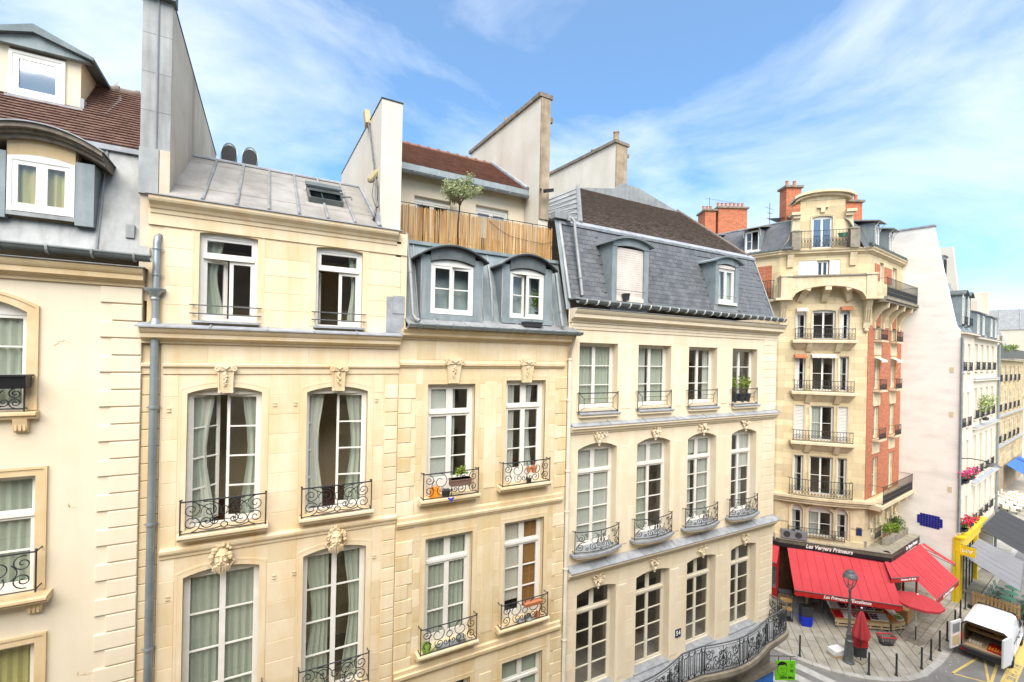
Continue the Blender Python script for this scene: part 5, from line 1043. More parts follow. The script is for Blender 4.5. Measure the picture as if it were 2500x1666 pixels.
# long wrought iron balcony
bp = [(8.0, 9.95)]+[(8.3+3.5*k/10, 9.98-.28*math.sin(PI*k/10)) for k in range(11)]+[(11.95, 10.03), (12.85, 10.0)]+[(12.95+3.4*k/10, 9.97-.28*math.sin(PI*k/10)) for k in range(11)]+[(16.5, 10.0), (16.95, 10.02), (17.75, 10.11), (18.0, 10.18), (18.13, 10.32), (18.17, 10.5), (18.18, 11.0)]
bl_ = [0]
for a, b in zip(bp, bp[1:]): bl_.append(bl_[-1]+math.hypot(b[0]-a[0], b[1]-a[1]))
def onpath(u, d=0.0):
    u = max(0, min(bl_[-1], u))
    for k in range(len(bp)-1):
        if u <= bl_[k+1]+1e-9:
            t = (u-bl_[k])/(bl_[k+1]-bl_[k]); a, b = bp[k], bp[k+1]; dx, dy = b[0]-a[0], b[1]-a[1]; l = math.hypot(dx, dy)
            return a[0]+dx*t+dy/l*d, a[1]+dy*t-dx/l*d
def upos(x): return next(bl_[k]+(x-bp[k][0])/(bp[k+1][0]-bp[k][0])*(bl_[k+1]-bl_[k]) for k in range(len(bp)-1) if bp[k][0] <= x <= bp[k+1][0] and bp[k+1][0] > bp[k][0])
zb, zt = 5.18, 6.1; m = M(); N_ = 90; U = [bl_[-1]*k/N_ for k in range(N_+1)]
m.tube([(*onpath(u), zt) for u in U], .022, 6); m.tube([(*onpath(u), zb) for u in U], .014, 5); m.tube([(*onpath(u), zt-.09) for u in U], .008, 4)
obj('balcony_rail', m, 'iron_grey', Ch)
ch = [upos(8.05), upos(8.35), upos(11.75), upos(11.98), upos(12.28), upos(12.55), upos(12.86), upos(12.98), upos(14.4), upos(14.62), upos(14.86), upos(16.3), upos(16.5), upos(16.88), bl_[-1]]
for i, (a, b) in enumerate(zip(ch, ch[1:])):
    m = M(); w_ = b-a; h = zt-zb-.1; pp = lambda x, z: (*onpath(a+x), zb+z)
    for u in (0, w_): m.tube([pp(u, 0), pp(u, zt-zb)], .014, 4)
    if w_ < .45:
        for fx in (.3, .7): m.tube([pp(w_*fx, .12), pp(w_*fx, h-.1)], .011, 4)
        for P in ([(0, 0), (.3, .12)], [(1, 0), (.7, .12)], [(0, h), (.3, h-.1)], [(1, h), (.7, h-.1)]): m.tube([pp(P[0][0]*w_, P[0][1]), pp(P[1][0]*w_, P[1][1])], .011, 4)
        m.tube([pp(w_*.3, .12), pp(w_*.7, .12)], .011, 4); m.tube([pp(w_*.3, h-.1), pp(w_*.7, h-.1)], .011, 4)
    else:
        n = max(1, round(w_/1.25)); s_ = w_/n
        for k in range(n):
            for L_ in scrolls_c(s_-.04, h-.02): m.tube([pp(k*s_+.02+x, .01+z) for x, z in L_], .011, 4)
            for sx in (-1, 1):
                for q in (spiral(s_*.22, h*.5, h*.2, 1.2, PI*.5*sx, sx, 16), spiral(s_*.40, h*.84, h*.12, 1.3, 0, sx, 12), spiral(s_*.4, h*.14, h*.11, 1.3, 0, -sx, 12)): m.tube([pp(k*s_+s_/2+sx*x, z) for x, z in q], .0095, 4)
            m.tube([pp(k*s_+s_/2+x, z) for x, z in ring(0, h*.5, .15, .26, 16)], .012, 4)
    obj('balcony_panel', m, 'iron', Ch)
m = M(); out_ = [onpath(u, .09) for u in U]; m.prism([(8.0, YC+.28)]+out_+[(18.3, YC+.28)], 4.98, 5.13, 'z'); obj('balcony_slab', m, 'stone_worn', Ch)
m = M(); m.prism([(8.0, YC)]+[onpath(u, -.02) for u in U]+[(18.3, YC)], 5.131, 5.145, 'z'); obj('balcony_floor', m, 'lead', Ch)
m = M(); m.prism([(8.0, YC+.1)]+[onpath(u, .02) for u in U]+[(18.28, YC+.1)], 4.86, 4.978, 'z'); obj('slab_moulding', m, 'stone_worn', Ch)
for o in low: m = M(); m.prism([(YC-.04, 5.15), (YC-.04, 5.2), (YC+.26, 5.235), (YC+.26, 5.15)], o[0]-.05, o[1]+.05, 'x'); obj('door_sill', m, 'lead', Ch)
for x in (8.6, 11.9, 13.0, 16.2, 17.7):
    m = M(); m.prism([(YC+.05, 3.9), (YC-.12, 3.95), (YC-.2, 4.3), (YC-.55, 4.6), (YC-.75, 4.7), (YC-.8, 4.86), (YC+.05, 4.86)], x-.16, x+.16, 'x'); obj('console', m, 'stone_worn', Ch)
# ground floor with blue shop front
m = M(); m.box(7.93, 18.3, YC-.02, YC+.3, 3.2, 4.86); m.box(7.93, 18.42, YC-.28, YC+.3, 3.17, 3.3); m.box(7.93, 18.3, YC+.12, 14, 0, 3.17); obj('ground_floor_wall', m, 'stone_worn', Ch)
sf = thing('shop_front', 'bright blue painted shop front under the long iron balcony', 'shop front', (13, 10.9, 0), 0, None, True)
m = M(); m.box(8.2, 18.34, 10.86, 11.1, 2.5, 3.16); m.box(8.2, 18.34, 10.83, 10.86, 2.42, 2.5); m.box(8.2, 18.34, 10.80, 10.86, 3.08, 3.165); obj('fascia', m, 'shop_blue', sf)
for x in (8.2, 11.0, 13.6, 16.2, 17.99): m = M(); m.box(x, x+.35, 10.85, 11.1, 0, 2.42); obj('pilaster', m, 'shop_blue', sf)
for x in (8.55, 11.35, 13.95, 16.55): m = M(); m.box(x, x+(2.25 if x < 16 else 1.44), 10.95, 11.05, 0, .5); obj('stall_riser', m, 'shop_blue', sf); m = M(); m.box(x, x+(2.25 if x < 16 else 1.44), 10.98, 10.99, .5, 2.42); obj('pane', m, 'glass', sf)
gs = thing('hanging_sign', 'bright green hanging restaurant sign with a drawn face and black lettering', 'sign', (19.42, 11.0, 2.2), R(-28))
m = M(); m.box(-.42, .42, -.012, .012, 0, .82); obj('board', m, 'sign_green', gs)
m = M(); m.tube([(-1.2, 0, 1.02), (.42, 0, 1.0)], .016, 6); m.tube([(.22, 0, 1.0), (.2, 0, .8)], .014, 5); m.tube([(-.3, 0, 1.02), (-.3, 0, .8)], .014, 5); obj('arm', m, 'iron', gs)
text_mesh('lettering', 'OPPA BBQ', .13, 'print_black', gs, Matrix.Translation((.06, -.014, .11)) @ UPR, .001, bold=.006)
text_mesh('lettering', '\uc624', .19, 'print_black', gs, Matrix.Translation((.27, -.014, .60)) @ UPR, .001); text_mesh('lettering', '\ube60', .19, 'print_black', gs, Matrix.Translation((.27, -.014, .38)) @ UPR, .001)
m = M()
for P in ([(-.14+.2*math.cos(a*PI/10), .44+.24*math.sin(a*PI/10)) for a in range(9, 22)], [(-.22, .5), (-.15, .51)], [(-.06, .5), (.0, .51)], [(-.12, .5), (-.1, .42), (-.14, .41)], [(-.17, .33), (-.11, .31), (-.05, .33)]): m.tube([(x, -.014, z) for x, z in P], .007, 4)
m.poly([(-.36, -.0135, .52), (-.34, -.0135, .68), (-.24, -.0135, .77), (-.1, -.0135, .79), (.03, -.0135, .73), (.08, -.0135, .55), (.03, -.0135, .6), (-.02, -.0135, .66), (-.14, -.0135, .63), (-.26, -.0135, .63), (-.3, -.0135, .58), (-.33, -.0135, .48)]); obj('drawn_face', m, 'print_black', gs)
for x, p_, s_ in ((15.75, 'left', 21), (16.2, 'middle', 22), (16.55, 'right', 23)): plant('potted_shrub', 'yellow green potted shrub on the last upper window of the cream house, %s one' % p_, 'plant', (x, 11.08, 13.99), .75, .2, 'leaf_light', 170, .085, 'round', 'plastic_dark', .16, .3, s_, group='shrubs behind the last upper window railing')

# ================================================================ E: corner building with brick flank
Eh = thing('corner_building', 'tall stone corner building with red brick flank, curved gable and tiers of balconies', 'building', (31.39, 15.91, 0), R(-47))
Tr, Tl = frame(2.45, 0, R(54)), frame(-2.45, 0, R(-31)); I4 = Matrix.Identity(4)
EINV = (Matrix.Translation((31.39, 15.91, 0)) @ Matrix.Rotation(R(-47), 4, 'Z')).inverted()
fl = [(4.36, 5.98, .34), (7.05, 9.5, 0), (10.52, 12.75, 0), (13.72, 15.95, 0), (17.02, 18.85, 0)]
opsE = []
for i, (a, b, r_) in enumerate(fl):
    for k, (x0, x1) in enumerate(((-1.45, -.9), (-.55, .72), (.97, 1.47)) if i else ((-1.52, -.88), (-.6, .78), (.98, 1.58))):
        rs = r_ if i == 0 else (.28 if i == 4 and k != 1 else (.06 if i == 4 else 0)); opsE.append((x0, x1, a, b-(.12 if rs > .2 and i == 4 else 0), rs))
o6 = (-1.40, .92, 20.95, 22.12, 0); opsE.append(o6)
m = M(); wall(m, -2.45, 2.45, 3.6, 22.65, 0, opsE, .2); obj('corner_wall', m, 'stone_e', Eh)
for i, o in enumerate(opsE[:-1]):
    k = i % 3; f = i//3
    window(Eh, I4, o[0], o[1], o[2], o[3], .13, rows=2 if f not in (2,) or k == 1 else 1, rise=o[4], st=.05, fr=.045, seed=100+i, single=(k != 1), cur=([('full', .05, .5, 'curtain_white')] if i % 3 != 1 or i in (1, 7) else None), dep=1.6)
    if (f == 2 and k != 1) or (f == 3 and k == 0) or (f == 4 and k == 2):
        s_ = M(); w_ = (o[1]-o[0])*(1 if f == 2 else .4)
        for j in range(24): zz0 = o[2]+(o[3]-o[2])*j/24; s_.prism([(.05, zz0+.01), (.085, zz0+.03), (.085, zz0+.085), (.05, zz0+.07)], o[0]+.03, o[0]+w_-.03, 'x')
        s_.box(o[0], o[0]+.03, .04, .09, o[2], o[3]); s_.box(o[0]+w_-.03, o[0]+w_, .04, .09, o[2], o[3]); obj('louvred_shutter', s_, 'shutter_white', Eh)
window(Eh, I4, -.35, .30, 20.95, 22.1, .14, rows=1, seed=120, st=.05, fr=.05, dep=1.6)
for a, b in ((-1.40, -.88), (-.88, -.36), (.32, .62), (.62, .92)): m = M(); m.box(a+.01, b-.01, .02, .06, 20.97, 22.1); obj('shutter', m, 'shutter_white', Eh)
for o in opsE[:-1]: surround(Eh, o, 0, .09 if o[2] > 5 else .16, 'stone_e_plain', .03 if o[2] > 5 else .1)
# balconies on the rounded corner
for z in (10.42, 13.62, 16.92):
    m = M(); m.prism([(-.5, z-.13), (-.5, z+.0), (-.46, z+.06), (.02, z+.07), (.02, z-.13)], -1.75, 1.8, 'x'); obj('balcony_slab', m, 'stone_e_plain', Eh)
    m = M(); A = [(-1.72, -.42), (1.77, -.42), (1.55, 0), (-1.5, 0)]
    m.poly([(-1.7, -.42, z-.132), (1.75, -.42, z-.132), (1.5, 0, z-.62), (-1.45, 0, z-.62)]); m.poly([(-1.7, -.42, z-.132), (-1.45, 0, z-.62), (-1.7, 0, z-.132)]); m.poly([(1.75, -.42, z-.132), (1.75, 0, z-.132), (1.5, 0, z-.62)]); obj('balcony_corbel', m, 'stone_e_plain', Eh)
    for x in (-.75, .85): m = M(); m.prism([(-.46, z-.135), (.02, z-.135), (.02, z-.72), (-.1, z-.7), (-.3, z-.4)], x-.16, x+.16, 'x'); obj('console', m, 'stone_e_plain', Eh)
    railing(Eh, -1.6, 1.65, z+.1, z+.76, -.42, 'p', mt='iron', r=.012, T=I4, ret=.4, rail=.018)
m = M(); n = 20; P = [(-3.0+6.0*k/n, -.2-.42*(1-((k/n-.5)*2)**2)) for k in range(n+1)]
m.prism([(-3.0, .6)]+P+[(3.0, .6)], 6.82, 6.98, 'z'); m.prism([(-2.9, .6)]+[(x*.97, y+.1) for x, y in P]+[(2.9, .6)], 6.66, 6.819, 'z'); m.prism([(-2.85, .6)]+[(x*.95, y+.17) for x, y in P]+[(2.85, .6)], 6.5, 6.659, 'z'); obj('string_course', m, 'stone_e_plain', Eh)
railing(Eh, -1.75, 1.7, 7.02, 8.05, -.34, 'p', mt='iron', r=.013, T=I4, ret=.35, bow=.2, rail=.02)
railing(Eh, -1.7, 1.4, 4.3, 4.88, -.2, 'p', mt='iron', r=.012, T=I4, ret=.3, rail=.018)
m = M(); m.prism([(-2.45, -.12), (2.45, -.12), (2.6, .3), (-2.6, .3)], 3.9, 4.28, 'z'); m.prism([(-2.45, -.12), (2.45, -.12), (2.45, .1), (-2.45, .1)], 4.28, 4.32, 'z'); obj('base_course', m, 'stone_e_plain', Eh)
for s_ in (-1, 1): m = M(); m.prism([(s_*(1.6+.85*math.cos(a*PI/12)), 5.15+.85*math.sin(a*PI/12)) for a in range(7)]+[(s_*1.6, 5.15)], -.03, .02, 'y'); obj('blind_arch', m, 'stone_e_plain', Eh)
# great balcony with arched parapet
n = 18; X = [-1.95+4.0*k/n for k in range(n+1)]; az = lambda x: 19.66+.82*math.sqrt(max(0, 1-((x-.05)/2.0)**2))
m = M(); m.prism([(x, az(x)) for x in X]+[(2.05, 20.96), (-1.95, 20.96)], -.78, -.6, 'y'); obj('parapet', m, 'stone_e_plain', Eh)
m = M(); m.prism([(x, az(x)-.13) for x in X]+[(x, az(x)) for x in X[::-1]], -.88, .0, 'y'); obj('arch_band', m, 'stone_e_plain', Eh)
m = M(); m.box(-2.2, 2.3, -.86, -.52, 20.96, 21.05); obj('parapet_coping', m, 'stone_worn', Eh)
for a, b in ((-2.55, -1.96), (2.06, 2.6)):
    m = M(); m.box(a, b, -.82, 0, 19.62, 21.0); m.box(a-.05, b+.05, -.88, .05, 21.0, 21.1); m.box(a-.3 if a < 0 else a-.05, b+.05 if a < 0 else b+.3, -.88, 0, 19.5, 19.64); obj('parapet_pier', m, 'stone_e_plain', Eh)
    m = M(); m.prism([(.02, 17.7), (-.14, 17.75), (-.2, 18.2), (-.34, 18.9), (-.6, 19.3), (-.7, 19.5), (.02, 19.5)], a+.1, b-.12, 'x')
    for j in range(3): m.prism([(-.2, 18.1), (-.26, 18.2), (-.42, 18.9), (-.36, 18.95)], a+.14+j*.12, a+.19+j*.12, 'x')
    m.ball(((a+b)/2, -.08, 17.62), .14, 8, 6); obj('console', m, 'stone_e_plain', Eh)
for x, r_ in ((-1.1, 20), (.05, 0), (1.2, -20)):
    m = M(rotm('Y', R(r_), (x, 0, 20.1))); m.prism([(.0, 19.35), (-.15, 19.45), (-.45, 19.9), (-.85, 20.1), (-.85, 20.38), (0, 20.38)], x-.17, x+.17, 'x'); obj('corbel', m, 'stone_e_plain', Eh)
# cornice, corner gable
for T, a, b in ((I4, -2.62, 2.62), (Tr, 0, 6.9), (Tl, -9, 0)):
    m = M(T); mould(m, cyma(22.45, 22.78, .32), a, b, 0); obj('cornice', m, 'stone_e_plain', Eh)
for x in (-1.9, 1.55): m = M(); m.prism([(.02, 21.7), (-.12, 21.72), (-.2, 22.2), (-.3, 22.5), (.02, 22.5)], x-.18, x+.18, 'x'); obj('console', m, 'stone_e_plain', Eh)
gy = .25; og = (-.62, .52, 22.95, 24.95, .1); m = M(); wall(m, -1.3, 1.2, 22.7, 26.1, gy, [og], .2); obj('gable_wall', m, 'stone_e', Eh)
window(Eh, I4, og[0], og[1], og[2], og[3], gy+.1, rows=1, rise=.1, st=.06, cur=None, seed=130, glass='glass_sky', dep=1.2); surround(Eh, og, gy, .1, 'stone_e_plain', .05)
n = 14; P = [-1.72+3.34*k/n for k in range(n+1)]; f = lambda x: 26.15+.5*math.sqrt(max(0, 1-((x+.05)/1.75)**2))
m = M(); m.prism([(x, f(x)-.16) for x in P]+[(x, f(x)) for x in P[::-1]], gy-.42, gy+1.2, 'y'); m.prism([(x*.93, f(x)-.3) for x in P]+[(x*.93, f(x)-.161) for x in P[::-1]], gy-.22, gy+1.0, 'y'); obj('gable_pediment', m, 'stone_e_plain', Eh)
P2 = [-1.3+2.5*k/n for k in range(n+1)]; m = M(); m.prism([(x, 26.05) for x in (-1.3, 1.2)]+[(x, f(x)-.2) for x in P2[::-1]], gy, gy+.3, 'y'); obj('gable_tympanum', m, 'stone_e_plain', Eh)
m = M(); m.box(-.35, .25, gy-.14, gy, 25.55, 25.62); m.prism([(gy-.12, 25.25), (gy, 25.2), (gy, 25.56), (gy-.14, 25.56)], -.17, .07, 'x'); obj('gable_keystone', m, 'stone_e_plain', Eh)
for s_, c in ((-1, -1.3), (1, 1.2)):
    m = M(); m.box(min(c, c+s_*.55), max(c, c+s_*.55), gy-.3, gy+.5, 25.15, 25.32); m.box(min(c, c+s_*.42), max(c, c+s_*.42), gy-.18, gy+.4, 24.95, 25.15); obj('gable_shoulder', m, 'stone_e_plain', Eh)
    pr = [(c, 22.7), (c+s_*1.15, 22.7), (c+s_*1.12, 23.0), (c+s_*.75, 23.5), (c+s_*.5, 24.1), (c+s_*.42, 24.95), (c, 24.95)]; m = M(); m.prism(pr if s_ > 0 else pr[::-1], gy, gy+.45, 'y'); obj('gable_buttress', m, 'stone_e_plain', Eh)
    m = M(); m.box(min(c+s_*.1, c+s_*.6), max(c+s_*.1, c+s_*.6), -.42, .2, 22.78, 23.9); m.lathe([(.3, 0), (.34, .08), (.28, .16), (.05, .18)], c+s_*.35, -.15, 10, 23.9); obj('gable_pier', m, 'stone_worn', Eh)
railing(Eh, -1.35, 1.25, 22.9, 23.95, -.36, 'p', mt='iron', r=.013, T=I4, ret=.3, rail=.02)
m = M(); m.lathe([(.14, 0), (.2, .22), (.21, .24), (.18, .24)], .95, -.2, 12, 23.5, 1.4, .8); tag(obj('roof_planter', m, 'chair_green', None, True), 'dark green planter on the top balcony of the curved gable', 'planter').matrix_world = EINV.inverted()
# flanks
opsR = []
for a, b, r_ in ((7.05, 9.5, 0), (10.75, 12.8, 0), (13.9, 15.85, 0), (17.1, 18.75, .3)): opsR += [(1.25, 2.2, a, b, r_), (4.45, 5.4, a, b, r_)]
opsR += [(1.3, 2.2, 4.4, 6.3, .2), (4.5, 5.4, 4.4, 6.3, .2), (2.0, 2.75, 20.85, 22.15, 0), (4.6, 5.5, 20.3, 22.15, 0)]
m = M(Tr); wall(m, 0, 6.75, 3.6, 22.65, 0, opsR, .2); obj('flank_wall', m, 'stone_e', Eh)
for a, b, c, d in ((.0, 6.72, 7.0, 17.95), (1.0, 1.95, 20.9, 21.95), (2.85, 4.3, 20.9, 21.95)):
    m = M(Tr); wall(m, a, b, c, d, -.03, [o for o in opsR if o[2] >= 7 and o[3] < 19 and c < 10], .03); m.poly([(a, -.03, c), (a, 0, c), (a, 0, d), (a, -.03, d)]); m.poly([(a, -.03, d), (b, -.03, d), (b, 0, d), (a, 0, d)]); obj('brick_panel', m, 'brick_red', Eh)
for i, o in enumerate(opsR):
    window(Eh, Tr, o[0], o[1], o[2], o[3], .13, rows=2, rise=o[4], st=.05, fr=.05, seed=140+i, dep=1.2, cur=[('full', .05, .95, 'curtain_white')] if i % 3 else None)
    if 7 < o[2] < 17.5 and i > 1:
        m = M(Tr); m.prism([(-.42, o[2]-.16), (-.42, o[2]-.06), (0, o[2]-.04), (0, o[2]-.16)], o[0]-.25, o[1]+.25, 'x'); m.box(o[0]-.2, o[1]+.2, -.06, .0, o[2]-1.0, o[2]-.16); obj('window_sill', m, 'stone_e_plain', Eh)
        m = M(Tr); m.box(o[0]-.12, o[1]+.12, -.07, -.03, o[3]+.02, o[3]+.2); obj('lintel', m, 'stone_e_plain', Eh)
        railing(Eh, o[0]-.15, o[1]+.15, o[2], o[2]+.62, -.38, 'p', mt='iron', r=.012, T=Tr, ret=.35, rail=.018)
for o in opsR[6:8]:
    surround(Eh, o, -.03, .1, 'stone_e_plain', .03, Tr)
m = M(Tr); m.box(0, 6.75, -.95, 0, 19.5, 19.66); m.box(0, 6.75, -.85, 0, 19.36, 19.499); obj('balcony_slab', m, 'stone_worn', Eh)
railing(Eh, .3, 6.65, 19.72, 20.85, -.85, 'p', mt='iron', r=.014, T=Tr, ret=.8, rail=.02)
for x in (.9, 2.6, 4.1, 5.8): m = M(Tr); m.prism([(.0, 17.75), (-.14, 17.8), (-.1, 18.2), (-.28, 18.6), (-.5, 18.9), (-.78, 19.05), (-.82, 19.36), (0, 19.36)], x-.12, x+.12, 'x'); obj('console', m, 'stone_e_plain', Eh)
m = M(Tr); m.box(0, 6.75, -.9, 0, 6.62, 6.8); m.box(0, 6.75, -.8, 0, 6.5, 6.619); obj('balcony_slab', m, 'stone_e_plain', Eh)
railing(Eh, .5, 6.6, 6.85, 7.9, -.8, 'p', mt='iron', r=.014, T=Tr, ret=.75, rail=.02)
for x in (.9, 2.6, 4.1, 5.8): m = M(Tr); m.prism([(.0, 5.2), (-.14, 5.25), (-.1, 5.5), (-.28, 5.9), (-.5, 6.1), (-.7, 6.2), (-.75, 6.5), (0, 6.5)], x-.12, x+.12, 'x'); m.ball((x, -.08, 5.15), .12, 8, 5); obj('console', m, 'stone_e_plain', Eh)
for x0, x1 in ((1.2, 2.3), (4.4, 5.5)):
    railing(Eh, x0, x1, 4.4, 5.0, -.25, 'p', mt='iron', r=.012, T=Tr, ret=.25, rail=.018)
    for z in (15.85,): m = M(Tr); m.poly([(x0-.05, -.04, z+.1), (x1+.05, -.04, z+.1), (x1+.05, -.42, z-.08), (x0-.05, -.42, z-.08)]); m.poly([(x0-.05, -.42, z-.08), (x1+.05, -.42, z-.08), (x1+.05, -.42, z-.2), (x0-.05, -.42, z-.22)]); m.tube([(x1+.05, -.42, z-.1), (x1, -.03, z-.9)], .012, 4); obj('awning', m, 'curtain_white', Eh)
for x0, x1, z, mt in ((-1.5, -.85, 19.0, 'curtain_white'), (.95, 1.6, 19.05, 'terracotta'), (-1.55, -.85, 15.98, 'terracotta'), (-.6, .78, 16.02, 'blind')):
    m = M(); m.poly([(x0, -.03, z+.08), (x1, -.03, z+.08), (x1, -.3, z-.06), (x0, -.3, z-.06)]); n = 8; m.poly([(x0, -.3, z-.06), (x1, -.3, z-.06)]+[(x1+(x0-x1)*k/n, -.3, z-.16-.05*math.sin(k*PI/2+1)**2) for k in range(n+1)]); obj('awning', m, mt, Eh)
m = M(Tl); wall(m, -9, 0, 3.6, 22.65, 0, [(-5.2, -4.2, 7.05, 9.5, 0), (-5.2, -4.2, 13.9, 15.9, 0)], .2); m.box(-9.2, 0, -.2, 0, 6.6, 6.95); m.box(-9.2, 0, -.35, 0, 19.5, 19.66); obj('flank_wall', m, 'stone_e', Eh)
m = M(Tl); m.box(-2.4, -.5, -.03, 0, 19.8, 21.95); obj('brick_panel', m, 'brick_red', Eh)
railing(Eh, -3.2, -.3, 19.7, 20.9, -.3, 'p', mt='iron', r=.013, T=Tl, ret=.3, rail=.02)
m = M(Tl); m.box(-2.0, -1.2, -.05, 0, 18.1, 19.2); obj('blind_panel', m, 'stone_e_plain', Eh)
# mansard, dormers, chimneys
for T, a, b in ((Tr, -.6, 6.75), (Tl, -9, .8)):
    m = M(T); m.poly([(a, .12, 22.78), (b, .12, 22.78), (b, .95, 24.6), (a, .95, 24.6)]); m.poly([(a, .95, 24.6), (b, .95, 24.6), (b, 1.5, 25.1), (a, 1.5, 25.1)]); obj('mansard_slope', m, 'slate', Eh)
    m = M(T); m.poly([(a, 1.5, 25.1), (b, 1.5, 25.1), (b, 6, 25.9), (a, 6, 25.9)]); m.tube([(a, 1.48, 25.12), (b, 1.48, 25.12)], .06, 6); obj('zinc_top', m, 'zinc', Eh)
    m = M(T); m.tube([(a, -.22, 22.87), (b, -.22, 22.87)], .09, 8); k_ = int((b-a)/.3)
    for j in range(k_): m.box(a+j*.3, a+j*.3+.03, -.33, -.1, 22.8, 22.99)
    obj('gutter', m, 'zinc_dark', Eh, True)
m = M(); m.poly([(-2.45, .45, 22.78), (2.45, .45, 22.78), (1.6, 3, 26), (-1.6, 3, 26)]); obj('mansard_slope', m, 'slate', Eh)
def dormer_e(T, x, w_, yb, opn, zt=24.5):
    window(Eh, T, x, x+w_, 23.15, zt, yb, rows=2, st=.05, fr=.06, opn=opn, seed=150, dep=.8, rpad=.0)
    for c in (x-.06, x+w_): m = M(T); m.prism([(yb, 23.0), (yb+.25, 23.0), (yb+1.0, zt+.12), (yb, zt+.12)], c, c+.06, 'x'); obj('dormer_cheek', m, 'zinc_blue', Eh)
    m = M(T); m.prism([(yb-.35, zt+.12), (yb-.33, zt+.18), (yb+1.6, zt+.62), (yb+1.6, zt+.5)], x-.3, x+w_+.3, 'x'); obj('dormer_roof', m, 'zinc', Eh)
    m = M(T); m.box(x-.1, x+w_+.1, yb-.08, yb+.05, 23.03, 23.14); obj('dormer_sill', m, 'paint_white', Eh)
    for c in (x-.1, x+w_+.1): m = M(T); m.tube([(c, yb, zt-.35), (c, yb-.1, zt-.05), (c, yb-.3, zt+.12)], .025, 4); obj('eaves_brace', m, 'paint_white', Eh)
dormer_e(Tr, 1.3, .75, .1, (0, 0)); dormer_e(Tr, 4.1, .75, .1, (0, 0)); dormer_e(Tl, -2.3, .9, .1, (0, 70)); dormer_e(Tl, -5.4, .9, .1, (0, 0))
def chimney(T, x0, x1, y0, y1, z0, z1, pots):
    c = obj('chimney', M(T).box(x0, x1, y0, y1, z0, z1), 'brick_red', Eh); obj('chimney_cap', M(T).box(x0-.12, x1+.12, y0-.12, y1+.12, z1, z1+.14), 'cap_stone', c)
    for k in range(pots): m = M(T); m.lathe([(.11, 0), (.1, .4), (.12, .42), (.12, .46), (.08, .46)], x0+(x1-x0)*(k+.5)/pots, (y0+y1)/2, 8, z1+.14); obj('chimney_pot', m, 'terracotta', c, True)
chimney(EINV @ frame(32.55, 18.75, R(-28)), -.55, .5, -.4, .4, 24.5, 27.75, 2)
chimney(EINV @ frame(35.0, 16.2, R(-28)), -.6, .6, -.4, .4, 24.5, 26.45, 4)
chimney(EINV @ frame(34.1, 24.65, R(-28)), -1.2, 1.2, -.5, .5, 25.0, 28.15, 7)
chimney(EINV @ frame(32.5, 25.5, R(-28)), -.5, .4, -.5, .9, 25.0, 27.9, 3)
m = M(EINV); m.tube([(36.95, 23.0, 25), (36.95, 23.0, 28.8)], .025, 4); m.tube([(36.6, 23.2, 28.5), (37.3, 22.8, 28.2)], .015, 4); m.tube([(36.8, 23.1, 28.0), (37.1, 22.9, 27.9)], .03, 4); obj('aerial', m, 'iron_grey', Eh)
m = M(EINV); m.tube([(32.6, 25.5, 28), (32.6, 25.5, 29.2)], .02, 4); m.tube([(32.3, 25.7, 29.15), (34.4, 24.5, 28.8)], .015, 4); obj('aerial', m, 'iron_grey', Eh)
m = M(); m.lathe([(.18, 0), (.18, .3), (.1, .34)], 2.15, -.02, 3, 4.9) if False else m.box(2.05, 2.35, -.03, -.01, 4.75, 5.25); obj('street_plate', m, 'enamel_blue', Eh)

# ================================================================ F, G, H: the row beyond
Fh = thing('white_gabled_house', 'narrow house with a big blank white side wall beyond the brick corner', 'house', (40.1, 11.9, 0), R(7))
def facade(par, x0, x1, ztop, y, ops, mt, seed, strings=(), rail=True, shut=True, depth=.18, fm='paint_white', railh=.6):
    m = M(I4); wall(m, x0, x1, 0, ztop, y, ops, depth); obj('facade_wall', m, mt, par)
    for i, o in enumerate(ops):
        window(par, I4, o[0], o[1], o[2], o[3], y+.1, rows=3 if o[3]-o[2] > 1.7 else 2, st=.06, fr=.06, seed=seed+i, dep=1.0, fmat=fm, cur=[('full', .05, .95, 'curtain_white')] if (i*5+seed) % 4 else None)
        m = M(I4); m.box(o[0]-.1, o[1]+.1, y-.12, y+.1, o[2]-.1, o[2]); obj('window_sill', m, mt, par)
        if rail: railing(par, o[0]-.02, o[1]+.02, o[2]+.05, o[2]+railh, y-.12, 'p', mt='iron', r=.014, T=I4, ret=.1, rail=.02)
        if shut:
            for a, b in ((o[0]-.5, o[0]-.02), (o[1]+.02, o[1]+.5)):
                if a > x0 and b < x1: m = M(I4); m.box(a, b, y-.05, y-.01, o[2]+.02, o[3]-.02); obj('shutter', m, 'shutter_white', par)
    for z, d in strings: m = M(I4); m.box(x0, x1, y-d, y, z-.12, z); obj('string_course', m, mt, par); m = M(I4); m.prism([(y-d-.03, z+.002), (y-d-.03, z+.02), (y, z+.1), (y, z+.002)], x0, x1, 'x'); obj('zinc_sheet', m, 'lead', par)
opsF = [(a, a+.85, z0, z1, 0) for z0, z1 in ((15.15, 17.0), (11.4, 13.7), (7.65, 10.4), (4.5, 6.55)) for a in (.35, 2.1)]
facade(Fh, 0, 4.15, 17.65, 0, opsF, 'stone_f', 200, ((17.75, .3),), shut=False)
prof = [(0, 0), (0, 17.8), (.22, 18.1), (1.45, 25.0), (9, 25.2), (9, 0)]
m = M(I4); m.prism(prof, -.02, .3, 'x'); obj('side_wall', m, 'wall_blank', Fh)
m = M(I4); m.prism([(1.35, 25.0), (1.35, 25.1), (9.1, 25.32), (9.1, 25.2)], -.1, .38, 'x'); obj('wall_coping', m, 'lead', Fh)
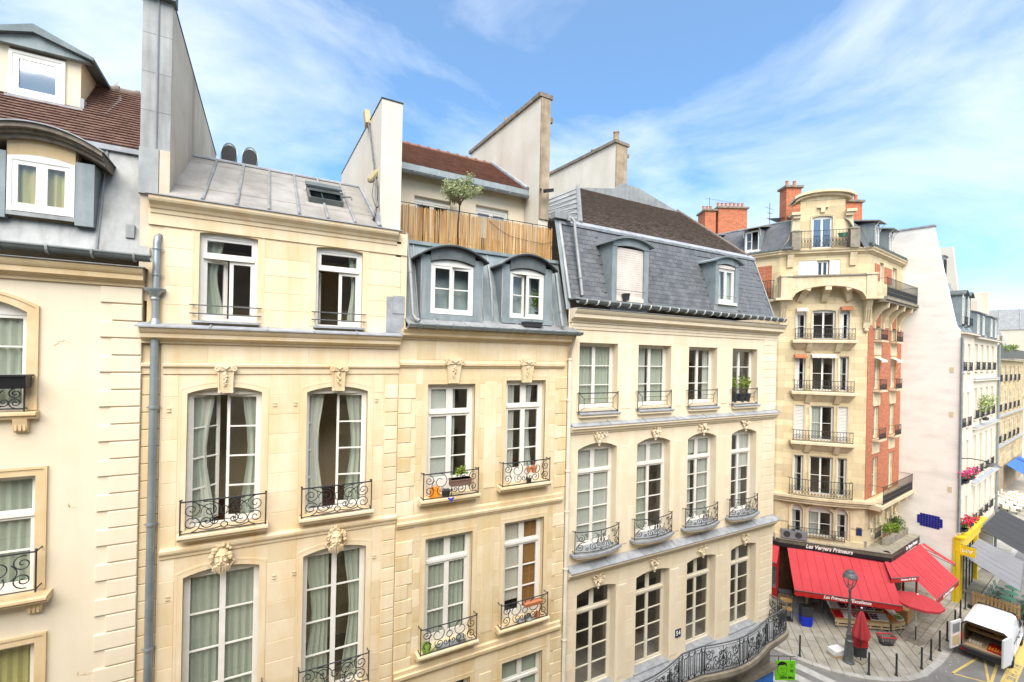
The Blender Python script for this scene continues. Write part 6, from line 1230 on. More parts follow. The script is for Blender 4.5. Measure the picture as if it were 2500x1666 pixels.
m = M(I4); m.poly([(.3, .1, 17.75), (4.15, .1, 17.75), (4.15, 1.3, 21.5), (.3, 1.3, 21.5)]); m.poly([(.3, 1.3, 21.5), (4.15, 1.3, 21.5), (4.15, 6, 24), (.3, 6, 24)]); obj('mansard_slope', m, 'zinc_blue', Fh)
m = M(I4); m.prism([(.5, 17.7), (.6, 18), (1.2, 24.2), (3.5, 24.3), (3.5, 23.9), (7, 23.9), (7, 17)], 4.0, 4.4, 'x'); obj('party_wall', m, 'wall_white', Fh)
for x in (.75, 2.35):
    window(Fh, I4, x, x+.85, 18.35, 20.2, .12, rows=2, rise=.2, st=.05, seed=230, dep=.8, rpad=.0)
    for c in (x-.08, x+.85): m = M(I4); m.box(c, c+.08, .08, 1.0, 18.2, 20.3); obj('dormer_cheek', m, 'zinc_blue', Fh)
    m = M(I4); n = 8; P = [x-.2+1.25*k/n for k in range(n+1)]; m.prism([(q, 20.25+.3*math.sin(PI*k/n)) for k, q in enumerate(P)]+[(q, 20.33+.3*math.sin(PI*k/n)) for k, q in reversed(list(enumerate(P)))], -.1, 1.2, 'y'); obj('dormer_hood', m, 'zinc_dark', Fh)
    railing(Fh, x, x+.85, 18.3, 18.8, -.05, 'p', T=I4, r=.014)
m = M(I4); m.prism([(1.1, 21.7), (1.1, 23.0), (1.0, 23.1), (2.6, 23.4), (2.6, 22)], .9, 1.9, 'x'); obj('upper_dormer', m, 'zinc_blue', Fh); m = M(I4); m.box(1.1, 1.7, 1.07, 1.12, 21.9, 22.85); obj('upper_pane', m, 'print_black', Fh)
pipe('rain_pipe', Fh, [(-.06, -.1, 17.4), (-.06, -.1, 4.6)], .07, 'steel', (15, 12, 9, 6))
for y, z in ((.38, 15.24), (.36, 12.29), (.36, 7.31)): m = M(I4); m.box(-.045, -.02, y-.1, y+.1, z-.17, z+.17); obj('wall_vent', m, 'stone_e_plain', Fh)
# plain blue mosaic patch (abstract stand-in)
mz = thing('mosaic_patch', 'dark blue tile mosaic patch on the blank white wall above the awnings', 'mosaic', (40.1, 11.9, 4.9), R(7))
for i in range(9):
    for j in range(6):
        if (i in (0, 8) and j in (0, 5)): continue
        m = M(I4); y = 1.98-i*.145; z = -.42+j*.145+(1.98-y)*.0; m.box(-.04, -.022, y-.14, y-.005, z, z+.135); obj('tile', m, 'sign_blue', mz)
# yellow corner shop of F
ys = thing('yellow_shop_front', 'yellow painted shop front at the foot of the white gabled house', 'shop front', (40.1, 11.9, 0), R(7))
m = M(I4); m.box(-.08, 7.0, -.2, .05, 3.35, 4.2); m.box(-.12, 7.05, -.42, .05, 4.2, 4.32); obj('fascia', m, 'sign_yellow', ys)
for x in (-.06, .72, 5.6): m = M(I4); m.box(x, x+.32, -.16, .04, 0, 3.35); obj('pilaster', m, 'sign_yellow', ys)
m = M(I4); m.box(-.06, .0, 0, .16, 0, 4.2); obj('return_panel', m, 'sign_yellow', ys)
m = M(I4); m.box(1.04, 5.6, -.03, -.01, .1, 3.3); obj('shop_window', m, 'glass', ys); m = M(I4)
for x in (1.9, 2.9, 3.9, 4.8): m.box(x, x+.07, -.06, 0, 0, 3.3)
obj('mullions', m, 'sign_black', ys); m = M(I4); m.box(1.0, 5.6, .4, .45, 0, 3.3); obj('interior', m, 'room_wall', ys)
sg = thing('projecting_sign', 'yellow projecting sign with white letters on the yellow shop corner', 'sign', (40.1, 11.9, 3.2), R(7)); m = M(I4); m.box(-.03, .01, -.9, -.16, 0, .62); obj('board', m, 'sign_yellow', sg); m = M(I4); m.tube([(-.01, .0, .66), (-.01, -.95, .66)], .015, 5); obj('arm', m, 'iron', sg)
text_mesh('lettering', 'AM', .36, 'print_white', sg, Matrix.Translation((-.034, -.52, .33)) @ Matrix.Rotation(-PI/2, 4, 'Z') @ UPR @ Matrix.Rotation(PI, 4, 'Z'), .001)
wl = thing('wall_lantern', 'grey street lamp on a curved arm from the white gabled house', 'street lamp', (40.1, 11.9, 9.4), R(7)); m = M(I4); m.tube([(.1, 0, 0), (.1, -.5, .12), (.1, -1.1, .1), (.1, -1.5, -.05)], .03, 6); obj('arm', m, 'iron', wl); m = M(I4); m.lathe([(.06, .12), (.12, .06), (.34, -.06), (.36, -.1), (.02, -.12)], .1, -1.6, 14, -.08); obj('lamp_head', m, 'iron_grey', wl, True)
Gh = thing('pale_stone_house', 'pale stone house with zinc dormers next to the white gabled house', 'house', (40.1, 11.9, 0), R(7))
opsG = [(a, a+1.0, z0, z1, 0) for z0, z1 in ((15.2, 17.1), (11.7, 13.9), (7.6, 10.5), (4.2, 6.7)) for a in (4.75, 6.75, 8.85, 10.95)]
facade(Gh, 4.2, 13.4, 17.5, .05, opsG, 'stone_f', 240, ((14.55, .2), (11.1, .25), (7.15, .25), (17.6, .3)), shut=False)
m = M(I4); m.poly([(4.2, .1, 17.6), (13.4, .1, 17.6), (13.4, 1.0, 19.8), (4.2, 1.0, 19.8)]); m.poly([(4.2, 1, 19.8), (13.4, 1, 19.8), (13.4, 5, 21), (4.2, 5, 21)]); obj('mansard_slope', m, 'zinc', Gh)
for x in (5.2, 7.1, 10.2, 12.0):
    window(Gh, I4, x, x+.9, 17.85, 19.3, .05, rows=2, st=.05, seed=260, dep=.8, rpad=.0); m = M(I4); m.box(x-.1, x-.001, .02, 1.2, 17.75, 19.4); obj('dormer_cheek', m, 'zinc_blue', Gh); m = M(I4); m.box(x+.901, x+1.0, .02, 1.2, 17.75, 19.4); obj('dormer_cheek', m, 'zinc_blue', Gh); m = M(I4); m.prism([(-.1, 19.4), (-.1, 19.46), (1.6, 19.95), (1.6, 19.85)], x-.2, x+1.1, 'x'); obj('dormer_roof', m, 'zinc', Gh)
m = M(I4); m.box(12.9, 13.6, .6, 4, 17, 21.7); m.box(11.0, 13.65, .9, 1.6, 19.5, 20.9); obj('chimney_wall', m, 'stone_f', Gh)
pipe('rain_pipe', Gh, [(13.35, -.08, 17.3), (13.35, -.08, .1)], .08, 'steel', (14, 10, 6))
Hh = thing('ochre_stone_house', 'ochre stone house with plant-covered black balcony further down the street', 'house', (39.74, 14.83, 0), R(7))
opsH = [(a, a+1.45, z0, z1, 0) for z0, z1 in ((13.6, 15.55), (10.0, 12.45), (6.2, 8.65)) for a in (37.6+3.42*k for k in range(5))]
facade(Hh, 30, 57, 16.2, 0, opsH, 'stone_h', 280, ((16.35, .45), (9.5, .3), (5.95, .35)), shut=False, railh=.85)
m = M(I4); m.box(30, 57, -.5, -.35, 16.5, 17.65); obj('balcony_screen', m, 'sign_black', Hh); m = M(I4); m.poly([(30, .8, 16.2), (57, .8, 16.2), (57, 2.6, 21.2), (30, 2.6, 21.2)]); m.poly([(30, 2.6, 21.2), (57, 2.6, 21.2), (57, 8, 23), (30, 8, 23)]); obj('mansard_slope', m, 'zinc', Hh)
for x in (38, 42, 46): window(Hh, I4, x, x+1.3, 17.2, 19.4, .75, rows=2, st=.06, seed=300, dep=.7, rpad=.0)
m = M(I4); m.box(38, 56, -.1, 0, 0, 3.2); obj('shop_base', m, 'room_wall', Hh)
Kh = thing('far_house', 'pale house closing the view at the far right end of the street', 'house', (39.74, 14.83, 0), R(7))
opsK = [(a, a+1.4, z0, z1, 0) for z0, z1 in ((12.0, 14), (8.4, 10.6), (4.5, 7)) for a in (58.5, 62, 65.5)]
facade(Kh, 57.2, 70, 15, 0, opsK, 'stone_f', 320, ((15.1, .3), (11.2, .2)), shut=False, rail=False)
m = M(I4); m.poly([(57.2, .1, 15.1), (70, .1, 15.1), (70, 9, 20.5), (57.2, 9, 20.5)]); obj('zinc_roof', m, 'zinc', Kh)
Nh = thing('end_house', 'distant pale house with shallow zinc roof above the end of the street', 'house', (143, 36, 0), R(-75.5))
m = M(I4); wall(m, -14, 14, 0, 23.5, 0, [(x, x+1.2, z, z+2.1, 0) for z in (4, 8, 12, 16) for x in (-12, -9, -6, -3, 0, 3, 6, 9)], .3); m.box(-14, 14, .32, .4, 0, 23.5); obj('facade_wall', m, 'stone_f', Nh)
m = M(I4); m.poly([(-14, -.2, 23.5), (14, -.2, 23.5), (14, 7, 28.5), (-14, 7, 28.5)]); obj('zinc_roof', m, 'zinc', Nh)
for k in range(9): m = M(I4); m.tube([(-13+3.2*k, -.2, 23.56), (-13+3.2*k, 7, 28.56)], .06, 5); obj('seam', m, 'lead', Nh)
m = M(I4); m.box(-3, -2, 3, 6, 24, 31); obj('chimney', m, 'stone_f', Nh)
# planting on far balconies
for i, (x, z, mt, fw, lab) in enumerate(((.75, 7.75, 'leaf', 'flower_pink', 'pink flowering window box left of two on the white gabled house'), (2.5, 7.75, 'leaf', 'flower_pink', 'pink flowering window box right of two on the white gabled house'), (2.5, 4.55, 'leaf', 'flower_red', 'red geraniums on the first floor sill of the white gabled house'), (.75, 4.55, 'leaf', 'flower_red', 'red geraniums on sill nearest the yellow shop corner'), (7.0, 11.5, 'leaf_light', None, 'bushy climbing shrub on a middle window sill of the pale stone house'), (38.2, 16.9, 'leaf_light', None, 'yellow green creeper hanging over the black balcony'), (43.5, 17.1, 'leaf_light', None, 'second creeper further along the black balcony'))):
    p = Matrix.Rotation(R(7), 4, 'Z') @ Vector((x, -.25 if x < 30 else 2.6, 0)); big = i > 3
    plant('window_flowers', lab, 'plant', (40.1+p.x, 11.9+p.y, z), 1.9 if i == 4 else (1.0 if big else .6), .75 if big else .4, mt, 420 if big else 200, .16 if big else .09, 'box', 'plastic_dark', .3, .2, 60+i, fw, 40)

# ================================================================ ground
m = M(); m.poly([(-400, -400, -.12), (500, -400, -.12), (500, 500, -.12), (-400, 500, -.12)]); struct('road', m, 'asphalt')
K = [(21.6, 28), (22.9, 21.5), (24.0, 16.5), (24.5, 14.4), (24.76, 13.45), (24.99, 12.8), (25.37, 12.1), (25.71, 11.65), (26.3, 11.0), (27.1, 10.4), (28.1, 9.93), (29.3, 9.68), (31.3, 9.72), (34.0, 10.02), (40, 10.78), (52, 12.3), (70, 14.6), (100, 18.4)]
def offs(P, d):
    o = []
    for i, p in enumerate(P):
        a, b = P[max(0, i-1)], P[min(len(P)-1, i+1)]; dx, dy = b[0]-a[0], b[1]-a[1]; l = math.hypot(dx, dy); o.append((p[0]-dy/l*d, p[1]+dx/l*d))
    return o
Kin = offs(K, .3)
m = M(); m.prism(Kin+[(104, 40), (30, 60), (20, 45)], -.11, -.03, 'z'); pav = struct('pavement', m, 'paving_bed')
# kerb stones
tot = 0
for i in range(len(K)-1):
    a, b = K[i], K[i+1]; l = math.hypot(b[0]-a[0], b[1]-a[1]); n = max(1, round(l/.95))
    if a[0] > 56: n = 4
    for j in range(n):
        t0, t1 = (j+.01)/n, (j+.99)/n; f = lambda P, t, i=i: (P[i][0]+(P[i+1][0]-P[i][0])*t, P[i][1]+(P[i+1][1]-P[i][1])*t)
        m = M(); m.prism([f(K, t0), f(K, t1), f(Kin, t1), f(Kin, t0)], -.13, .004+random.uniform(-.003, .003), 'z'); obj('kerb_stone', m, 'kerb_stone', pav)
def clip(poly, a, b):      # keep the left side of a->b
    out_ = []; s_ = lambda p: (b[0]-a[0])*(p[1]-a[1])-(b[1]-a[1])*(p[0]-a[0])
    for i in range(len(poly)):
        p, q = poly[i], poly[(i+1) % len(poly)]; sp, sq = s_(p), s_(q)
        if sp >= 0: out_.append(p)
        if sp*sq < 0: t = sp/(sp-sq); out_.append((p[0]+(q[0]-p[0])*t, p[1]+(q[1]-p[1])*t))
    return out_
stones = []
def pave(ox, oy, ang, w_, l_, nu, nv, test, seed):
    rg = random.Random(seed); c, s_ = math.cos(ang), math.sin(ang)
    for i in range(-nv, nv):
        u = rg.uniform(0, l_)-nu
        while u < nu:
            ln = l_*rg.uniform(.75, 1.3); g = .011; q = [(u+g, i*w_+g), (u+ln-g, i*w_+g), (u+ln-g, (i+1)*w_-g), (u+g, (i+1)*w_-g)]; P = [(ox+x*c-y*s_, oy+x*s_+y*c) for x, y in q]; u += ln
            for a, b in zip(Kin, Kin[1:]):
                P = clip(P, a, b)
                if len(P) < 3: break
            if len(P) < 3: continue
            P = test(P)
            if len(P) < 3: continue
            cx = sum(p[0] for p in P)/len(P); cy = sum(p[1] for p in P)/len(P)
            ar = abs(sum(P[k][0]*P[(k+1) % len(P)][1]-P[(k+1) % len(P)][0]*P[k][1] for k in range(len(P))))/2
            if ar > .02: stones.append((.48*cx+.877*cy, P))
s0, s1 = (30.0, 9.6), (33.6, 13.2)
pave(28, 13, R(41.8), .52, .85, 6, 11, lambda P: [] if sum(p[1] for p in P)/len(P) > 20 else clip(P, s0, s1), 1)
pave(36, 12, R(7), .38, .52, 6.5, 7, lambda P: [] if sum(p[1] for p in P)/len(P) > 14.6 else clip(P, s1, s0), 2)
stones.sort(key=lambda q: q[0]); rg = random.Random(3); rest = M()
for k, (d, P) in enumerate(stones):
    h = rg.uniform(-.006, .006)
    cx = sum(p[0] for p in P)/len(P); cy = sum(p[1] for p in P)/len(P); tgt = M() if k < 300 else rest; In = [(p[0]+(cx-p[0])*.03, p[1]+(cy-p[1])*.03) for p in P]
    A = [tgt.p(*p, -.04) for p in P]; B = [tgt.p(*p, -.012+h) for p in P]; C2 = [tgt.p(*p, h) for p in In]; n = len(P)
    for j in range(n): tgt.F.append([A[j], A[(j+1) % n], B[(j+1) % n], B[j]]); tgt.F.append([B[j], B[(j+1) % n], C2[(j+1) % n], C2[j]])
    tgt.F.append(C2)
    if k < 300: obj('paving_stone', tgt, 'paving', pav)
o = obj('paving_stones', rest, 'paving', pav); o['kind'] = 'stuff'
m = M(); m.prism([(40.4, 11.2), (104, 19.0), (104, 40), (45, 40)], -.028, -.004, 'z'); obj('far_paving', m, 'paving', pav)
m = M(); m.prism([(-60, 9.4), (17.6, 9.4), (18.5, 9.6), (19.1, 10.2), (19.3, 11.2), (17.9, 24), (-60, 24)], -.11, -.002, 'z'); struct('near_pavement', m, 'paving')
m = M(); m.tube([(-60, 9.35, -.06), (17.6, 9.35, -.06), (18.55, 9.55, -.06), (19.2, 10.15, -.06), (19.4, 11.2, -.06), (18.0, 24, -.06)], .09, 6); struct('near_kerb', m, 'kerb_stone')
# markings
def strip(name, P, mt, z=-.115): m = M(); m.poly([(x, y, z) for x, y in P]); o = obj(name, m, mt); o['kind'] = 'structure'; return o
for k in range(6):
    x = 19.85+k*.98; strip('crossing_stripe', [(x+.1, 9.9), (x+.6, 9.9), (x+.6-.72, 13.3), (x+.1-.72, 13.3)], 'road_white')
def line(a, b, w_, mt='road_yellow', z=-.115):
    dx, dy = b[0]-a[0], b[1]-a[1]; l = math.hypot(dx, dy); nx, ny = -dy/l*w_/2, dx/l*w_/2; strip('yellow_line', [(a[0]-nx, a[1]-ny), (b[0]-nx, b[1]-ny), (b[0]+nx, b[1]+ny), (a[0]+nx, a[1]+ny)], mt, z)
line((30.95, 9.26), (33.9, 9.1), .1); line((30.95, 9.3), (31.8, 8.0), .1); line((33.9, 8.85), (31.5, 8.05), .1, z=-.113); line((34.0, 8.42), (31.3, 7.98), .11, z=-.111); line((38.5, 8.55), (31.3, 7.72), .1); line((38.3, 10.1), (33.9, 9.5), .1, z=-.113)
band = strip('yellow_band', [(31.5, 7.3), (38.5, 8.1), (38.45, 8.48), (31.45, 7.68)], 'road_yellow', -.1145)
text_mesh('lettering', '20 H  -  7 H', .42, 'asphalt', band, Matrix.Translation((34.0, 7.78, -.112)) @ Matrix.Rotation(R(6.5), 4, 'Z'), .0003, bold=.01)

# ================================================================ greengrocer shop at the foot of E
Lp, Cp, Rp = (29.7, 17.4), (33.6, 12.88), (38.95, 13.4)
Sh = thing('greengrocer_shop', 'red greengrocer shop with black fascia wrapped round the building corner', 'shop', (32, 15, 0), 0, None, True)
def wallseg(m, a, b, z0, z1, th):
    dx, dy = b[0]-a[0], b[1]-a[1]; l = math.hypot(dx, dy); nx, ny = -dy/l*th, dx/l*th; m.prism([a, b, (b[0]+nx, b[1]+ny), (a[0]+nx, a[1]+ny)], z0, z1, 'z')
Lb = (Lp[0]-.208*6, Lp[1]+.978*6)
for a, b in ((Lb, Lp), (Lp, Cp), (Cp, Rp)): m = M(); wallseg(m, a, b, 3.52, 3.97, .12); obj('fascia', m, 'sign_black', Sh)
Eb = [(39.3, 15.2), (33.3, 14.6), (30.0, 18.0), (29.0, 23)]
m = M(); m.prism([Lb, Lp, Cp, Rp]+Eb, 3.75, 3.93, 'z'); obj('flat_roof', m, 'roof_dirty', Sh)
for a, b in ((Lb, Lp), (Lp, Cp), (Cp, Rp)): m = M(); wallseg(m, a, b, 3.972, 4.02, .42); obj('roof_edge', m, 'roof_dirty', Sh)
m = M(); m.prism([(38.9, 14.0), (35.2, 13.65), (34.9, 13.9), (38.9, 14.3)], 3.94, 4.35, 'z'); m.prism([(33.2, 14.0), (34.2, 15.0), (34.0, 15.2), (33.0, 14.2)], 3.94, 4.4, 'z'); obj('roof_planter_wall', m, 'stone_worn', Sh)
# red side wall, recessed front
dirL = Vector((Lp[0]-Lb[0], Lp[1]-Lb[1])).normalized()
for k in range(5):
    a = Vector(Lp)-dirL*(1.2*k); b = a-dirL*.12; m = M(); wallseg(m, tuple(b), tuple(a), -.02, 3.5, .15); obj('red_pilaster', m, 'paint_red', Sh)
    if k < 4: c = a-dirL*1.2; m = M(); wallseg(m, tuple(c), tuple(b), .7, 3.0, .02); obj('pane', m, 'glass', Sh); m = M(); wallseg(m, tuple(c), tuple(b), 0, .7, .1); obj('red_panel', m, 'paint_red', Sh); m = M(); wallseg(m, tuple(c), tuple(b), 3.0, 3.5, .1); obj('red_panel', m, 'paint_red', Sh)
text_mesh('lettering', 'Primeurs', .3, 'print_white', Sh, Matrix.Translation((Lp[0]-dirL.x*1.4-.02, Lp[1]-dirL.y*1.4-.02, 3.25)) @ Matrix.Rotation(math.atan2(dirL.y, dirL.x), 4, 'Z') @ UPR, .002, shear=.25)
bk = [(30.6, 17.9), (34.2, 13.9), (39.0, 14.35)]
for a, b in zip(bk, bk[1:]): m = M(); wallseg(m, a, b, -.02, 3.74, .1); obj('shop_back', m, 'room_wood', Sh)
m = M(); m.prism([(30.0, 17.4), (33.6, 13.2), (38.9, 13.8), (38.9, 14.3), (34.2, 13.88), (30.6, 17.88)], 3.6, 3.74, 'z'); obj('ceiling', m, 'room_wall', Sh)
for p in (Lp, Cp, Rp, (31.65, 15.14), (36.3, 13.15)): m = M(); m.tube([(p[0]+.1, p[1]+.15, -.02), (p[0]+.1, p[1]+.15, 3.52)], .06, 8); obj('post', m, 'paint_red', Sh)
fd = math.atan2(Cp[1]-Lp[1], Cp[0]-Lp[0]); rd = math.atan2(Rp[1]-Cp[1], Rp[0]-Cp[0])
def shift(p, ang, u, v): return (p[0]+math.cos(ang)*u-math.sin(ang)*v, p[1]+math.sin(ang)*u+math.cos(ang)*v)
x, y = shift(Lp, fd, 2.75, -.015); text_mesh('lettering', 'Les Vergers Primeurs', .35, 'print_white', Sh, Matrix.Translation((x, y, 3.75)) @ Matrix.Rotation(fd, 4, 'Z') @ UPR, .004, shear=.3, bold=.008, sx=.82)
x, y = shift(Cp, rd, 3.7, -.015); text_mesh('lettering', 'Les Vergers Primeurs', .32, 'print_white', Sh, Matrix.Translation((x, y, 3.75)) @ Matrix.Rotation(rd, 4, 'Z') @ UPR, .004, shear=.3, bold=.008, sx=.8)
def awning(name, label, A, B, C2, D2, mt, val=.28, seams=9, text=None, scal=True, tx=.5, tsz=.3):
    """A,B top edge; C2 below B, D2 below A (3d points)"""
    t = thing(name, label, 'awning', A, 0, None, True); A, B, C2, D2 = map(Vector, (A, B, C2, D2)); m = M(); nu, nv = 24, 6; g = []
    sag = lambda v: -.05*math.sin(PI*v)
    for j in range(nv+1):
        v = j/nv; g.append([m.p(*(A.lerp(D2, v).lerp(B.lerp(C2, v), i/nu)+Vector((0, 0, sag(v)+.012*math.sin(i*1.9+v*3)*math.sin(PI*v))))) for i in range(nu+1)])
    for j in range(nv):
        for i in range(nu): m.F.append([g[j][i], g[j+1][i], g[j+1][i+1], g[j][i+1]])
    obj('canopy', m, mt, t, True)
    m = M(); n = 36; lo = []; hi = []
    for i in range(n+1):
        p = D2.lerp(C2, i/n); hi.append(m.p(*p)); lo.append(m.p(p.x, p.y, p.z-val-(.04*abs(math.sin(i/n*PI*n/3)) if scal else 0)))
    for i in range(n): m.F.append([hi[i], hi[i+1], lo[i+1], lo[i]])
    obj('valance', m, 'paint_red' if mt == 'canvas_red' else mt, t)
    for k in range(1, seams):
        m = M(); u = k/seams; m.tube([tuple(A.lerp(B, u).lerp(D2.lerp(C2, u), v/5)+Vector((0, 0, sag(v/5)+.003))) for v in range(6)], .009, 4); obj('seam', m, 'seam_red' if mt == 'canvas_red' else mt, t)
    m = M(); m.tube([tuple(D2+Vector((0, 0, -.02))), tuple(C2+Vector((0, 0, -.02)))], .025, 5)
    for u in (.08, .92): m.tube([tuple(A.lerp(B, u)-Vector((0, 0, .35))), tuple(D2.lerp(C2, u)-Vector((0, 0, .04)))], .02, 5)
    obj('frame', m, 'iron_grey', t)
    if text:
        d = (C2-D2); an = math.atan2(d.y, d.x); p = D2.lerp(C2, tx); text_mesh('lettering', text, tsz, 'print_white', t, Matrix.Translation((p.x+math.sin(an)*.02, p.y-math.cos(an)*.02, p.z-val*.5)) @ Matrix.Rotation(an, 4, 'Z') @ Matrix.Rotation(-math.atan2(d.z, math.hypot(d.x, d.y)), 4, 'Y') @ UPR, .002, shear=.3, bold=.006, sx=.85)
    return t
awning('awning', 'largest red canvas awning facing the lamp post with white script lettering', (29.95, 17.0, 3.5), (33.75, 13.2, 3.5), (31.2, 11.4, 2.2), (27.5, 15.15, 2.2), 'canvas_red', .3, 11, "Les Primeurs d'Excellence", tx=.5, tsz=.26)
awning('awning', 'red canvas awning on the right beside the blank white wall', (34.35, 12.95, 3.5), (38.9, 13.35, 3.5), (38.1, 11.15, 2.2), (33.75, 10.8, 2.2), 'canvas_red', .28, 13, 'Les Primeurs Excellence', tx=.5, tsz=.25)
awning('awning', 'small red corner awning between the two large red awnings', (33.3, 13.1, 3.52), (34.3, 12.85, 3.52), (34.05, 11.7, 3.08), (32.25, 12.35, 3.08), 'canvas_red', .26, 3, 'Livraison 01 48 48', tx=.6, tsz=.16)
awning('awning', 'short red awning on the shop flank toward the side street', (29.55, 18.6, 3.5), (29.75, 17.4, 3.5), (28.75, 16.95, 2.75), (28.5, 18.3, 2.75), 'canvas_red', .22, 3, None)
m = M(); m.prism([(39.0, 13.35), (39.2, 13.38), (38.9, 11.3), (38.7, 11.28)], 2.6, 2.62, 'z'); 
awning('awning', 'narrow red side awning folded against the blank white wall', (38.98, 13.3, 3.45), (39.45, 13.35, 3.45), (39.5, 11.75, 2.75), (39.02, 11.7, 2.75), 'canvas_red', .2, 2, None, scal=False)
awning('awning', 'light grey canvas awning over the green terrace tables', (40.2, 11.6, 3.2), (45.1, 12.2, 3.2), (45.6, 10.1, 2.3), (39.4, 8.85, 2.3), 'canvas_grey', .2, 6, None, scal=False)
awning('awning', 'dark grey canvas awning further down the street behind the light grey one', (46.4, 12.45, 3.6), (54.2, 13.4, 3.6), (54.6, 11.0, 2.6), (45.9, 9.95, 2.6), 'canvas_dark', .2, 5, None, scal=False)
awning('awning', 'bright blue awning at the far end of the street', (80.5, 19.5, 3.4), (90, 20.6, 3.4), (90, 19.0, 2.6), (80.0, 17.9, 2.6), 'canvas_blue', .4, 4, None, scal=False)
bn = thing('blue_banner', 'dark blue vertical banner hanging on a facade at far right', 'banner', (87.5, 19.0, 3.6), R(-30)); m = M(); m.box(-.55, .55, -.03, .03, 0, 2.2); obj('cloth', m, 'sign_blue', bn); m = M(); m.tube([(-.7, 0, 2.25), (.65, 0, 2.25)], .04, 5); obj('pole', m, 'iron', bn)
# roof plants
for i, (x, y, z, h, r_, mt, lab) in enumerate(((36.0, 14.0, 3.95, .75, .45, 'leaf_light', 'broad pale green plant left on the shop roof'), (37.0, 14.1, 3.95, .8, .45, 'leaf_light', 'bright green leafy plant in middle of the shop roof'), (38.1, 14.3, 3.95, 1.0, .5, 'leaf', 'taller dark leafy plant right on the shop roof by the blank wall'))): plant('roof_plant', lab, 'plant', (x, y, z), h, r_, mt, 420, .14, 'round', 'terracotta', .25, .32, 80+i)
for i, (x, y) in enumerate(((29.85, 17.1), (30.27, 16.6))):
    t = thing('air_conditioner', ('left' if i == 0 else 'right')+' white air conditioner box on the shop roof edge', 'air conditioner', (x+.3, y, 4.03), R(-50), 'air conditioners on the shop roof'); m = M(); m.box(-.4, .4, -.15, .15, .05, .6); obj('case', m, 'canvas_grey', t); m = M(); m.lathe([(.2, 0), (.2, .01)], 0, 0, 16); q = M(Matrix.Translation((-.08, -.155, .33)) @ Matrix.Rotation(PI/2, 4, 'X')); q.lathe([(.2, 0), (.2, .006)], 0, 0, 16); obj('fan_grille', q, 'plastic_dark', t); m = M(); m.box(-.38, -.3, -.12, .12, 0, .05); m.box(.3, .38, -.12, .12, 0, .05); obj('feet', m, 'iron_grey', t)

# ================================================================ produce
def fruit(par, w_, d_, z, mt, n=(5, 5), r_=.045, rg=random):
    m = M()
    for i in range(n[0]):
        for j in range(n[1]): m.ball((-w_/2+w_*(i+.5)/n[0]+rg.uniform(-.01, .01), -d_/2+d_*(j+.5)/n[1]+rg.uniform(-.01, .01), z+rg.uniform(-.01, .02)), r_*rg.uniform(.85, 1.1), 6, 4)
    o = obj('fruit', m, mt, par, True); o['kind'] = 'stuff'; return o
def crate(label, loc, rz, tilt, mt, cmt='wood_pale', w_=.44, d_=.40, n=(5, 4), r_=.05, group='fruit crates on the stalls'):
    t = thing('fruit_crate', label, 'crate', loc, 0, group); t.rotation_euler = (tilt, 0, rz); h = .1; m = M()
    m.box(-w_/2, w_/2, -d_/2, d_/2, 0, .015)
    for s_ in (-1, 1): m.box(-w_/2, w_/2, s_*d_/2-.008, s_*d_/2+.008, .015, h); m.box(s_*w_/2-.008, s_*w_/2+.008, -d_/2+.008, d_/2-.008, .015, h)
    obj('box', m, cmt, t); fruit(t, w_*.92, d_*.9, h*.75, mt, n, r_); return t
def stall(label, o, ang, L_, D_, h0, h1):
    t = thing('produce_stall', label, 'market stall', (o[0], o[1], 0), ang); m = M(); m.prism([(0, h0-.03), (D_, h1-.03), (D_, h1), (0, h0)], 0, L_, 'x'); obj('top', m, 'wood', t)
    for x in (.05, L_*.5, L_-.1):
        for y, h in ((.05, h0), (D_-.1, h1)): m = M(); m.box(x-.03, x+.03, y-.03, y+.03, 0, h-.03); obj('leg', m, 'iron_grey', t)
    m = M(); m.box(0, L_, .0, .02, .12, .2); m.box(0, L_, .0, .02, h0-.22, h0-.04); 
    obj('front_board', m, 'wood_pale', t)
    k = max(2, int(L_/.5))
    for i in range(k): m = M(); m.box(.1+i*L_/k, .1+i*L_/k+.09, -.012, .03, .1, h0-.03); obj('slat', m, 'wood_pale', t)
    return t
o1, an1 = (29.74, 14.04), math.atan2(-1.74, 2.35)
stall('long sloping fruit stall under the largest red awning', o1, an1, 2.92, 1.55, .5, 1.35)
fr = ['fruit_red', 'fruit_white', 'fruit_red', 'fruit_dark', 'fruit_dark', 'fruit_white']; fr2 = ['fruit_white', 'fruit_dark', 'fruit_red', 'fruit_red', 'fruit_dark', 'fruit_dark']; fr3 = ['fruit_orange', 'fruit_orange', 'fruit_yellow', 'fruit_red', 'fruit_green', 'fruit_red']
nm = {'fruit_red': 'red fruit', 'fruit_white': 'pale mushrooms', 'fruit_dark': 'dark cherries', 'fruit_orange': 'oranges', 'fruit_yellow': 'yellow fruit', 'fruit_green': 'green vegetables'}; od = ['first', 'second', 'third', 'fourth', 'fifth', 'sixth', 'seventh']
sl_ = math.atan2(.85, 1.55)
for r_, (row, name) in enumerate(((fr, 'front'), (fr2, 'middle'), (fr3, 'back'))):
    for k in range(6):
        u, v = .25+k*.485, .25+r_*.5; x, y = shift(o1, an1, u, v); crate('crate of %s, %s from the left in the %s row of the long stall' % (nm[row[k]], od[k], name), (x, y, .505+v*.548), an1, sl_, row[k], 'print_white' if (k+r_) % 3 else 'plastic_red' if r_ == 0 else 'wood_pale', n=(4, 3) if row[k] != 'fruit_orange' else (4, 3), r_=.05 if row[k] != 'fruit_orange' else .058)
o2, an2 = (32.2, 12.25), math.atan2(-.26, .94)
stall('short fruit stall with strawberry trays at the right end of the long stall', o2, an2, 1.0, 1.5, .5, 1.0); sl2 = math.atan2(.5, 1.5)
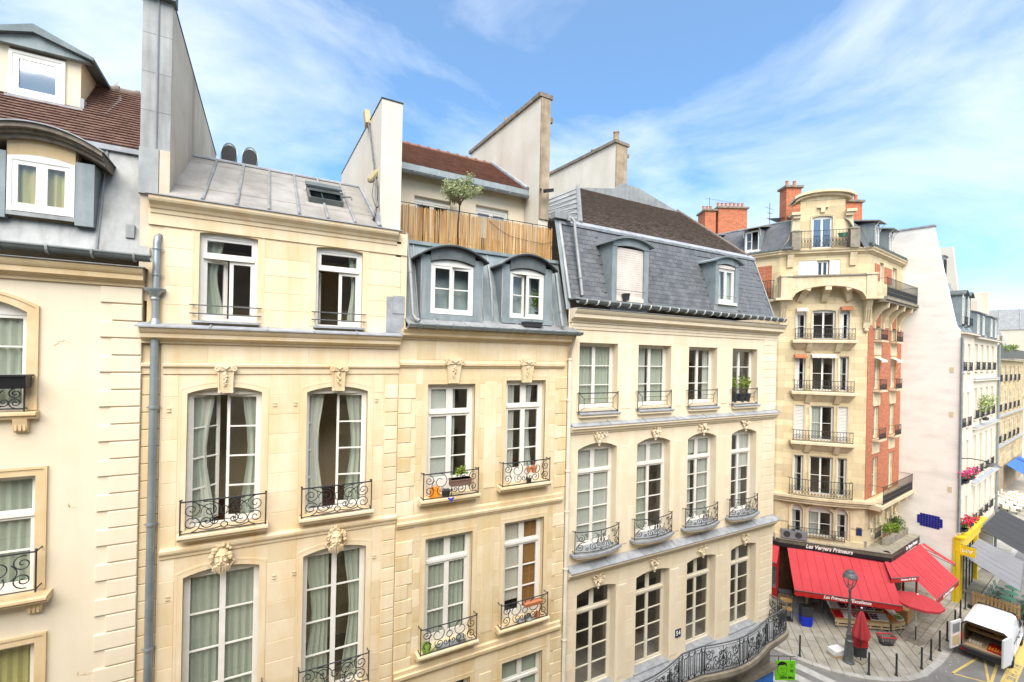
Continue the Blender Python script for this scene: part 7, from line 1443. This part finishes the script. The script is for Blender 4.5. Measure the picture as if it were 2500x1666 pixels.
for r_, row in enumerate((('fruit_orange', 'fruit_green'), ('fruit_red', 'fruit_white'), ('fruit_red', 'fruit_dark'))):
    for k in range(2): x, y = shift(o2, an2, .26+k*.48, .26+r_*.48); crate('tray of %s, %s row, %s side of the short stall' % (nm[row[k]], ['front', 'middle', 'back'][r_], ['left', 'right'][k]), (x, y, .505+(.26+r_*.48)*.333), an2, sl2, row[k], 'print_white' if k else 'wood', n=(5, 4), r_=.042)
t = thing('wooden_counter', 'orange wooden counter under the round red parasol', 'counter', (34.2, 12.15, 0), R(8)); m = M(); m.box(-.6, .7, 0, .8, .1, .92); obj('body', m, 'wood', t); m = M(); m.box(-.66, .76, -.06, .86, .92, .98); obj('top', m, 'wood', t)
for k in range(4): m = M(); m.box(-.58+k*.32, -.30+k*.32, -.02, .0, .14, .88); obj('panel', m, 'wood', t)
for k in range(3): crate('crate of %s, %s from the left on the orange counter' % (nm[['fruit_green', 'fruit_yellow', 'fruit_white'][k]], od[k]), (34.2-.4+k*.46, 12.5+k*.06, .985), R(8), 0, ['fruit_green', 'fruit_yellow', 'fruit_white'][k], 'wood_pale')
for k in range(8):
    x, y = shift((31.0, 15.6), fd, k*.5-.4, .2); crate('crate of %s, %s from the left on the back wall shelf' % (nm[fr3[k % 6]], (od+['eighth'])[k]), (x, y, 1.15), fd, R(25), fr3[k % 6], 'wood_pale', group='crates on the back shelf')
t = thing('wall_shelf', 'wooden shelf along the back wall behind the long stall', 'shelf', (31.0, 15.6, 0), fd); m = M(); m.box(-.7, 3.4, 0, .4, 1.08, 1.13); obj('board', m, 'wood', t); m = M(); m.box(-.6, -.55, 0, .4, 0, 1.08); obj('leg', m, 'wood', t); m = M(); m.box(3.3, 3.35, 0, .4, 0, 1.08); obj('leg', m, 'wood', t)
# tubs, basket, parasols
for k in range(9):
    blue = k < 3; z = [0, .16, .26][k] if blue else .42+(k-3)*.085; m = M(); w_ = .30; m.prism([(-.24, 0), (.24, 0), (.28, .3), (-.28, .3)], -.2, .2, 'y'); q = M()
    a, b = (.24, .18), (.3, .23); hh = .3
    m = M(); A = [m.p(x, y, 0) for x, y in ((-a[0], -a[1]), (a[0], -a[1]), (a[0], a[1]), (-a[0], a[1]))]; B = [m.p(x, y, hh) for x, y in ((-b[0], -b[1]), (b[0], -b[1]), (b[0], b[1]), (-b[0], b[1]))]
    for j in range(4): m.F.append([A[j], A[(j+1) % 4], B[(j+1) % 4], B[j]])
    m.F.append(A[::-1]); m.tube([(x, y, hh) for x, y in ((-b[0], -b[1]), (b[0], -b[1]), (b[0], b[1]), (-b[0], b[1]))], .018, 5, True)
    o = obj('plastic_tub', m, 'plastic_blue' if blue else 'plastic_dark'); o.location = (28.36, 14.95, z); o.rotation_euler = (0, 0, R(-40)); tag(o, ('%s blue tub from the bottom of the nested tub stack' % od[k]) if blue else ('%s black tub up on the nested tub stack' % od[k-3]), 'tub', 'nested tubs')
t = thing('dark_rack', 'dark metal rack with cardboard trays beside the nested blue tubs', 'rack', (27.9, 15.9, 0), R(-45)); m = M()
for x in (-.35, .35):
    for y in (-.25, .25): m.tube([(x, y, 0), (x, y, 1.7)], .02, 4)
for z in (.05, .6, 1.1, 1.65): m.box(-.36, .36, -.26, .26, z, z+.02)
obj('rack_frame', m, 'iron', t)
for z in (.62, 1.12): m = M(); m.box(-.32, .32, -.24, .2, z, z+.2); obj('tray', m, 'wood', t)
t = thing('shopping_basket', 'black wire shopping basket with red rim standing on the paving', 'basket', (30.5, 11.85, 0), R(-32)); m = M(); A = [(-.26, -.14), (.26, -.14), (.26, .14), (-.26, .14)]; B = [(-.4, -.22), (.4, -.22), (.4, .22), (-.4, .22)]
for z in (.05, .18, .31, .44): f = z/.5; m.tube([(a[0]+(b[0]-a[0])*f, a[1]+(b[1]-a[1])*f, z) for a, b in zip(A, B)], .008, 4, True)
for k in range(4):
    for j in range(6):
        t_ = j/6; a = (A[k][0]+(A[(k+1) % 4][0]-A[k][0])*t_, A[k][1]+(A[(k+1) % 4][1]-A[k][1])*t_); b = (B[k][0]+(B[(k+1) % 4][0]-B[k][0])*t_, B[k][1]+(B[(k+1) % 4][1]-B[k][1])*t_); m.tube([(*a, .03), (*b, .5)], .012, 4)
m.box(-.26, .26, -.14, .14, .02, .04); obj('mesh', m, 'plastic_dark', t); m = M(); m.tube([(x, y, .5) for x, y in B], .03, 6, True); obj('rim', m, 'plastic_red', t)
t = thing('parasol', 'open flat red parasol on a white pole in front of the right awning', 'parasol', (32.3, 11.2, 0)); m = M(); m.tube([(0, 0, .02), (0, 0, .9)], .03, 8); obj('lower_pole', m, 'iron', t); m = M(); m.tube([(0, 0, .9), (0, 0, 2.6)], .026, 8); obj('pole', m, 'paint_white', t); m = M(); m.box(-.3, .3, -.3, .3, 0, .05); m.lathe([(.09, .05), (.05, .14)], 0, 0, 10); obj('foot', m, 'stone_worn', t)
m = M(); m.lathe([(1.12, 2.2), (1.13, 2.32), (.75, 2.47), (.3, 2.6), (.02, 2.66)], 0, -.05, 10); m.F.pop(-2); obj('canopy', m, 'canvas_red', t); m = M(); m.ball((0, -.05, 2.69), .05, 6, 4); obj('finial', m, 'print_white', t)
t = thing('parasol', 'closed red parasol folded upright next to the lamp post', 'parasol', (27.6, 11.8, 0)); m = M(); m.tube([(0, 0, 0), (0, 0, 2.75)], .022, 8); obj('pole', m, 'iron', t); m = M(); m.box(-.28, .28, -.2, .2, 0, .06); obj('foot', m, 'stone_worn', t)
m = M(); nn = 28; rings = []
for z, r_ in ((1.28, .33), (1.5, .31), (1.9, .22), (2.3, .14), (2.55, .07), (2.62, .02)): rings.append([m.p((r_*(1+.28*math.cos(7*a*2*PI/nn)))*math.cos(2*PI*a/nn), (r_*(1+.28*math.cos(7*a*2*PI/nn)))*math.sin(2*PI*a/nn), z+.04*math.cos(7*a*2*PI/nn)*(z < 1.4)) for a in range(nn)])
for A, B in zip(rings, rings[1:]):
    for k in range(nn): m.F.append([A[k], A[(k+1) % nn], B[(k+1) % nn], B[k]])
obj('folded_canopy', m, 'canvas_red', t, True); m = M(); m.ball((0, 0, 2.78), .05, 6, 4); obj('finial', m, 'print_white', t)
m = M(); A = [(-.3, -.22), (.3, -.22), (.3, .22), (-.3, .22)]; m.prism([(x*.85, y*.85) for x, y in A], 0, .5, 'z'); m.prism(A, .5, .54, 'z'); o = obj('dark_bin', m, 'plastic_dark'); o.location = (28.02, 12.05, 0); o.rotation_euler = (0, 0, R(-25)); tag(o, 'dark plastic bin under the red crates behind the closed parasol', 'bin')
for k in range(5):
    m = M(); m.box(-.3, .3, -.2, .2, 0, .015)
    for s_ in (-1, 1): m.box(-.3, .3, s_*.2-.012, s_*.2+.012, .015, .11); m.box(s_*.3-.012, s_*.3+.012, -.188, .188, .015, .11)
    m.tube([(-.3, -.215, .1), (.3, -.215, .1)], .012, 4); o = obj('red_crate', m, 'plastic_red'); o.location = (28.02, 12.05, .545+k*.125); o.rotation_euler = (0, 0, R(-25)); tag(o, '%s red crate from the bottom of the stack behind the closed parasol' % od[k], 'crate', 'stacked red crates')
m = M()
for k in range(5): m.ball((28.02+.08*(k-2), 12.05+.05*(k % 2), 1.3+.1*(k % 3)), .17, 8, 6, (1.2, 1, .8))
tag(obj('white_sack', m, 'print_white', None, True), 'crumpled white sacks heaped on top of the red crates', 'sack')
for k, z in enumerate((0, .15, .28)):
    m = M(); m.box(-.35, .35, -.25, .25, 0, .13 if k else .14); o = obj('flat_box', m, 'wood_pale' if k == 0 else 'print_white'); o.location = (26.97-.02*k, 12.6, z+.002*k); o.rotation_euler = (0, 0, R(-30+9*k)); tag(o, ['pale wooden box lowest of three left of the lamp post', 'white carton in middle of the three left of the lamp post', 'white carton on top of the three left of the lamp post'][k], 'box')
# lamp post
t = thing('lamp_post', 'old cast iron street lamp post with square glass lantern on the corner pavement', 'lamp post', (26.95, 12.06, 0)); m = M(); m.lathe([(.26, 0), (.26, .06), (.22, .1), (.2, .3), (.19, .75), (.16, 1.05), (.18, 1.1), (.18, 1.16), (.13, 1.2), (.12, 1.45), (.14, 1.5), (.1, 1.56), (.075, 1.7)], 0, 0, 16); obj('base', m, 'iron_grey', t, True)
m = M(); m.lathe([(.075, 1.7), (.07, 1.8), (.06, 2.4), (.05, 3.6), (.07, 3.65), (.07, 3.72), (.045, 3.76)], 0, 0, 12); obj('post', m, 'iron_grey', t, True)
m = M(); q = 4; A = [(-.13, -.13), (.13, -.13), (.13, .13), (-.13, .13)]; B = [(-.24, -.24), (.24, -.24), (.24, .24), (-.24, .24)]
for k in range(4): m.tube([(*A[k], 3.95), (*B[k], 4.42)], .018, 4); m.tube([(0, 0, 3.74), (A[k][0], A[k][1], 3.95)], .018, 4)
m.tube([(*p, 3.95) for p in A], .02, 4, True); m.tube([(*p, 4.42) for p in B], .028, 4, True); obj('lantern_frame', m, 'iron_grey', t)
for k in range(4): a, b, c, d = A[k], A[(k+1) % 4], B[(k+1) % 4], B[k]; m = M(); m.poly([(*a, 3.96), (*b, 3.96), (*c, 4.41), (*d, 4.41)]); obj('pane', m, 'glass', t)
m = M(); m.lathe([(.37, 4.43), (.34, 4.47), (.27, 4.62), (.2, 4.66), (.17, 4.74), (.08, 4.8), (.03, 4.84)], 0, 0, 4) if False else m.lathe([(.35, 4.44), (.33, 4.5), (.25, 4.64), (.21, 4.66), (.19, 4.73), (.09, 4.79), (.02, 4.82)], 0, 0, 8); obj('lantern_roof', m, 'iron_grey', t, True)
# bollards
bo = None
for k, (x, y) in enumerate(((25.12, 13.5), (26.8, 11.1), (27.97, 10.42), (29.75, 10.05), (31.1, 10.13), (32.52, 10.24), (34.08, 10.42), (36.1, 10.7), (37.9, 11.0), (39.5, 11.24))):
    lab = '%s bollard along the kerb counted from the side street' % (od+['eighth', 'ninth', 'tenth'])[k]
    if bo is None:
        bo = thing('bollard', lab, 'bollard', (x, y, 0), 0, 'bollards along the kerb'); m = M(); m.lathe([(.075, 0), (.07, .05), (.045, .08), (.04, .95), (.05, .97), (.05, 1.0), (.035, 1.02)], 0, 0, 10); obj('post', m, 'iron', bo, True); m = M(); m.ball((0, 0, 1.07), .05, 8, 6); obj('knob', m, 'iron', bo, True)
    else: copytree(bo, None, (x, y, 0), R(k*17), lab)

# ================================================================ delivery van
V = thing('delivery_van', 'white delivery van with open rear doors and produce crates inside', 'van', (33.55, 8.78, -.12), R(7.3))
def sect(x, hw, zb, zt, rt, hw2=None):   # half width, bottom, top, roof rounding
    hw2 = hw2 or hw; P = [(-hw*.96, zb), (-hw, zb+.15), (-hw, zb+(zt-zb)*.45), (-hw2, zt-rt*1.6), (-hw2+rt*.35, zt-rt*.5), (-hw2+rt*1.1, zt-.02), (-hw2*.4, zt)]
    return [(x, y, z) for y, z in P]+[(x, -y, z) for y, z in P[::-1]]
secs = [sect(0, .92, .42, 1.93, .16, .86), sect(.06, .95, .38, 1.96, .17, .87), sect(1.2, .96, .36, 1.97, .17, .87), sect(2.9, .96, .36, 1.96, .17, .85), sect(3.25, .96, .36, 1.9, .18, .82), sect(3.95, .95, .36, 1.3, .14, .86), sect(4.6, .92, .36, 1.1, .14, .82), sect(4.9, .86, .38, .85, .12, .78), sect(4.96, .78, .45, .7, .1, .7)]
m = M(); rings = [[m.p(*p) for p in s_] for s_ in secs]; n = len(rings[0])
for A, B in zip(rings, rings[1:]):
    for k in range(n): m.F.append([A[k], B[k], B[(k+1) % n], A[(k+1) % n]])
m.F.append(rings[-1]); obj('body', m, 'van_white', V, True)
m = M(); inn = [(y*.9, .62+(z-.42)*.83) for x, y, z in sect(0, .92, .42, 1.93, .16, .86)]
A = [m.p(0.0, y, z) for y, z in inn]; B = [m.p(2.3, y, z) for y, z in inn]; O = [m.p(.0, y, z) for x, y, z in secs[0]]
for k in range(n): m.F.append([A[k], A[(k+1) % n], B[(k+1) % n], B[k]]); m.F.append([O[k], O[(k+1) % n], A[(k+1) % n], A[k]])
m.F.append(B); obj('cargo_bay', m, 'room_wall', V)
m = M(); m.box(.02, 2.25, -.72, .72, .632, .645); obj('cargo_floor', m, 'wood_pale', V)
for z in (1.0, 1.3, 1.58): m = M(); m.box(1.15, 2.2, -.8, .8, z, z+.05); m.box(1.13, 1.16, -.8, .8, z, z+.12); obj('cargo_shelf', m, 'wood', V)
m = M(); m.box(-.16, .12, -.93, .93, .33, .55); m.box(-.2, -.02, -.8, .8, .5, .56); obj('rear_bumper', m, 'plastic_dark', V)
for s_ in (-1, 1):
    m = M(); m.box(-.03, .1, s_*.9-.06, s_*.9+.06, .85, 1.25); obj('tail_lamp', m, 'tail_red', V); m = M(); m.box(-.18, -.14, s_*.8-.1, s_*.8+.1, .4, .47); obj('reflector', m, 'tail_red', V)
    for x in (.82, 4.05):
        m = M(Matrix.Translation((x, s_*.86, .33)) @ Matrix.Rotation(PI/2, 4, 'X')); m.lathe([(.2, -.1), (.31, -.1), (.335, -.06), (.335, .06), (.31, .1), (.2, .1)], 0, 0, 20); w_ = obj('wheel', m, 'rubber', V, True); m = M(Matrix.Translation((x, s_*.87, .33)) @ Matrix.Rotation(PI/2, 4, 'X')); m.lathe([(.05, -.09), (.21, -.08), (.21, .08), (.05, .09)], 0, 0, 16); obj('rim', m, 'zinc', w_)
    m = M(); y = s_*.945; m.poly([(3.05, s_*.88, 1.72), (3.05, y, 1.28), (3.85, y, 1.28), (3.45, s_*.87, 1.7)]); m.poly([(2.05, s_*.885, 1.74), (2.05, y+s_*.01, 1.28), (2.98, y+s_*.01, 1.28), (2.98, s_*.885, 1.74)]) if False else None; obj('side_window', m, 'print_black', V)
    m = M(); m.box(3.55, 3.75, s_*1.0, s_*1.2, 1.28, 1.5) if s_ > 0 else m.box(3.55, 3.75, -1.2, -1.0, 1.28, 1.5); obj('mirror', m, 'plastic_dark', V)
    m = M(); m.box(1.0, 3.9, min(s_*.955, s_*.985), max(s_*.955, s_*.985), .62, .72); obj('rub_strip', m, 'van_white', V)
    for x in (1.75, 2.95): m = M(); m.box(x, x+.015, min(s_*.955, s_*.967), max(s_*.955, s_*.967), .45, 1.28); obj('panel_gap', m, 'plastic_dark', V)
    m = M(); m.box(.9, 2.9, min(s_*.955, s_*.97), max(s_*.955, s_*.97), 1.2, 1.225); obj('door_track', m, 'plastic_dark', V)
    m = M(); m.box(2.2, 2.32, min(s_*.96, s_*1.0), max(s_*.96, s_*1.0), 1.08, 1.12); obj('door_handle', m, 'plastic_dark', V)
m = M(); m.poly([(3.3, -.74, 1.9), (3.3, .74, 1.9), (3.97, .8, 1.34), (3.97, -.8, 1.34)]); m2 = Matrix.Translation((.02, 0, .015)); obj('windscreen', m, 'print_black', V).location = (.02, 0, .02)
for s_, an in ((1, 105), (-1, 78)):
    T = Matrix.Translation((-.02, s_*.92, 0)) @ Matrix.Rotation(R(-an)*s_ if False else R(-s_*an), 4, 'Z'); m = M(T); y0, y1 = (-.88, 0) if s_ > 0 else (0, .88); m.box(-.05, .02, y0, y1, .5, 1.9)
    d = obj('rear_door', m, 'van_white', V); m = M(T); m.box(.02, .03, y0+.12, y1-.12, .62, 1.15); obj('inner_panel', m, 'wood_pale', d); m = M(T); m.box(.021, .028, y0+.12, y1-.12, 1.28, 1.78); obj('pane', m, 'zinc', d)
m = M(); m.tube([(0, -.86, 1.0), (0, -.88, 1.7), (0, -.7, 1.9), (0, .7, 1.9), (0, .88, 1.7), (0, .86, 1.0), (0, .86, .6)], .03, 5); obj('door_seal', m, 'rubber', V)
Vm = Matrix.Translation((33.55, 8.78, -.12)) @ Matrix.Rotation(R(7.3), 4, 'Z')
for k, (x, y, z, mt, cm, lab) in enumerate(((.4, -.35, .64, 'fruit_orange', 'plastic_red', 'red crate of tomatoes at the rear edge of the van floor'), (.9, -.35, .64, 'fruit_red', 'plastic_red', 'red crate of fruit behind the tomatoes in the van'), (.5, .4, .64, 'fruit_white', 'wood_pale', 'pale wooden crate on the left of the van floor'), (1.42, -.4, 1.06, 'fruit_yellow', 'wood', 'wooden crate of yellow fruit stacked deep in the van'), (1.42, .1, 1.06, 'fruit_dark', 'wood', 'dark crate stacked in the middle of the van'), (1.42, .55, 1.06, 'fruit_orange', 'wood', 'wooden crate of oranges stacked deep left in the van'), (1.45, -.4, 1.36, 'fruit_green', 'wood', 'top right wooden crate in the van'), (1.45, .5, 1.36, 'fruit_orange', 'wood', 'top left wooden crate in the van'))):
    p = Vm @ Vector((x, y, z)); crate(lab, tuple(p), R(7.3-90), 0, mt, cm, .55, .42, group='crates loaded in the van')
m = M(); lrg = random.Random(8)
for k in range(34):
    t_ = lrg.random(); x = 28.3+t_*6.5; y = 9.35+.06*(x-28.3)*(x > 29)+abs(lrg.gauss(0, .22))*-1+.1; a = lrg.uniform(.01, .032); q = M(frame(x, y, lrg.uniform(0, 3), -.118)); q.box(-a, a, -a*.6, a*.6, 0, .01+a*.3); m.add(q)
o = obj('litter', m, 'blind'); o['kind'] = 'stuff'; o['label'] = 'scraps of pale litter along the gutter of the kerb'
# ================================================================ terrace furniture down the street
tb = None
for k, (x, y) in enumerate(((41.3, 9.95), (42.3, 10.05), (43.4, 10.2), (44.5, 10.35))):
    lab = '%s green round cafe table from the picket fence' % od[k]
    if tb is None:
        tb = thing('cafe_table', lab, 'table', (x, y, -.12), 0, 'green terrace tables'); m = M(); m.lathe([(.36, .72), (.38, .73), (.38, .75), (.36, .76)], 0, 0, 20); obj('top', m, 'chair_green', tb); m = M(); m.tube([(0, 0, .02), (0, 0, .72)], .025, 6); m.lathe([(.22, 0), (.2, .03), (.04, .06)], 0, 0, 12); obj('pedestal', m, 'iron', tb)
    else: copytree(tb, None, (x, y, -.12), 0, lab)
chp = None; i = 0
for k, (x, y) in enumerate(((41.3, 9.95), (42.3, 10.05), (43.4, 10.2), (44.5, 10.35))):
    for s_ in (-1, 1):
        lab = '%s green slatted folding chair of the terrace, counted from the fence, %s side' % (od[k], 'street' if s_ < 0 else 'house')
        if chp is None:
            chp = thing('folding_chair', lab, 'chair', (x, y+s_*.62, -.12), 0, 'green terrace chairs')
            for j in range(5): m = M(); m.box(-.2, .2, -.2+j*.085, -.14+j*.085, .44, .46); obj('seat_slat', m, 'chair_green', chp)
            for j in range(4): m = M(); m.box(-.2, .2, .2+j*.02, .215+j*.02, .52+j*.09, .58+j*.09); obj('back_slat', m, 'chair_green', chp)
            for sx in (-1, 1): m = M(); m.tube([(sx*.19, -.22, 0), (sx*.19, .2, .46), (sx*.19, .28, .9)], .012, 4); obj('frame', m, 'chair_green', chp); m = M(); m.tube([(sx*.17, .25, 0), (sx*.17, -.2, .45)], .012, 4); obj('leg', m, 'chair_green', chp)
        else: copytree(chp, None, (x, y+s_*.62, -.12), 0 if s_ > 0 else PI, lab)
        i += 1
chp.rotation_euler = (0, 0, PI)
t = thing('picket_fence', 'orange wooden picket fence closing the terrace behind the van', 'fence', (41.0, 9.2, -.12), R(97))
for k in range(13): m = M(); x = k*.165; m.prism([(x, .05), (x+.11, .05), (x+.11, .95), (x+.055, 1.02), (x, .95)], -.012, .012, 'y'); obj('picket', m, 'wood', t)
for z in (.3, .8): m = M(); m.box(-.02, 2.15, .012, .04, z, z+.07); obj('rail', m, 'wood', t)
t = thing('wooden_planter', 'tall orange wooden planter box at the right end of the picket fence', 'planter', (41.6, 8.9, -.12), R(7)); m = M(); m.box(-.3, 3.2, -.25, .2, 0, 1.05); obj('box', m, 'wood', t)
wc = None; wrg = random.Random(2); q = 0
for r_ in range(3):
    for k in range(5):
        x, y = 69.4+k*1.75+r_*.5, 16.0+.16*k+r_*.75; lab = 'white far terrace table in the row %s, %s from the left' % (['nearest the road', 'in between', 'nearest the houses'][r_], od[k])
        if wc is None:
            wc = thing('terrace_table', lab, 'table', (x, y, 0), 0, 'white terrace tables far away'); m = M(); m.box(-.4, .4, -.35, .35, .72, .75); obj('top', m, 'print_white', wc); m = M(); m.tube([(0, 0, 0), (0, 0, .72)], .04, 5); obj('pedestal', m, 'iron', wc)
            for a in (0, PI/2, PI, 1.5*PI): m = M(frame(.75*math.cos(a), .75*math.sin(a), a+PI/2)); m.box(-.2, .2, -.2, .2, .43, .46); m.box(-.2, .2, -.22, -.19, .46, .85); obj('seat', m, 'paint_cream', wc)
        else: copytree(wc, None, (x, y, 0), wrg.uniform(-.2, .2), lab)
# ================================================================ the house the picture is taken from (mirrored in the panes)
Oh = thing('opposite_house', 'cream house across the street, seen only mirrored in the window panes', 'house', (4, -.7, 0))
m = M(I4); opsO = [(x, x+1.2, z, z+2.3, 0) for z in (1, 5.2, 9.2, 13.0) for x in [-27+2.7*k for k in range(17)]]; T_ = frame(0, 0, PI); m = M(T_); wall(m, -27.5, 27.5, -.12, 17.2, 0, opsO, .25); obj('wall', m, 'stone_c', Oh)
for i, o in enumerate(opsO): m = M(T_); m.box(o[0], o[1], .2, .24, o[2], o[3]); w_ = obj('window_glass', m, 'zinc_dark', Oh); m = M(T_); m.box((o[0]+o[1])/2-.05, (o[0]+o[1])/2+.05, .14, .2, o[2], o[3]); m.box(o[0], o[1], .14, .2, o[2]+1.5, o[2]+1.57); obj('frame', m, 'paint_white', w_)
m = M(T_); m.box(-27.5, 27.5, -.25, 0, 17.2, 17.5); obj('cornice', m, 'stone_c', Oh)
for z in (5.1, 9.1): m = M(T_); m.box(-27.5, 27.5, -.1, 0, z-.25, z-.1); obj('string_course', m, 'stone_c', Oh)
m = M(T_); m.poly([(-27.5, 0, 17.5), (27.5, 0, 17.5), (27.5, 1.4, 20.4), (-27.5, 1.4, 20.4)]); m.poly([(-27.5, 1.4, 20.4), (27.5, 1.4, 20.4), (27.5, 7, 21.5), (-27.5, 7, 21.5)]); obj('mansard_slope', m, 'slate', Oh)
